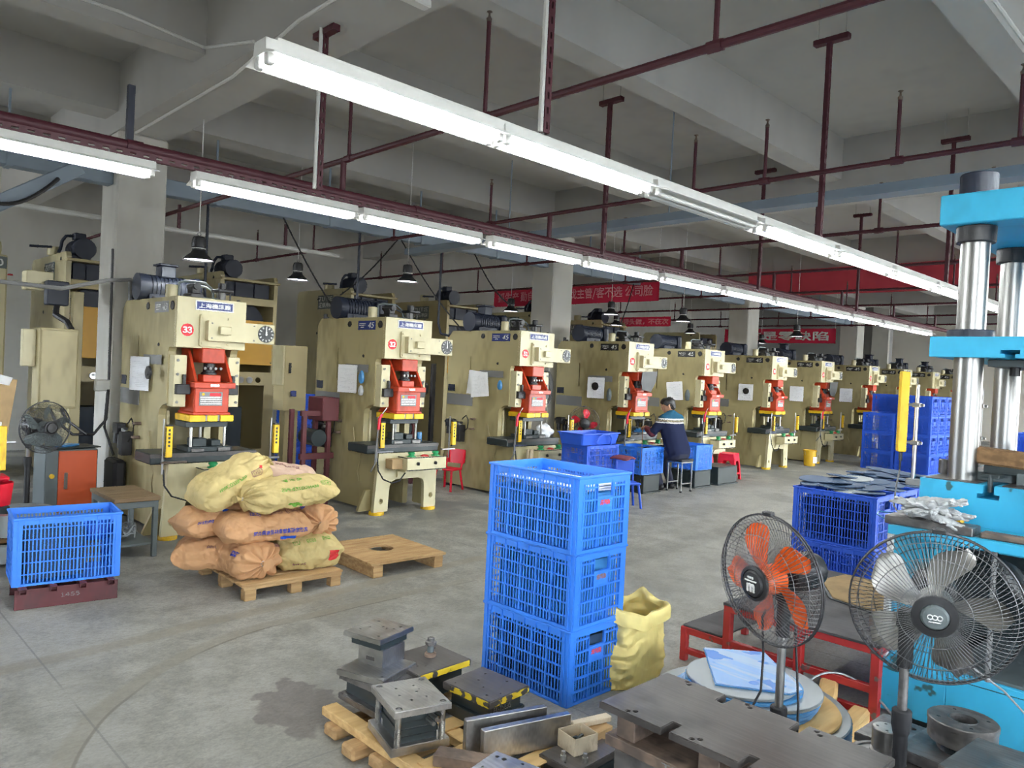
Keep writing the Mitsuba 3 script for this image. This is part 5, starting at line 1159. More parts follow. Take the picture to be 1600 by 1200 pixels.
# ---------------------------------------------------------------- open yellow woven bag beside the foreground stack
def open_bag():
    n, rows = 56, 40
    V, F = [], []
    for i in range(rows + 1):
        t = i / rows
        z = 0.004 + 0.42 * t
        for j in range(n):
            ph = 2 * PI * j / n
            ex_, ey = 0.215 * (1 - 0.14 * t + 0.06 * math.sin(3 * t)), 0.135 * (1 - 0.05 * t)
            c, s = math.cos(ph), math.sin(ph)
            x = ex_ * np.sign(c) * abs(c) ** 0.6; y = ey * np.sign(s) * abs(s) ** 0.75
            bump = 0.045 * (meshkit.noise(np.array([[x * 9, y * 9, z * 7]]), 2)[0] - 0.5) + 0.020 * (meshkit.noise(np.array([[x * 26, y * 26, z * 30]]), 3)[0] - 0.5)
            k = 1 + bump / 0.12
            top = z + (0.035 * math.cos(ph) ** 2 - 0.02) * max(0, (t - 0.7) / 0.3) + (0.014 * math.sin(5 * ph)) * max(0, (t - 0.85) / 0.15)
            V.append((x * k, y * k, top))
    # rolled cuff outward and down
    for (dr_, dz) in ((0.012, 0.012), (0.024, 0.0), (0.028, -0.03), (0.026, -0.07)):
        for j in range(n):
            ph = 2 * PI * j / n; p = V[rows * n + j]
            w = 0.006 * math.sin(9 * ph)
            V.append((p[0] + (dr_ + w) * math.cos(ph), p[1] + (dr_ + w) * math.sin(ph), p[2] + dz + 0.012 * math.sin(4 * ph + 1)))
    R_ = rows + 5
    for i in range(R_ - 1):
        for j in range(n):
            k = (j + 1) % n
            F += [(i * n + j, i * n + k, (i + 1) * n + k), (i * n + j, (i + 1) * n + k, (i + 1) * n + j)]
    for j in range(1, n - 1): F.append((0, j + 1, j))
    return trimesh.Trimesh(np.array(V), np.array(F), process=False)
key = thing('woven_bag', open_bag(), 'bag_yellow', 'open yellow woven bag with rolled rim beside the three-crate stack', 'bag', smooth=True, M=Tm(3.50, 2.53, 0, 0.06))
# deep inside of the bag is simply its own cloth

# ---------------------------------------------------------------- the aisle side of presses 31 to 27
for i, (z, lab) in enumerate(((0.0, 'lowest deep blue crate beside press 31, under the other blue crate'), (0.40, 'deep blue crate beside press 31 that carries the shallow bin'))):
    CRD.place('plastic_crate', Tm(7.72, 6.37, z + 0.002), lab, 'crate', 'crates beside press 31')
K = Kit()
def tub(L, W, H, t=0.006, flare=0.03):
    def ring(l, w, z, r=0.03): return [(x, y, z) for x, y in list(rrect(-l, l, -w, w, r).exterior.coords)[:-1]]
    out = [ring(L / 2 - flare, W / 2 - flare, 0), ring(L / 2, W / 2, H), ring(L / 2 + 0.012, W / 2 + 0.012, H), ring(L / 2 + 0.012, W / 2 + 0.012, H - 0.012), ring(L / 2 + 0.001, W / 2 + 0.001, H - 0.012)]
    inn = [ring(L / 2 - t, W / 2 - t, H), ring(L / 2 - flare - t, W / 2 - flare - t, t)]
    def loft(rings):
        n = len(rings[0]); V = np.vstack(rings); F = []
        for i in range(len(rings) - 1):
            for j in range(n):
                k = (j + 1) % n; F += [(i * n + j, i * n + k, (i + 1) * n + k), (i * n + j, (i + 1) * n + k, (i + 1) * n + j)]
        return V, F
    V, F = loft([out[0], out[1]]); n = len(out[0])
    m1 = trimesh.Trimesh(V, F, process=False); V, F = loft(inn); m2 = trimesh.Trimesh(V, F, process=False)
    V, F = loft([inn[0], out[2], out[3], out[4]]); m3 = trimesh.Trimesh(V, F, process=False)
    bot = prism_z(Polygon([p[:2] for p in out[0]]), 0, t)
    return cat(m1, m2, m3, bot)
K.add('tub', tub(0.78, 0.42, 0.15), 'deep_blue_plastic', smooth=30)
K.add('handle', tube([(-0.12, -0.22, 0.02), (-0.10, -0.235, 0.10), (-0.02, -0.24, 0.135), (0.12, -0.24, 0.135), (0.17, -0.235, 0.08), (0.17, -0.23, 0.0)], 0.012, 8), 'deep_blue_plastic', smooth=30)
K.place('shallow_bin', Tm(7.68, 6.37, 0.80, 0.02), 'shallow blue bin on top of the deep blue crates beside press 31', 'bin')
K = Kit()
def pail_boxes(K_, x0, x1, y0, y1, h, lab):
    K2 = Kit()
    K2.add('body', cbx(x0, x1, y0, y1, 0.02, h, 0.006), 'die_dark')
    K2.add('flange', [cbx(x0 - 0.02, x1 + 0.02, y0 - 0.02, y1 + 0.02, 0, 0.02, 0.003)], 'die_dark')
    K2.add('lid', [cbx(x0 - 0.004, x1 + 0.004, y0 - 0.004, y1 + 0.004, h, h + 0.012, 0.003)], 'die_dark')
    K2.place('steel_box', None, lab, 'box', 'black steel boxes by the worker')
pail_boxes(None, 9.12, 9.52, 6.50, 6.98, 0.258, 'black steel box under the blue crate left of the worker')
pail_boxes(None, 10.36, 10.82, 6.42, 6.88, 0.258, 'black steel box under the blue crate right of the worker')
pail_boxes(None, 11.02, 11.62, 6.40, 6.80, 0.285, 'empty-topped black steel box before the red stools')
CRD2 = crate_kit(0.54, 0.54, CH, 'blue_plastic')
CRD3 = crate_kit(0.47, 0.44, CH, 'blue_plastic')
CRD2.place('plastic_crate', Tm(9.37, 6.80, 0.272), 'blue crate on a black box, left of the worker', 'crate')
CRD3.place('plastic_crate', Tm(10.65, 6.67, 0.272), 'blue crate on a black box, right of the worker', 'crate')
# child's stool with a rag behind the foreground stack
K = Kit()
K.add('seat', [cbx(-0.14, 0.14, -0.12, 0.12, 0.30, 0.33, 0.012)], 'deep_blue_plastic')
for sx in (-1, 1):
    for sy in (-1, 1): K.add('leg', tube([(sx * 0.11, sy * 0.09, 0.31), (sx * 0.15, sy * 0.12, 0.0)], 0.017, 8), 'deep_blue_plastic', smooth=30)
K.add('back', [cbx(-0.14, 0.14, 0.11, 0.135, 0.45, 0.62, 0.01)], 'deep_blue_plastic')
for sx in (-1, 1): K.add('back_post', tube([(sx * 0.12, 0.11, 0.31), (sx * 0.12, 0.122, 0.60)], 0.014, 8), 'deep_blue_plastic', smooth=30)
K.place('small_chair', Tm(8.0, 5.95, 0, -0.5), 'small blue plastic chair behind the three-crate stack', 'chair')
m = prism_z(rrect(-0.17, 0.17, -0.13, 0.13, 0.05), 0, 0.018); m = m.subdivide().subdivide(); m.vertices[:, 2] += 0.03 * meshkit.noise(m.vertices * 14, 2) - 0.05 * (np.linalg.norm(m.vertices[:, :2], axis=1) / 0.2) ** 2 * 0.6
thing('rag', m, 'sleeve_maroon', 'dark maroon rag draped over the back of the small blue chair', 'rag', smooth=True, M=Tm(8.02, 6.06, 0.628, 0.3))
# red children's chair between presses 32 and 31
K = Kit()
K.add('seat', cbx(-0.15, 0.15, -0.14, 0.14, 0.28, 0.305, 0.01), 'red_plastic')
bk = prism_y(rrect(-0.145, 0.145, 0.36, 0.56, 0.03), 0.0, 0.014); bk.apply_transform(trimesh.transformations.translation_matrix((0, 0.14, 0)) @ rot((1, 0, 0), -0.12))
K.add('backrest', bk, 'red_plastic')
for sx in (-1, 1):
    K.add('back_post', tube([(sx * 0.125, 0.13, 0.29), (sx * 0.125, 0.20, 0.54)], 0.015, 8), 'red_plastic', smooth=30)
    for sy in (-1, 1): K.add('leg', tube([(sx * 0.12, sy * 0.11, 0.29), (sx * 0.15, sy * 0.16, 0.0)], 0.016, 8), 'red_plastic', smooth=30)
K.place('small_chair', Tm(6.79, 8.14, 0, -1.25), 'small red plastic chair between presses 32 and 31', 'chair')
# red stools
def stool_kit():
    K = Kit()
    h, s0, s1 = 0.46, 0.125, 0.175
    K.add('seat', [cbx(-0.135, 0.135, -0.135, 0.135, h - 0.05, h, 0.012)], 'red_plastic')
    def edge(ax):
        out = []
        for s in (-1, 1):
            arch = Polygon([(-0.13, h - 0.04), (0.13, h - 0.04), (0.175, 0), (0.125, 0), (0.10, 0.26), (0.05, 0.33), (-0.05, 0.33), (-0.10, 0.26), (-0.125, 0), (-0.175, 0)])
            m = prism_y(arch, -0.004, 0.004)
            v = m.vertices; v[:, 1] += s * (0.175 - (v[:, 2] / h) * 0.045)
            m.vertices = v
            out.append(m if ax == 0 else moved(m, rot((0, 0, 1), PI / 2)))
        return out
    for ax in (0, 1):
        for m in edge(ax): K.add('leg_panel', m, 'red_plastic')
    K.add('foot_rail', [bx(-0.16, 0.16, s * 0.162 - 0.006, s * 0.162 + 0.006, 0.10, 0.13) for s in (-1, 1)], 'red_plastic')
    return K
ST = stool_kit()
ST.place('plastic_stool', Tm(11.95, 6.75, 0, 0.2), 'tall red plastic stool just behind the empty-topped black box, the nearer of two', 'stool', 'red stools')
ST.place('plastic_stool', Tm(11.90, 7.25, 0, 0.1), 'tall red plastic stool against the press leg, the farther of two', 'stool', 'red stools')
thing('cardboard_box', cbx(10.15, 10.42, 7.25, 7.5, 0.40, 0.52, 0.004), 'cardboard', 'small brown carton on the press ledge right behind the worker', 'box')
K = Kit()
K.add('body', lathe([(0, 0), (0.105, 0), (0.112, 0.01), (0.128, 0.30), (0.136, 0.302), (0.137, 0.33), (0.128, 0.335), (0.122, 0.32), (0.105, 0.012), (0, 0.012)], 28), 'pail_yellow', smooth=30)
K.add('bail', tube([(0.137 * math.cos(t) , 0.0 - 0.14 * 0 - 0.02, 0.31 - 0.16 * math.sin(t)) for t in np.linspace(0, PI, 13)], 0.004, 6), 'chrome', smooth=30)
K.add('label_patch', prism_y(rrect(-0.01, 0.085, 0.07, 0.20, 0.01), -0.127, -0.118), 'print_white')
K.place('pail', Tm(15.72, 7.0, 0, -0.5), 'yellow pail with white label on the floor by the row', 'pail')
# fan with red blades behind press 31
FR_ = fan_kit(0.235, 4, 'red_plastic', 'wire_dark', 'wire_dark', 'black_paint', 40)
kf = FR_.place('standing_fan', trimesh.transformations.translation_matrix((8.72, 7.35, 0.98)) @ rot((0, 0, 1), 2.35), 'standing fan with red blades between press 31 and press 30', 'fan')
fan_stand(kf, 8.60, 7.23, 0.98, 'black_paint', 0.7)
thing('coiled_cable', cat(*[tube([(9.30 + 0.012 * i, 8.73 - 0.008 * i, 1.55 - 0.02 * i) + np.array([0.13 * math.cos(t), 0.0, (0.22 + 0.02 * i) * math.sin(t) - 0.05]) for t in np.linspace(0, 2 * PI, 25)], 0.012, 6) for i in range(4)]), 'grey_paint', 'grey cable coiled on the second column', 'cable', smooth=True)
K = Kit()
K.add('can', lathe([(0, 0), (0.028, 0), (0.032, 0.008), (0.032, 0.10), (0.026, 0.115), (0, 0.115)], 18), 'blank_film', smooth=30)
K.add('rim', lathe([(0.024, 0.113), (0.028, 0.118), (0.026, 0.12), (0.022, 0.116)], 18), 'chrome', smooth=30)
K.place('drink_can', Tm(PRX[32] + 0.62, PY + 0.10, 0.80), 'small blue can on the bolster of press 32', 'can')
m = trimesh.creation.icosphere(3, 0.11); m.vertices *= [1.4, 0.8, 0.9]; m.vertices += 0.07 * (meshkit.noise(m.vertices * 16, 4)[:, None] - 0.5) * m.vertices / 0.11
thing('paper_wad', m, 'paper', 'crumpled white paper wad on the bolster of press 31', 'paper', smooth=40, M=Tm(PRX[31] + 0.66, PY + 0.1, 0.88))
thing('cardboard_scrap', moved(cat(cbx(-0.06, 0.06, -0.01, 0.01, -0.07, 0.07, 0.003), moved(cbx(-0.05, 0.05, -0.01, 0.01, -0.06, 0.06, 0.003), rot((0, 0, 1), 0.9))), Tm(PRX[31] + 0.14, PY - 0.14, 0.60)), 'pale_cardboard', 'torn cardboard beside the control box of press 31', 'cardboard')
thing('wood_block', cbx(PRX[32] + 0.06, PRX[32] + 0.205, PY - 0.16, PY - 0.032, 0.53, 0.64, 0.004), 'cardboard', 'brown wooden block fixed beside the control box of press 32', 'block')
def air_gun(x, lab):
    K = Kit()
    K.add('grip', tube([(x, PY - 0.13, 0.98), (x + 0.01, PY - 0.13, 1.10), (x + 0.04, PY - 0.13, 1.15)], 0.016, 8), 'red_plastic', smooth=30)
    K.add('nozzle', tube([(x + 0.04, PY - 0.13, 1.15), (x + 0.10, PY - 0.13, 1.22)], 0.006, 6), 'chrome')
    K.add('hose', tube([(x, PY - 0.13, 0.98), (x - 0.01, PY - 0.12, 0.8), (x - 0.005, PY - 0.10, 0.6), (x + 0.0, PY - 0.02, 0.5)], 0.009, 6), 'grey_paint', smooth=30)
    K.place('air_gun', None, lab, 'air gun', 'red air guns on the presses')
for n, lab in ((32, 'red air gun hung at the left light guard of press 32'), (31, 'red air gun hung at the left light guard of press 31'), (30, 'red air gun hung before press 30, left of the worker'), (29, 'red air gun hung on the press right of the worker'), (27, 'red air gun hung on the press behind the yellow pail')):
    air_gun(PRX[n] - 0.125, lab)
for z, lab in ((0.002, 'bottom deep blue crate seen between presses 33 and 32, behind the coil stand'), (0.398, 'middle deep blue crate seen between presses 33 and 32, behind the coil stand'), (0.794, 'top deep blue crate seen between presses 33 and 32, under the tan cabinet')):
    CRD.place('plastic_crate', Tm(5.80, 10.45, z, 0.0), lab, 'crate', 'crates between presses 33 and 32')
for z, lab in ((0.002, 'lower deep blue crate behind press 33, seen through its throat'), (0.398, 'middle deep blue crate behind press 33, seen through its throat'), (0.794, 'upper deep blue crate behind press 33, seen through its throat')):
    CRD.place('plastic_crate', Tm(3.52, 10.1, z, 0.1), lab, 'crate', 'crates behind press 33')
# big stack of crates farther along the aisle
lay = ['bottom', 'second', 'third', 'topmost']
for zi in range(4):
    for xi in range(3):
        for yi in range(2):
            if zi == 3 and (yi == 1 or False) and xi == 0: continue
            if zi < 3 and xi == 1 and yi == 1: continue
            CRD.place('plastic_crate', Tm(16.85 + xi * 0.47, 5.30 + yi * 0.68, 0.002 + zi * (CH + 0.003), R90), f'deep blue crate, {lay[zi]} layer of the tall crate block, {("near", "middle", "far")[xi]} row, {("aisle", "press")[yi]} side', 'crate', f'crates of the {lay[zi]} layer in the tall block')
for zi in range(3):
    for xi in range(3):
        CRD.place('plastic_crate', Tm(12.3 + xi * 0.48, 2.25, 0.002 + zi * (CH + 0.003), R90), f'blue crate, {lay[zi]} layer of the stack beyond the steel columns, {("near", "middle", "far")[xi]} row', 'crate', f'crates of the {lay[zi]} layer behind the columns')
# crates of round blanks next to the cyan press
XC, YC = 6.36, 2.52
nm = ['nearest', 'second', 'third', 'fourth']
CRN = crate_kit(0.66, 0.44, 0.425, 'deep_blue_plastic')
for xi in range(4):
    for zi in range(2):
        CRN.place('plastic_crate', Tm(XC + xi * 0.475, YC, 0.002 + zi * 0.428, R90), f'{nm[xi]} blue crate of round blanks beside the cyan press, ' + ('lower' if zi == 0 else 'upper') + ' one', 'crate', 'crates of round blanks')
rng = random.Random(11)
disc = lathe([(0, 0), (0.133, 0), (0.136, 0.002), (0.136, 0.007), (0.133, 0.009), (0, 0.009)], 30)
for xi in range(4):
    blanks(XC + xi * 0.475, YC, 0.45, 0.80, 0.17, 0.28, 50 + xi, 14, 'blank_dark', f'dark blanks stacked inside the {nm[xi]} crate beside the cyan press')
    for yi in range(4):
        for k in range(2):
            x = XC + xi * 0.475 - 0.06 + 0.12 * k + rng.uniform(-0.02, 0.02); y = YC - 0.20 + 0.135 * yi + 0.05 * k + rng.uniform(-0.015, 0.015)
            thing('round_blank', disc, 'blank_steel' if rng.random() < 0.12 else 'blank_dark', f'round coated blank lying on top of the {nm[xi]} crate beside the cyan press', 'blank', f'round blanks on the {nm[xi]} crate', smooth=30,
                  M=trimesh.transformations.translation_matrix((x, y, 0.856 + 0.006 * yi + 0.022 * k)) @ rot((0, 0, 1), rng.uniform(0, 6)) @ rot((1, 0, 0), 0.085 + rng.uniform(-0.03, 0.03)))

# ---------------------------------------------------------------- dies on the pallet in the foreground
def rect(cx, cy, w, d, ang=0.0): return affinity.translate(affinity.rotate(sbox(-w / 2, -d / 2, w / 2, d / 2), ang, origin=(0, 0)), cx, cy)
def plate(cx, cy, w, d, ang, z0, z1, holes=(), ch=0.003):
    """a plate with drilled holes (local x, y, r); the upper edge is chamfered"""
    g = sbox(-w / 2, -d / 2, w / 2, d / 2)
    for (hx, hy, r) in holes: g = g.difference(circ(hx, hy, r, 5))
    m = cat(prism_z(g, z0, z1 - ch)) 
    gi = sbox(-w / 2 + ch, -d / 2 + ch, w / 2 - ch, d / 2 - ch)
    for (hx, hy, r) in holes: gi = gi.difference(circ(hx, hy, r, 5))
    cap = prism_z(gi, z1 - ch, z1)
    v = cap.vertices
    m = cat(m, cap, *([lathe([(0, z0 + 0.002), (r * 1.05, z0 + 0.002)], 10, (hx, hy, 0)) for hx, hy, r in holes] if holes else []))
    return moved(m, Tm(cx, cy, 0, math.radians(ang)))
def RT(a, b, cx, cy, ang):
    c, s = math.cos(math.radians(ang)), math.sin(math.radians(ang)); return cx + a * c - b * s, cy + a * s + b * c
# pallet of raw timber
K = Kit()
K.add('stringer', cbx(1.87, 1.95, 2.12, 3.08, 0.055, 0.095, 0.004), 'wood_raw')
K.add('stringer', cbx(2.16, 2.24, 2.0, 3.08, 0.055, 0.095, 0.004), 'wood_raw')
K.add('stringer', cbx(2.46, 2.54, 2.0, 3.05, 0.055, 0.095, 0.004), 'wood_pale')
for i, y in enumerate((2.14, 2.60, 2.96)): K.add('bearer', cyl((1.83, y, 0.03), (2.60, y, 0.03), 0.032, 9) if i == 0 else cbx(1.84, 2.58, y - 0.05, y + 0.05, 0, 0.055, 0.01), 'wood_pale')
K.add('block', cbx(1.80, 1.92, 2.70, 2.80, 0, 0.06, 0.012), 'wood_pale')
for y in (2.06, 2.30, 2.52): K.add('plank', cbx(1.9, 2.56, y, y + 0.09, 0.0955, 0.104, 0.002), 'wood_raw')
K.place('pallet', None, 'raw timber pallet under the heap of dies near the three-crate stack', 'pallet')
# die 1: tall stack of plates
K = Kit()
K.add('bottom_plate', plate(2.12, 2.93, 0.30, 0.33, 2, 0.106, 0.135), 'die_steel')
K.add('core', plate(2.12, 2.94, 0.24, 0.27, 2, 0.135, 0.205), 'die_dark')
K.add('middle_plate', plate(2.12, 2.96, 0.29, 0.28, 8, 0.205, 0.232, [(0.1, -0.1, 0.008), (0.11, 0.08, 0.008)]), 'die_steel')
K.place('press_die', None, 'lower die of the tall stack on the timber pallet, with black core', 'die')
K = Kit()
K.add('base_plate', plate(2.105, 2.985, 0.27, 0.265, 19.4, 0.233, 0.262, [(-0.1, -0.1, 0.007)]), 'machined_steel')
K.add('body', plate(2.16, 3.03, 0.165, 0.15, 15.3, 0.262, 0.345), 'machined_steel')
K.add('slot', plate(2.16, 3.03, 0.169, 0.05, 15.3, 0.285, 0.305), 'oily_steel')
K.add('collar', plate(2.165, 3.06, 0.20, 0.18, 15.3, 0.345, 0.378), 'die_dark')
K.add('top_plate', plate(2.169, 3.073, 0.254, 0.23, 15.3, 0.378, 0.402, [(-0.085, -0.07, 0.007), (-0.06, 0.07, 0.007), (0.03, 0.0, 0.008), (0.02, -0.03, 0.006), (0.08, 0.07, 0.007), (0.08, -0.07, 0.008), (0.04, -0.06, 0.006), (-0.01, 0.05, 0.005)]), 'machined_steel')
K.place('press_die', None, 'upper die of the tall stack on the timber pallet, square plate on a neck', 'die')
# die 2: with four guide posts
K = Kit()
cx, cy, an = 1.985, 2.56, -15
K.add('lower_plate', plate(cx + 0.01, cy + 0.02, 0.26, 0.29, an, 0.106, 0.142), 'machined_steel')
for a in (-0.098, 0.098):
    for b in (-0.118, 0.118):
        px_, py_ = RT(a, b, cx, cy, an)
        K.add('guide_post', [cyl((px_, py_, 0.142), (px_, py_, 0.275), 0.0125, 12)] + [tube([(px_ + 0.0135 * math.cos(t), py_ + 0.0135 * math.sin(t), 0.145 + 0.008 * i) for t in np.linspace(0, 2 * PI, 9)], 0.002, 4) for i in range(10)], 'machined_steel', smooth=30)
for i, z in enumerate((0.142, 0.172, 0.202)): K.add('core_plate', plate(cx, cy, 0.17 + 0.008 * (i % 2), 0.19 + 0.008 * (i % 2), an, z, z + 0.028), 'die_dark')
K.add('core_seam', plate(cx, cy, 0.165, 0.185, an, 0.168, 0.206), 'polished_steel')
K.add('punch_plate', plate(cx, cy, 0.18, 0.20, an, 0.23, 0.274), 'die_dark')
K.add('top_plate', plate(cx, cy, 0.253, 0.291, an, 0.274, 0.302, [(-0.098, 0.118, 0.014), (0.098, 0.118, 0.014), (-0.098, -0.118, 0.014), (0.098, -0.118, 0.014), (-0.04, 0.07, 0.006), (0.04, 0.07, 0.006), (-0.05, 0.0, 0.006), (0.03, 0.01, 0.006), (0.05, -0.05, 0.006), (-0.02, -0.06, 0.007), (0.05, 0.03, 0.005)]), 'machined_steel')
for a in (-0.098, 0.098):
    for b in (-0.118, 0.118):
        px_, py_ = RT(a, b, cx, cy, an); K.add('post_end', cyl((px_, py_, 0.28), (px_, py_, 0.299), 0.010, 12), 'die_steel', smooth=30)
qx, qy = RT(0.05, -0.11, cx, cy, an)
K.add('spring_bolts', [cyl((qx - 0.02 + 0.018 * i, qy - 0.0 + 0.004 * i, 0.238 + 0.012 * (i % 2)), (qx - 0.028 + 0.018 * i, qy - 0.055 + 0.004 * i, 0.236 + 0.012 * (i % 2)), 0.009, 10) for i in range(4)], 'machined_steel', smooth=30)
K.place('press_die', None, 'die with four spiral guide posts at the front of the timber pallet', 'die')
# die 3: brown plate with yellow edge and a bolt
K = Kit()
K.add('lower_block', plate(2.37, 2.93, 0.26, 0.22, 1.5, 0.106, 0.215), 'die_dark')
K.add('top_plate', plate(2.365, 2.935, 0.333, 0.29, 1.5, 0.217, 0.25, [(-0.1, -0.05, 0.006), (-0.06, -0.07, 0.005), (0.12, 0.08, 0.006), (-0.11, 0.0, 0.005), (0.08, -0.09, 0.005)]), 'oily_steel')
K.add('painted_edge', moved(bx(-0.155, 0.16, -0.1475, -0.1452, 0.219, 0.247), Tm(2.365, 2.935, 0, math.radians(1.5))), 'worn_yellow_edge')
K.place('press_die', None, 'flat brown die plate with yellow painted edge behind the dies', 'die')
K = Kit()
K.add('washer', lathe([(0, 0), (0.030, 0), (0.030, 0.014), (0.022, 0.016), (0.022, 0.02), (0, 0.02)], 18), 'rusty_steel', smooth=30)
K.add('spring', lathe([(0.015, 0.02), (0.017, 0.024), (0.017, 0.052), (0.015, 0.056)], 14), 'grey_green_paint', smooth=30)
K.add('head', lathe([(0, 0.056), (0.026, 0.056), (0.028, 0.06), (0.028, 0.074), (0.018, 0.078), (0.018, 0.09), (0.012, 0.094), (0, 0.094)], 18), 'die_steel', smooth=30)
K.place('stud_bolt', Tm(2.40, 2.95, 0.25), 'stud bolt with washers standing on the yellow-edged brown plate', 'bolt')
# die 4: second yellow-edged plate
K = Kit()
K.add('lower_block', plate(2.40, 2.53, 0.25, 0.26, 2, 0.106, 0.16), 'die_dark')
K.add('core', plate(2.40, 2.53, 0.21, 0.24, 2, 0.16, 0.215), 'die_dark')
K.add('chalk_mark', moved(prism_y(fit_text('EL-75E35', -0.07, 0.04, 0.17, 0.195, 0), -0.1225, -0.1205), Tm(2.40, 2.53, 0, math.radians(2))), 'grey_paint')
K.add('top_plate', plate(2.397, 2.53, 0.265, 0.30, 4, 0.217, 0.25, [(-0.09, -0.09, 0.006), (-0.03, -0.12, 0.005), (0.0, 0.05, 0.006), (0.08, 0.08, 0.006), (0.09, -0.05, 0.006), (-0.1, 0.1, 0.005), (-0.04, -0.02, 0.005)]), 'oily_steel')
K.add('painted_edge', moved(cat(bx(-0.13, 0.13, -0.1525, -0.1502, 0.219, 0.247), bx(-0.1350, -0.1327, -0.145, 0.10, 0.219, 0.247)), Tm(2.397, 2.53, 0, math.radians(4))), 'worn_yellow_edge')
K.place('press_die', None, 'square die with black chalked core and yellow-edged top, right behind the steel bars', 'die')
# steel bars on edge
thing('steel_bar', moved(cbx(-0.19, 0.19, -0.016, 0.016, 0, 0.145, 0.003), Tm(2.265, 2.256, 0.106, math.radians(-18))), 'machined_steel', 'steel bar standing on edge, the rear one of two on the timber pallet', 'bar', 'steel bars on edge')
thing('steel_bar', moved(cbx(-0.21, 0.21, -0.017, 0.017, 0, 0.128, 0.003), Tm(2.305, 2.17, 0.106, math.radians(-16))), 'machined_steel', 'steel bar standing on edge, the front one of two on the timber pallet', 'bar', 'steel bars on edge')
thing('steel_block', moved(cbx(-0.04, 0.04, -0.14, 0.14, 0, 0.05, 0.004), Tm(2.03, 2.22, 0.106, 0.55)), 'rusty_steel', 'rusty brown steel block between the posted die and the bars', 'block')
# die 5 with stud holes, carton on it
K = Kit()
K.add('base_plate', plate(2.475, 1.985, 0.33, 0.22, 2, 0.001, 0.04), 'die_dark')
K.add('painted_edge', moved(bx(-0.16, 0.16, -0.1125, -0.1102, 0.006, 0.036), Tm(2.475, 1.985, 0, math.radians(2))), 'worn_yellow_edge')
K.add('core', plate(2.475, 2.0, 0.28, 0.19, 2, 0.04, 0.09), 'die_dark')
K.add('top_plate', plate(2.475, 2.01, 0.31, 0.20, 2, 0.09, 0.118, [(-0.13, -0.02, 0.005)]), 'oily_steel')
for dx, dy in ((-0.115, 0.0), (-0.06, -0.07), (0.12, 0.06)): K.add('stud', lathe([(0, 0.118), (0.013, 0.118), (0.013, 0.135), (0.009, 0.137), (0.009, 0.152), (0, 0.154)], 10, (2.475 + dx, 2.01 + dy, 0)), 'machined_steel')
K.place('press_die', None, 'low black die with studs under the small carton of screws', 'die')
K = Kit()
MB_ = Tm(2.478, 2.035, 0.119, -0.18)
w, d, h, t = 0.125, 0.115, 0.072, 0.004
K.add('body', [cbx(-w / 2, w / 2, -d / 2, -d / 2 + t, 0, h, 0.001), cbx(-w / 2, w / 2, d / 2 - t, d / 2, 0, h, 0.001), cbx(-w / 2, -w / 2 + t, -d / 2, d / 2, 0, h, 0.001), cbx(w / 2 - t, w / 2, -d / 2, d / 2, 0, h, 0.001), bx(-w / 2, w / 2, -d / 2, d / 2, 0, t)], 'pale_cardboard')
K.place('carton', MB_, 'small open white-brown carton with screws on the low black die', 'box')
rng = random.Random(3)
for i in range(5):
    K = Kit(); K.add('shank', cyl((0, 0, 0), (0.045, 0, 0), 0.007, 8), 'die_dark', smooth=30); K.add('head', cyl((-0.012, 0, 0), (0, 0, 0), 0.012, 10), 'die_dark', smooth=30)
    K.place('screw', Tm(2.463 + rng.uniform(-0.01, 0.012), 2.035 + rng.uniform(-0.03, 0.03), 0.132 + 0.014 * (i // 2), rng.uniform(-0.6, 0.6)), 'dark screw lying in the small open carton', 'screw', 'screws in the carton')
thing('wood_strip', moved(cbx(-0.10, 0.10, -0.022, 0.022, 0, 0.025, 0.004), Tm(2.63, 2.09, 0.155, -0.25)), 'pale_cardboard', 'short pale wooden strip right of the small carton', 'wood')
thing('wood_block', cbx(2.56, 2.70, 2.02, 2.14, 0.0, 0.153, 0.004), 'wood_pale', 'wood block under the pale strip beside the plate table', 'block')
# die 6: corner at the bottom edge of the view
K = Kit()
K.add('stand', plate(1.86, 1.86, 0.17, 0.17, 12, 0.0, 0.265), 'die_steel')
K.add('top_plate', plate(1.86, 1.86, 0.21, 0.20, 12, 0.267, 0.30, [(0.07, 0.07, 0.008), (0.07, 0.04, 0.010), (-0.02, 0.07, 0.006), (0.085, -0.03, 0.006), (0.05, -0.05, 0.006), (-0.05, 0.04, 0.006)]), 'machined_steel')
K.place('press_die', None, 'drilled steel die plate cut by the bottom edge, before the bars', 'die')

# ---------------------------------------------------------------- slotted plates in front of the fans
K = Kit()
g = sbox(2.21, 0.84, 2.645, 1.72)
for y in (1.435, 1.145): g = g.difference(sbox(2.15, y - 0.017, 2.285, y + 0.017)).difference(sbox(2.565, y - 0.017, 2.70, y + 0.017))
for (x, y) in ((2.228, 1.605), (2.246, 1.585), (2.228, 1.34), (2.246, 1.32), (2.628, 1.615), (2.61, 1.595), (2.628, 1.355), (2.61, 1.335), (2.622, 1.09), (2.602, 1.07), (2.228, 1.05), (2.246, 1.03)): g = g.difference(circ(x, y, 0.0075, 5))
K.add('top_plate', [prism_z(g, 0.475, 0.497), prism_z(g.buffer(-0.003), 0.497, 0.50)], 'oily_steel')
for y in (1.62, 1.28, 0.94): K.add('riser', cbx(2.24, 2.61, y - 0.04, y + 0.04, 0.385, 0.475, 0.003), 'rusty_steel')
K.add('lower_plate', cbx(2.225, 2.63, 0.84, 1.70, 0.345, 0.385, 0.003), 'rusty_steel')
K.add('chalk_mark', [moved(prism_x(affinity.scale(fit_text('TL-JK34801', 1.12, 1.45, 0.353, 0.378, 0), -1, 1, origin=(1.285, 0)), 2.223, 2.2249), I4)], 'grey_paint')
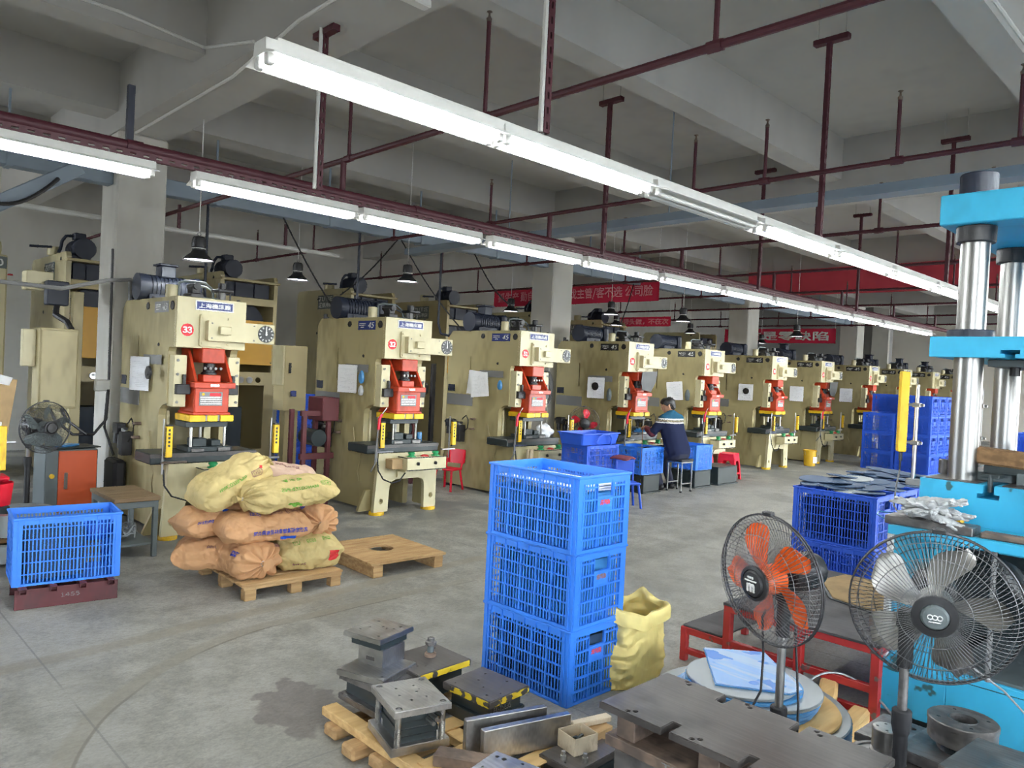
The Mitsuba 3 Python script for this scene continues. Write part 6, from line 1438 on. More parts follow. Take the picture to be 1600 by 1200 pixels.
K.add('core', cbx(2.26, 2.60, 0.86, 1.66, 0.15, 0.345, 0.004), 'die_dark')
K.add('seam_block', [cbx(2.245, 2.615, 1.30, 1.67, 0.16, 0.34, 0.004)], 'die_steel')
K.add('base_plate', cbx(2.22, 2.63, 0.84, 1.70, 0.0, 0.15, 0.004), 'oily_steel')
K.place('bolster_plate', None, 'large brown slotted steel die set before the orange fan pole', 'die')
# round and ring dies at the lower right, under the grey fan
K = Kit()
K.add('flange', lathe([(0, 0.18), (0.125, 0.18), (0.13, 0.185), (0.13, 0.265), (0.125, 0.27), (0.11, 0.27), (0.105, 0.265), (0, 0.265)], 36, (3.14, 1.035, 0)), 'die_steel', smooth=30)
K.add('punch', lathe([(0, 0.265), (0.056, 0.265), (0.058, 0.27), (0.055, 0.292), (0.046, 0.294), (0.046, 0.302), (0.051, 0.304), (0.051, 0.378), (0.048, 0.382), (0, 0.382)], 28, (3.14, 1.035, 0)), 'machined_steel', smooth=30)
for i in range(4): K.add('socket_screw', lathe([(0, 0.3825), (0.006, 0.3825)], 8, (3.14 + 0.032 * math.cos(i * PI / 2 + 0.4), 1.035 + 0.032 * math.sin(i * PI / 2 + 0.4), 0)), 'die_dark')  # flat dark discs; the shade in bolt holes put into their colour
K.add('pedestal', lathe([(0, 0), (0.12, 0), (0.12, 0.18), (0, 0.18)], 28, (3.14, 1.035, 0)), 'die_dark', smooth=30)
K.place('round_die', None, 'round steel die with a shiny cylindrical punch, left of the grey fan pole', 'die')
K = Kit()
cx, cy = 3.30, 0.815
K.add('ring', lathe([(0.047, 0.375), (0.047, 0.448), (0.05, 0.45), (0.118, 0.45), (0.122, 0.446), (0.122, 0.432), (0.119, 0.430), (0.119, 0.37), (0.116, 0.366), (0.06, 0.366), (0.047, 0.37)], 44, (cx, cy, 0)), 'die_steel', smooth=30)
K.add('bore_rim', lathe([(0.046, 0.44), (0.0465, 0.4515), (0.052, 0.4515), (0.052, 0.45)], 36, (cx, cy, 0)), 'polished_steel', smooth=30)
for a in (0.6, 2.2, 3.7, 5.3): K.add('socket_screw', lathe([(0, 0.4505), (0.007, 0.4505)], 8, (cx + 0.088 * math.cos(a), cy + 0.088 * math.sin(a), 0)), 'die_dark')  # bolt holes as flat discs, their shade painted in the colour
K.add('neck', lathe([(0.0, 0.33), (0.085, 0.33), (0.06, 0.366), (0, 0.366)], 24, (cx, cy, 0)), 'die_dark', smooth=30)
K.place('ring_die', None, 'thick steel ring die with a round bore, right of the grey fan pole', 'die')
K = Kit()
K.add('top_plate', plate(3.26, 0.85, 0.30, 0.26, -4, 0.29, 0.33), 'die_steel')
K.add('lower_plate', plate(3.22, 0.86, 0.34, 0.30, -4, 0.23, 0.285), 'oily_steel')
K.add('core', plate(3.22, 0.86, 0.30, 0.26, -4, 0.05, 0.23), 'die_dark')
K.add('base_plate', plate(3.22, 0.86, 0.36, 0.32, -4, 0.0, 0.05), 'oily_steel')
K.place('press_die', None, 'stacked plates under the thick ring die', 'die')
K = Kit()
K.add('top_plate', plate(3.48, 1.10, 0.30, 0.24, -2, 0.20, 0.235, [(-0.09, 0.03, 0.012), (0.09, -0.03, 0.012), (0.0, 0.05, 0.006), (0.05, 0.02, 0.006)]), 'die_steel')
K.add('core', plate(3.48, 1.10, 0.26, 0.20, -2, 0.0, 0.20), 'die_dark')
K.add('pin', lathe([(0, 0.235), (0.016, 0.235), (0.016, 0.262), (0, 0.264)], 10, (3.42, 1.15, 0)), 'die_steel')
K.place('press_die', None, 'low die plate behind the shiny punch, beside the red table leg', 'die')
K = Kit()
gp = Polygon([(2.55, 0.28), (2.72, 0.735), (3.04, 0.705), (3.06, 0.28)])
K.add('top_plate', [prism_z(gp, 0.465, 0.497), prism_z(gp.buffer(-0.003), 0.497, 0.5)], 'machined_steel')
K.add('core', prism_z(gp.buffer(-0.05), 0.0, 0.465), 'die_dark')
K.place('steel_plate', None, 'bright worn steel plate at the lower right corner', 'plate')

# ---------------------------------------------------------------- stack of blue filmed discs under the orange fan
def disc_ring(r, z0, z1, c, n=56): return lathe([(0, z0), (r - 0.003, z0), (r, z0 + 0.003), (r, z1 - 0.003), (r - 0.003, z1), (0, z1)], n, c)
cc = (3.37, 1.735, 0)
K = Kit()
K.add('bottom_coil', lathe([(0.28, 0.085), (0.45, 0.085), (0.455, 0.09), (0.455, 0.175), (0.45, 0.18), (0.28, 0.18)], 60, cc), 'blank_steel', smooth=30)
K.add('film_band', lathe([(0.456, 0.09), (0.458, 0.095), (0.458, 0.17), (0.456, 0.175)], 60, cc), 'blank_film', smooth=30)
K.place('strip_coil', None, 'wide coil of steel strip at the bottom of the blue disc stack', 'coil')
for i, (w, l, x, y, a) in enumerate(((0.10, 0.95, 3.30, 1.55, 0.35), (0.10, 0.95, 3.45, 1.93, 0.35))):
    thing('timber', moved(cbx(-l / 2, l / 2, -w / 2, w / 2, 0, 0.083, 0.006), Tm(x, y, 0.0, a)), 'wood_raw', ('raw timber bearer, the nearer one under the blue disc stack', 'raw timber bearer, the farther one under the blue disc stack')[i], 'timber')
thing('plywood_disc', disc_ring(0.375, 0.182, 0.196, (cc[0] + 0.0, cc[1] - 0.04, 0)), 'wood_raw', 'round plywood sheet between the coil and the blue discs', 'board', smooth=30)
for i, (r, z, dx, dy, mt, lab) in enumerate(((0.325, 0.197, -0.02, 0.02, 'blank_film', 'lowest blue film-coated disc of the stack under the orange fan'), (0.315, 0.216, 0.0, 0.0, 'blank_film', 'second blue film-coated disc of the stack under the orange fan'),
                                           (0.31, 0.235, 0.01, -0.01, 'blank_film', 'third blue film-coated disc of the stack under the orange fan'), (0.305, 0.254, 0.02, -0.02, 'blank_steel', 'grey steel disc near the top of the stack under the orange fan'), (0.27, 0.272, -0.03, 0.015, 'blank_film', 'small blue disc under the top grey disc of the stack'), (0.255, 0.288, -0.04, 0.02, 'blank_steel', 'topmost grey steel disc, under the spotted blue sheet'))):
    thing('steel_disc', disc_ring(r, z, z + (0.017 if i < 4 else 0.014), (cc[0] + dx, cc[1] + dy, 0)), mt, lab, 'disc', 'discs of the stack under the orange fan', smooth=30)
g = Polygon([(3.50, 2.06), (3.70, 1.83), (3.395, 1.485), (3.31, 1.505), (3.135, 1.775)])
key = thing('film_sheet', prism_z(g, 0.306, 0.312), 'blue_film_sheet', 'square pale blue sheet with dark blue spots lying on the disc stack', 'sheet')
part(key, 'peeled_edge', prism_z(g.buffer(0.004).difference(g.buffer(-0.002)), 0.303, 0.3065), 'blank_film')
thing('strip_band', tube([(3.72 + 0.30 * math.cos(t), 1.42 + 0.22 * math.sin(t), 0.17 + 0.06 * math.sin(t * 2)) for t in np.linspace(-1.9, 1.6, 24)], [0.006] * 24, 6), 'blank_steel', 'loose steel strap curling from the coil beside the red table leg', 'strap', smooth=True)
thing('timber', moved(cbx(-0.16, 0.16, -0.045, 0.045, 0, 0.08, 0.014), Tm(3.86, 1.56, 0.09, 0.35)), 'wood_raw', 'raw wood billet on top, between the disc stack and the red table', 'timber')
thing('timber', moved(cbx(-0.20, 0.20, -0.045, 0.045, 0, 0.085, 0.014), Tm(3.80, 1.42, 0.0, 0.10)), 'wood_raw', 'raw splintered billet on the floor before the red table leg', 'timber')

# ---------------------------------------------------------------- red framed steel table
K = Kit()
XT0, XT1 = 3.98, 5.30
K.add('table_top', cbx(XT0 - 0.01, XT1, 1.36, 2.23, 0.405, 0.42, 0.003), 'dark_plate')
K.add('top_frame', [cbx(XT0, XT0 + 0.035, 1.36, 2.23, 0.365, 0.405, 0.003), cbx(XT1 - 0.04, XT1, 1.36, 2.23, 0.365, 0.405, 0.003), cbx(XT0, XT1, 1.36, 1.40, 0.365, 0.405, 0.003), cbx(XT0, XT1, 2.19, 2.23, 0.365, 0.405, 0.003)], 'frame_red')
for (x, y) in ((XT0, 1.36), (XT0, 1.76), (XT0, 2.185), (XT1 - 0.045, 1.36), (XT1 - 0.045, 2.185)): K.add('leg', cbx(x, x + 0.045, y, y + 0.045, 0, 0.37, 0.003), 'frame_red')
K.add('lower_rail', cbx(XT0 + 0.005, XT0 + 0.04, 1.40, 2.50, 0.165, 0.205, 0.003), 'frame_red')
K.add('lower_rail', cbx(XT0 + 0.005, XT0 + 0.04, 1.40, 2.50, 0.045, 0.08, 0.003), 'frame_red')
K.add('lower_rail', cbx(4.72, 4.755, 1.40, 2.50, 0.165, 0.205, 0.003), 'frame_red')
K.add('leg', cbx(XT0, XT0 + 0.04, 2.47, 2.51, 0, 0.205, 0.003), 'frame_red')
K.add('leg', cbx(4.72, 4.76, 2.47, 2.51, 0, 0.205, 0.003), 'frame_red')
K.add('end_rail', cbx(XT0, 4.76, 2.47, 2.51, 0.165, 0.205, 0.003), 'frame_red')
K.add('low_shelf', cbx(XT0 + 0.01, 4.75, 2.24, 2.50, 0.206, 0.218, 0.002), 'dark_plate')
K.place('steel_table', None, 'low steel table on a red frame behind the orange fan', 'table')
K = Kit()
g = Polygon([(4.60, 1.86), (4.50, 1.50), (5.0, 1.52), (5.24, 1.72), (5.22, 2.04), (4.95, 2.08)])
K.add('sheet', prism_z(g, 0.428, 0.434), 'cardboard')
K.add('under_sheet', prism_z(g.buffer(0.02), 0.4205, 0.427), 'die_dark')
K.place('cardboard_sheet', None, 'torn brown cardboard lying on the red framed table', 'cardboard')

# ---------------------------------------------------------------- cyan four-column hydraulic press
K = Kit()
YR, YL = -0.75, 1.36
K.add('base_panel', cbx(4.115, 4.15, YR, 1.10, 0.06, 0.345, 0.004), 'cyan_clean')
K.add('base_panel', cbx(4.115, 4.15, 1.10, 1.405, 0.06, 0.965, 0.004), 'cyan_paint')
K.add('base_seam', [bx(4.112, 4.116, YR, 1.10, 0.312, 0.315)], 'die_dark')
K.add('base_frame', [cbx(4.20, 5.60, YR, 1.32, 0.0, 0.06, 0.004), bx(4.16, 5.6, 1.385, 1.40, 0.06, 0.96), bx(5.58, 5.6, YR, 1.40, 0.06, 0.96), bx(4.9, 4.92, YR, 1.385, 0.06, 0.9)], 'die_dark')
K.add('ledge', cbx(4.05, 4.46, YR, 1.385, 0.972, 1.02, 0.005), 'cyan_worn')
K.add('ledge_edge', bx(4.046, 4.0505, YR, 1.38, 0.974, 1.018), 'cyan_paint')
K.add('ledge_support', [cbx(4.07, 4.10, 1.36, 1.39, 0.345, 0.972, 0.003)], 'white_paint')
K.add('support_tube', [cyl((4.13, 0.93, 0.345), (4.13, 0.93, 0.972), 0.012, 10)], 'grey_paint', smooth=30)
bed = prism_x(sbox(YR, 0.90, YL, 1.235).difference(Polygon([(1.015, 1.24), (1.065, 1.24), (1.065, 1.19), (1.09, 1.19), (1.09, 1.165), (0.99, 1.165), (0.99, 1.19), (1.015, 1.19)])), 4.42, 5.65)
K.add('bed', bed, 'cyan_paint')
K.add('bed_top', [bx(4.44, 5.63, YR, 0.985, 1.2355, 1.24), bx(4.44, 5.63, 1.095, 1.34, 1.2355, 1.24)], 'oily_steel')
colp = [(4.57, 1.20), (5.38, 1.20), (4.57, -0.45), (5.38, -0.45)]
for (x, y) in colp:
    c = K.add('column', cyl((x, y, 1.24), (x, y, 2.60), 0.070, 40), 'polished_steel', smooth=30)
    K.add('lower_nut', lathe([(0.07, 2.495), (0.092, 2.495), (0.095, 2.50), (0.095, 2.578), (0.092, 2.582), (0.07, 2.582)], 28, (x, y, 0)), 'black_paint', smooth=30, parent=c)
    K.add('guide_collar', lathe([(0.071, 1.99), (0.11, 1.99), (0.112, 1.995), (0.112, 2.028), (0.108, 2.032), (0.071, 2.032)], 28, (x, y, 0)), 'motor_paint', smooth=30, parent=c)
    K.add('top_nut', lathe([(0, 2.735), (0.088, 2.735), (0.09, 2.74), (0.09, 2.855), (0.086, 2.86), (0, 2.86)], 28, (x, y, 0)), 'motor_paint', smooth=30, parent=c)
K.add('crown', cbx(4.44, 5.55, YR, 1.345, 2.582, 2.742, 0.006), 'cyan_clean')
K.add('moving_platen', prism_x(sbox(YR, 1.885, 1.36, 1.992).difference(Polygon([(0.965, 1.88), (1.01, 1.88), (1.01, 1.905), (1.03, 1.905), (1.03, 1.925), (0.945, 1.925), (0.945, 1.905), (0.965, 1.905)])), 4.45, 5.55), 'cyan_clean')
K.add('upper_die_plate', [cbx(4.66, 5.3, YR, 1.135, 1.845, 1.884, 0.004), cbx(4.70, 5.25, YR, 0.85, 1.79, 1.845, 0.004)], 'grey_green_paint')
K.add('die_bolt', cyl((4.72, 1.02, 1.80), (4.72, 1.02, 1.85), 0.025, 10), 'black_paint', smooth=30)
K.add('ram_cylinder', cyl((4.98, 0.35, 1.99), (4.98, 0.35, 2.59), 0.2, 36), 'cyan_clean', smooth=30)
K.add('cylinder_flange', lathe([(0.2, 2.42), (0.27, 2.42), (0.28, 2.43), (0.28, 2.55), (0.2, 2.56)], 36, (4.98, 0.35, 0)), 'cyan_clean', smooth=30)
K.add('pipe_elbow', tube([(4.55, 0.80, 2.58), (4.55, 0.80, 2.49), (4.55, 0.72, 2.46), (4.55, 0.3, 2.46)], 0.035, 12), 'machined_steel', smooth=30)
for i, (y0, y1) in enumerate(((0.98, 0.72), (0.90, 0.62), (0.84, 0.55))):
    hz = 0.86 - 0.03 * i
    h_ = K.add('hose', tube([(4.6, y0 + 0.12, hz), (4.35, y0, hz + 0.02), (4.22, y0 - 0.09, hz - 0.03), (4.17, y1, 0.66), (4.17, y1 - 0.02, 0.52), (4.19, y1 - 0.03, 0.40)], 0.022, 10), 'grey_paint', smooth=30)
    K.add('fitting', cyl((4.17, y1 - 0.021, 0.49), (4.185, y1 - 0.027, 0.42), 0.028, 10), 'cyan_worn', smooth=30, parent=h_)
K.add('inner_shelf', bx(4.16, 5.55, YR, 1.1, 0.34, 0.355), 'grey_green_paint')
K.place('hydraulic_press', None, 'cyan four-column hydraulic press with polished steel columns', 'press')
thing('curtain_sheet', moved(bx(-0.0015, 0.0015, -0.13, 0.13, 0, 0.24), Tm(4.085, 1.235, 0.725, 0)), 'cyan_worn', 'worn cyan sheet hanging under the ledge of the hydraulic press', 'sheet')
# light guards of the press
def guard(x, y, z0, z1, px_, py_, pz0, lab, faced=0.6):
    K = Kit()
    gd = moved(cbx(-0.024, 0.024, -0.022, 0.022, z0, z1, 0.004), Tm(x, y, 0, faced))
    K.add('guard', gd, 'yellow_paint')
    K.add('lens', moved(bx(0.022, 0.0255, -0.012, 0.012, z0 + 0.02, z1 - 0.02), Tm(x, y, 0, faced)), 'black_paint')
    K.add('connector', [cyl((x, y, z0 - 0.05), (x, y, z0), 0.010, 8), cyl((x, y, z0 - 0.10), (x, y, z0 - 0.05), 0.005, 6)], 'black_paint')
    K.add('pole', cyl((px_, py_, pz0), (px_, py_, 1.73), 0.011, 12), 'chrome', smooth=30)
    for z in (1.62, 1.415): K.add('clamp', [cbx(px_ - 0.018, px_ + 0.018, py_ - 0.02, py_ + 0.02, z - 0.012, z + 0.012, 0.003), cyl((px_, py_ - 0.035, z), (x, y, z), 0.008, 8)], 'chrome')
    K.add('foot', cbx(px_ - 0.03, px_ + 0.03, 1.36 - 0.01, py_ + 0.03, pz0 - 0.035, pz0, 0.004), 'grey_paint')
    K.add('cable', tube([(x, y, z0 - 0.10), (x + 0.005, y + 0.015, z0 - 0.2), (x, y + 0.02, z0 - 0.30), (x - 0.02, y - 0.03, z0 - 0.36), (px_, py_ - 0.02, z0 - 0.30)], 0.005, 6), 'grey_paint', smooth=30)
    K.place('light_guard', None, lab, 'light guard')
guard(4.45, 1.475, 1.36, 1.80, 4.45, 1.405, 1.22, 'long yellow light guard on a chrome pole before the blue crates')
guard(5.50, 1.42, 1.38, 1.81, 5.50, 1.36, 1.22, 'second yellow light guard, seen between the two steel columns')
thing('timber', moved(cbx(-0.07, 0.07, -0.9, 0.0, 0, 0.085, 0.012), Tm(4.62, 1.215, 1.335) @ rot((1, 0, 0), 0.055) ), 'wood_dark', 'long brown wooden beam lying on the bed of the cyan press', 'timber')
K = Kit()
K.add('block', [cbx(4.60, 4.72, 0.98, 1.14, 1.24, 1.285, 0.004)], 'grey_green_paint')
K.add('block', [cbx(4.55, 4.9, -0.4, 0.95, 1.24, 1.30, 0.004)], 'grey_green_paint')
K.add('block', [cbx(4.56, 4.76, 0.9, 1.10, 1.285, 1.328, 0.004)], 'die_dark')
K.add('block', [cbx(4.75, 5.2, -0.5, 0.9, 1.30, 1.42, 0.004)], 'die_dark')
K.add('clamp_screw', [cyl((4.45, 1.04, 1.20), (4.45, 1.04, 1.29), 0.012, 8), cbx(4.44, 4.55, 1.0, 1.08, 1.27, 1.29, 0.003)], 'die_dark')
K.place('die_block', None, 'grey die blocks under the brown beam on the cyan press bed', 'die')
thing('steel_cup', lathe([(0, 0), (0.032, 0), (0.033, 0.004), (0.033, 0.075), (0.030, 0.078), (0.028, 0.07), (0, 0.07)], 20), 'die_steel', 'small steel cup on the corner of the cyan press bed', 'cup', smooth=30, M=Tm(4.75, 1.335, 1.24))
# things on the ledge
thing('steel_block', cbx(4.06, 4.20, 1.01, 1.405, 1.0205, 1.062, 0.004), 'die_steel', 'dark flat steel bar lying across the end of the cyan ledge', 'bar')
key = numbered('glove_heap') ; del _count['glove_heap']
rng = random.Random(8)
def finger_glove(seed):
    r = random.Random(seed)
    import manifold3d as mf
    def hull(p0, r0, p1, r1):
        s0 = trimesh.creation.icosphere(2, r0).vertices + p0; s1 = trimesh.creation.icosphere(2, r1).vertices + p1
        return mf.Manifold.hull_points(np.vstack([s0, s1]))
    parts_ = [hull(np.array([0, 0, 0.0]), 0.026, np.array([0.075, 0, 0.004]), 0.030)]
    for i in range(4):
        b = np.array([0.085, -0.033 + 0.022 * i, 0.004]); e = b + np.array([0.055 - 0.008 * abs(i - 1.5), (i - 1.5) * 0.006, r.uniform(-0.012, 0.012)])
        parts_.append(hull(b, 0.011, e, 0.010)); parts_.append(hull(np.array([0.06, -0.02 + 0.014 * i, 0.003]), 0.014, b, 0.011))
    parts_.append(hull(np.array([0.03, -0.02, 0]), 0.013, np.array([0.065, -0.062, 0.006]), 0.010))
    m = mf.Manifold()
    for q in parts_: m = m + q
    m = m.refine_to_length(0.007).to_mesh()
    t = trimesh.Trimesh(m.vert_properties[:, :3], m.tri_verts)
    t = trimesh.smoothing.filter_taubin(t, iterations=8)
    t.vertices[:, 2] *= 0.72
    t.vertices += 0.010 * (meshkit.noise(t.vertices * 55 + seed, 2)[:, None] - 0.5)
    return t
GLV = [mikit.ply(finger_glove(s), 'glove_knit', smooth=True) for s in range(4)]
for i in range(18):
    a = -PI / 2 + rng.uniform(-0.7, 0.7) + (0 if i % 2 else PI * 0.9)
    layer = i // 6
    thing('glove', GLV[i % 4], 'glove_knit', 'grey-white knitted work glove in the heap on the steel bar of the ledge', 'glove', 'knitted gloves heaped on the ledge',
          M=Tm(4.14 + rng.uniform(-0.045, 0.06), 1.23 + rng.uniform(-0.08, 0.08) * (1 - 0.25 * layer), 1.082 + 0.028 * layer, a) @ rot((0, 1, 0), rng.uniform(-0.25, 0.25)))
thing('yellow_box', cbx(4.21, 4.27, 1.10, 1.17, 1.021, 1.085, 0.003), 'pail_yellow', 'small yellow box behind the heap of gloves', 'box')
thing('steel_bar', moved(cbx(-0.04, 0.04, -0.6, 0.0, 0, 0.028, 0.006), Tm(4.12, 0.985, 1.0205, 0.03)), 'rusty_steel', 'rusty flat bar lying along the cyan ledge', 'bar')
thing('steel_wire', tube([(4.12, 1.42, 1.03), (4.14, 1.47, 1.045), (4.22, 1.49, 1.05), (4.30, 1.44, 1.04), (4.3, 1.385, 1.03)], 0.004, 6), 'blank_film', 'thin blue wire loop at the end of the ledge', 'wire', smooth=30)

# ---------------------------------------------------------------- the two fans in front
FO = fan_kit(0.262, 5, 'orange_blade', 'wire_chrome', 'wire_dark', 'black_paint', 84, wide=0.56, sweep=0.75, phase=0.95, pitch=0.011)
yaw = math.atan2(-0.30, -0.955)        # where it blows to
def head_pose(c, bx_, by_, tilt=0.0):
    """head at c blowing along (bx_, by_)"""
    a = math.atan2(by_, bx_) + PI / 2
    return trimesh.transformations.translation_matrix(c) @ rot((0, 0, 1), a) @ rot((1, 0, 0), tilt)
cO = np.array([2.875, 1.415, 0.915])
MO = head_pose(cO, -0.955, 0.30, 0.10)
ko = FO.place('standing_fan', MO, 'standing fan with orange blades and black badge, before the red table', 'fan')
part(ko, 'motor_label', moved(moved(cbx(-0.03, 0.03, -0.079, -0.0775, 0.0, 0.045, 0.0005), rot((0, 0, 1), PI / 2)), MO @ trimesh.transformations.translation_matrix((0.0, 0.15, -0.02)) @ rot((0, 0, 1), PI)), 'print_white')
part(ko, 'badge_print', prism_y(shapely.union_all([fit_text('m', -0.02, 0.02, -0.03, 0.004, 2), sbox(-0.03, 0.012, 0.03, 0.017), fit_text('999', -0.015, 0.015, 0.022, 0.032, 0)]), -0.1055, -0.101), 'print_white', M=MO)
fan_stand(ko, 2.94, 1.38, 0.885, 'machined_steel', 0.40, r=0.0165)
part(ko, 'power_cord', tube([(2.94, 1.42, 0.86), (2.90, 1.45, 0.75), (2.905, 1.44, 0.6), (2.88, 1.43, 0.46), (2.86, 1.45, 0.40)], 0.005, 6), 'rubber', smooth=30)
part(ko, 'power_cord', tube([(2.975, 1.35, 0.78), (2.968, 1.33, 0.6), (2.962, 1.31, 0.42), (2.95, 1.30, 0.1)], 0.005, 6), 'rubber', smooth=30)
FG = fan_kit(0.277, 5, 'blade_alloy', 'wire_chrome', 'wire_dark', 'grey_green_paint', 96, badge=0.175, wide=0.60, sweep=0.75, phase=0.30, pitch=0.032)
cG = np.array([2.98, 0.846, 0.929])
MG = head_pose(cG, -0.93, -0.30, 0.12)
kg = FG.place('standing_fan', MG, 'standing fan with grey metal blades before the cyan press', 'fan')
def rings():
    return shapely.union_all([circ(-0.015 + 0.015 * i, 0.004, 0.0092, 8).difference(circ(-0.015 + 0.015 * i, 0.004, 0.0064, 8)) for i in range(3)] + [sbox(-0.019, -0.014, 0.019, -0.0115)])
part(kg, 'badge_print', prism_y(rings(), -0.1055, -0.101), 'print_white', M=MG)
fan_stand(kg, 2.955, 0.925, 0.90, 'die_steel', 0.545, r=0.0165)
part(kg, 'power_cord', tube([(3.1, 0.83, 0.80), (3.2, 0.80, 0.70), (3.45, 0.72, 0.55), (3.6, 0.66, 0.42), (3.62, 0.60, 0.2), (3.5, 0.5, 0.02)], 0.004, 6), 'label_grey', smooth=30)
"""cord runs down behind the ring die"""

# ---------------------------------------------------------------- the worker on his stool
import manifold3d as mf
def sph(p, r, n=2): return trimesh.creation.icosphere(n, r).vertices + np.asarray(p, float)
def limb(pts):
    """union of the hulls of consecutive (point, radius)"""
    m = mf.Manifold()
    for (p, r), (q, s) in zip(pts[:-1], pts[1:]): m = m + mf.Manifold.hull_points(np.vstack([sph(p, r), sph(q, s)]))
    return m
def hull_of(*pr): return mf.Manifold.hull_points(np.vstack([sph(p, r) for p, r in pr]))
def soft(m, step=0.014, it=14):
    t = m.refine_to_length(step).to_mesh()
    t = trimesh.Trimesh(t.vert_properties[:, :3], t.tri_verts)
    return trimesh.smoothing.filter_taubin(t, lamb=0.5, nu=-0.52, iterations=it)
V3 = lambda *a: np.array(a, float)
# joints; he faces +y (the press), leaning forward, head turned left and down
hipc, chest, neck = V3(9.86, 6.42, 0.62), V3(9.84, 6.52, 0.95), V3(9.825, 6.55, 1.16)
shL, shR = V3(9.64, 6.56, 1.09), V3(10.02, 6.54, 1.09)
elL, elR = V3(9.56, 6.70, 0.86), V3(10.08, 6.74, 0.86)
haL, haR = V3(9.68, 6.92, 0.93), V3(9.95, 6.96, 0.92)
head = V3(9.80, 6.61, 1.285)
def torso(e):
    return (hull_of((hipc + V3(-0.11, 0, -0.02), 0.115 + e), (hipc + V3(0.11, 0, -0.02), 0.115 + e), (chest + V3(-0.10, 0, -0.06), 0.115 + e), (chest + V3(0.10, 0, -0.06), 0.115 + e))
            + hull_of((chest + V3(-0.10, 0, -0.06), 0.115 + e), (chest + V3(0.10, 0, -0.06), 0.115 + e), (shL + V3(0.05, 0, -0.02), 0.075 + e), (shR + V3(-0.05, 0, -0.02), 0.075 + e))
            + hull_of((shL + V3(0.05, 0, 0.0), 0.065 + e), (shR + V3(-0.05, 0, 0.0), 0.065 + e), (neck, 0.058 + e)))
def legs(e):
    m = mf.Manifold()
    for s in (-1, 1):
        m = m + limb([(hipc + V3(s * 0.10, 0.0, -0.03), 0.105 + e), (V3(9.85 + s * 0.17, 6.85, 0.56), 0.078 + e), (V3(9.85 + s * 0.15, 6.72, 0.33), 0.058 + e), (V3(9.85 + s * 0.14, 6.62, 0.10), 0.042 + e)])
    return m
arms = limb([(shL, 0.058), (elL, 0.045), (haL - V3(0.03, 0.06, 0.01), 0.030)]) + limb([(shR, 0.058), (elR, 0.045), (haR - V3(-0.03, 0.06, 0.01), 0.030)])
def hand(h, d, side):
    d = d / np.linalg.norm(d); sdv = np.cross(d, [0, 0, 1.0]); sdv /= np.linalg.norm(sdv); upv = np.cross(sdv, d)
    m = hull_of((h - 0.035 * d, 0.026), (h + 0.03 * d + 0.022 * sdv, 0.016), (h + 0.03 * d - 0.022 * sdv, 0.016))
    for i, L_ in enumerate((0.060, 0.072, 0.068, 0.054)):
        b = h + 0.035 * d + sdv * (-0.030 + 0.020 * i)
        m = m + limb([(b, 0.0105), (b + d * L_ * 0.5 - upv * 0.006, 0.0098), (b + d * L_ * 0.85 - upv * 0.026, 0.009)])
    m = m + limb([(h - 0.015 * d + side * 0.024 * sdv, 0.013), (h + 0.02 * d + side * 0.050 * sdv - upv * 0.008, 0.0105), (h + 0.045 * d + side * 0.050 * sdv - upv * 0.018, 0.0095)])
    return m
faced = V3(-0.62, 0.75, -0.30); faced /= np.linalg.norm(faced)
rt = np.cross(faced, [0, 0, 1.0]); rt /= np.linalg.norm(rt); upf = np.cross(rt, faced)
hd = hull_of((head + 0.012 * upf - 0.02 * faced, 0.088), (head - 0.045 * upf + 0.038 * faced, 0.054), (head - 0.09 * upf + 0.05 * faced, 0.030), (head + 0.03 * upf + 0.02 * faced, 0.08))
hd = hd + hull_of((head + 0.0 * upf + 0.092 * faced, 0.010), (head - 0.032 * upf + 0.104 * faced, 0.014)) + hull_of((head - 0.062 * upf + 0.082 * faced - 0.018 * rt, 0.010), (head - 0.062 * upf + 0.082 * faced + 0.018 * rt, 0.010))
for s in (-1, 1): hd = hd + hull_of((head - 0.008 * upf + s * 0.088 * rt - 0.008 * faced, 0.013), (head - 0.036 * upf + s * 0.084 * rt - 0.002 * faced, 0.011), (head + 0.012 * upf + s * 0.092 * rt - 0.02 * faced, 0.012))
nk = limb([(neck - V3(0, 0, 0.02), 0.055), (head - 0.06 * upf - 0.012 * faced, 0.055)])
feet = mf.Manifold()
for s in (-1, 1): feet = feet + hull_of((V3(9.85 + s * 0.14, 6.60, 0.045), 0.040), (V3(9.85 + s * 0.15, 6.74, 0.032), 0.030), (V3(9.85 + s * 0.15, 6.80, 0.026), 0.024))
body = torso(0) + legs(0) + arms + nk + hd + hand(haL, V3(0.45, 0.85, -0.2), 1) + hand(haR, V3(-0.35, 0.9, -0.2), -1) + feet
key = numbered('person'); labels[key] = {'label': 'seated person in a blue jumper with pale chest stripes, working at a press', 'category': 'person'}
part(key, 'body', soft(body, 0.012, 6), 'skin', smooth=True)
part(key, 'sweater', soft(torso(0.014) + limb([(shL, 0.075), (elL, 0.062), (elL + 0.35 * (haL - elL), 0.055)]) + limb([(shR, 0.075), (elR, 0.062), (elR + 0.35 * (haR - elR), 0.055)]), 0.014, 10), 'sweater', smooth=True)
part(key, 'oversleeve', soft(limb([(elL + 0.0 * (haL - elL), 0.066), (elL + 0.75 * (haL - elL), 0.046)])), 'sleeve_maroon', smooth=True, label='maroon oversleeve')
part(key, 'oversleeve', soft(limb([(elR + 0.0 * (haR - elR), 0.066), (elR + 0.75 * (haR - elR), 0.046)])), 'sleeve_maroon', smooth=True, label='maroon oversleeve')
part(key, 'trousers', soft(legs(0.014) + hull_of((hipc + V3(-0.10, 0, -0.05), 0.125), (hipc + V3(0.10, 0, -0.05), 0.125))), 'trouser_navy', smooth=True)
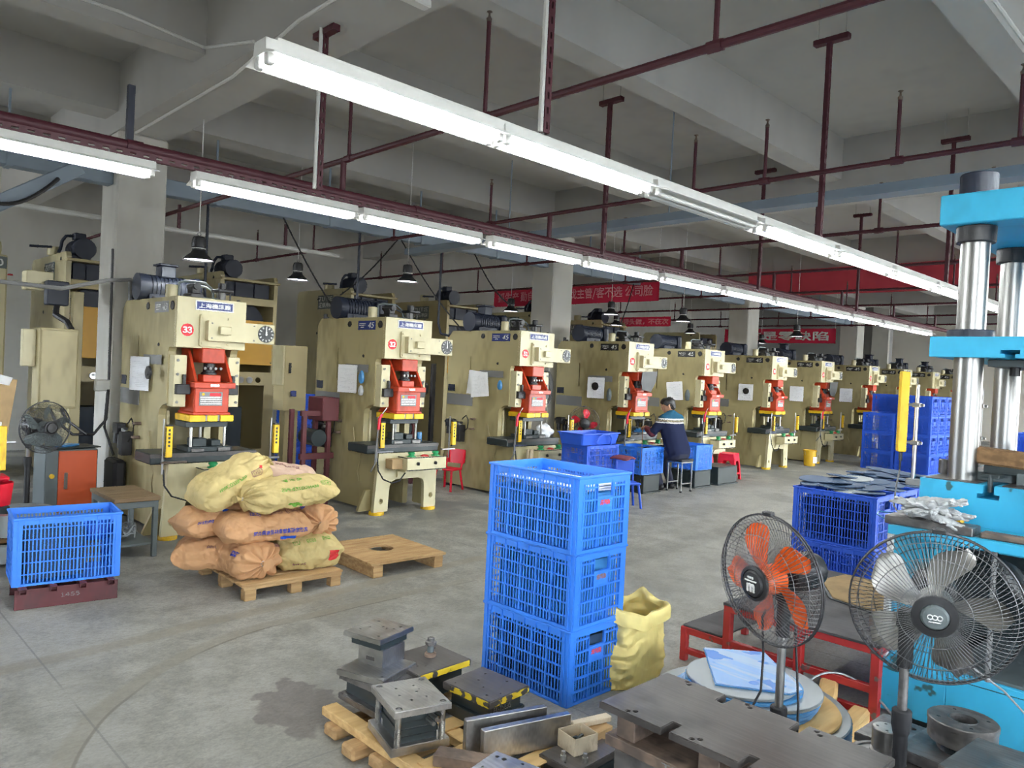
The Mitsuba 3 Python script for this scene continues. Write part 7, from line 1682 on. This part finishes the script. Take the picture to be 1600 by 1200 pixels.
hr = hull_of((head + 0.03 * upf - 0.03 * faced, 0.096), (head + 0.045 * upf + 0.02 * faced, 0.082), (head - 0.035 * upf - 0.055 * faced, 0.062)) - hull_of((head - 0.045 * upf + 0.11 * faced, 0.095), (head - 0.02 * upf + 0.16 * faced, 0.09))
hm = soft(hr, 0.010, 8); hm.vertices += 0.010 * (meshkit.fbm(hm.vertices * 40, 2)[:, None] - 0.5)
part(key, 'hair', hm, 'hair', smooth=True)
for s in (-1, 1):
    eye = head + 0.010 * upf + 0.082 * faced + s * 0.032 * rt
    part(key, 'eye', trimesh.Trimesh(sph(eye, 0.010), trimesh.creation.icosphere(2, 1).faces), 'print_white', smooth=True)
    part(key, 'shoe', soft(hull_of((V3(9.85 + s * 0.14, 6.59, 0.045), 0.046), (V3(9.85 + s * 0.15, 6.74, 0.036), 0.036), (V3(9.85 + s * 0.15, 6.81, 0.030), 0.030)), 0.012, 4), 'black_paint', smooth=True)
# his steel stool
K = Kit()
xs, ys = 9.90, 6.40
K.add('seat', cbx(xs - 0.17, xs + 0.16, ys - 0.14, ys + 0.14, 0.46, 0.495, 0.012), 'black_paint')
K.add('seat_frame', [cbx(xs - 0.16, xs + 0.15, ys - 0.13, ys + 0.13, 0.435, 0.46, 0.004)], 'chrome')
for sx in (-0.14, 0.13):
    for sy in (-0.12, 0.12):
        K.add('leg', cbx(xs + sx - 0.011, xs + sx + 0.011, ys + sy - 0.011, ys + sy + 0.011, 0.02, 0.44, 0.003), 'chrome')
        K.add('foot_cap', cbx(xs + sx - 0.014, xs + sx + 0.014, ys + sy - 0.014, ys + sy + 0.014, 0, 0.022, 0.003), 'rubber')
K.add('rung', [cbx(xs - 0.14, xs + 0.13, ys - 0.128, ys - 0.112, 0.12, 0.14, 0.003), cbx(xs - 0.14, xs + 0.13, ys + 0.112, ys + 0.128, 0.12, 0.14, 0.003)], 'chrome')
K.place('stool', None, 'steel stool with black seat under the worker', 'stool')
thing('work_part', moved(cat(cbx(-0.13, 0.13, -0.06, 0.06, 0, 0.03, 0.01), cbx(-0.09, 0.10, -0.04, 0.05, 0.03, 0.055, 0.01)), Tm(9.76, 7.06, 0.84, 0.2)), 'blank_film', 'blue metal parts in the press before the worker', 'sheet metal')
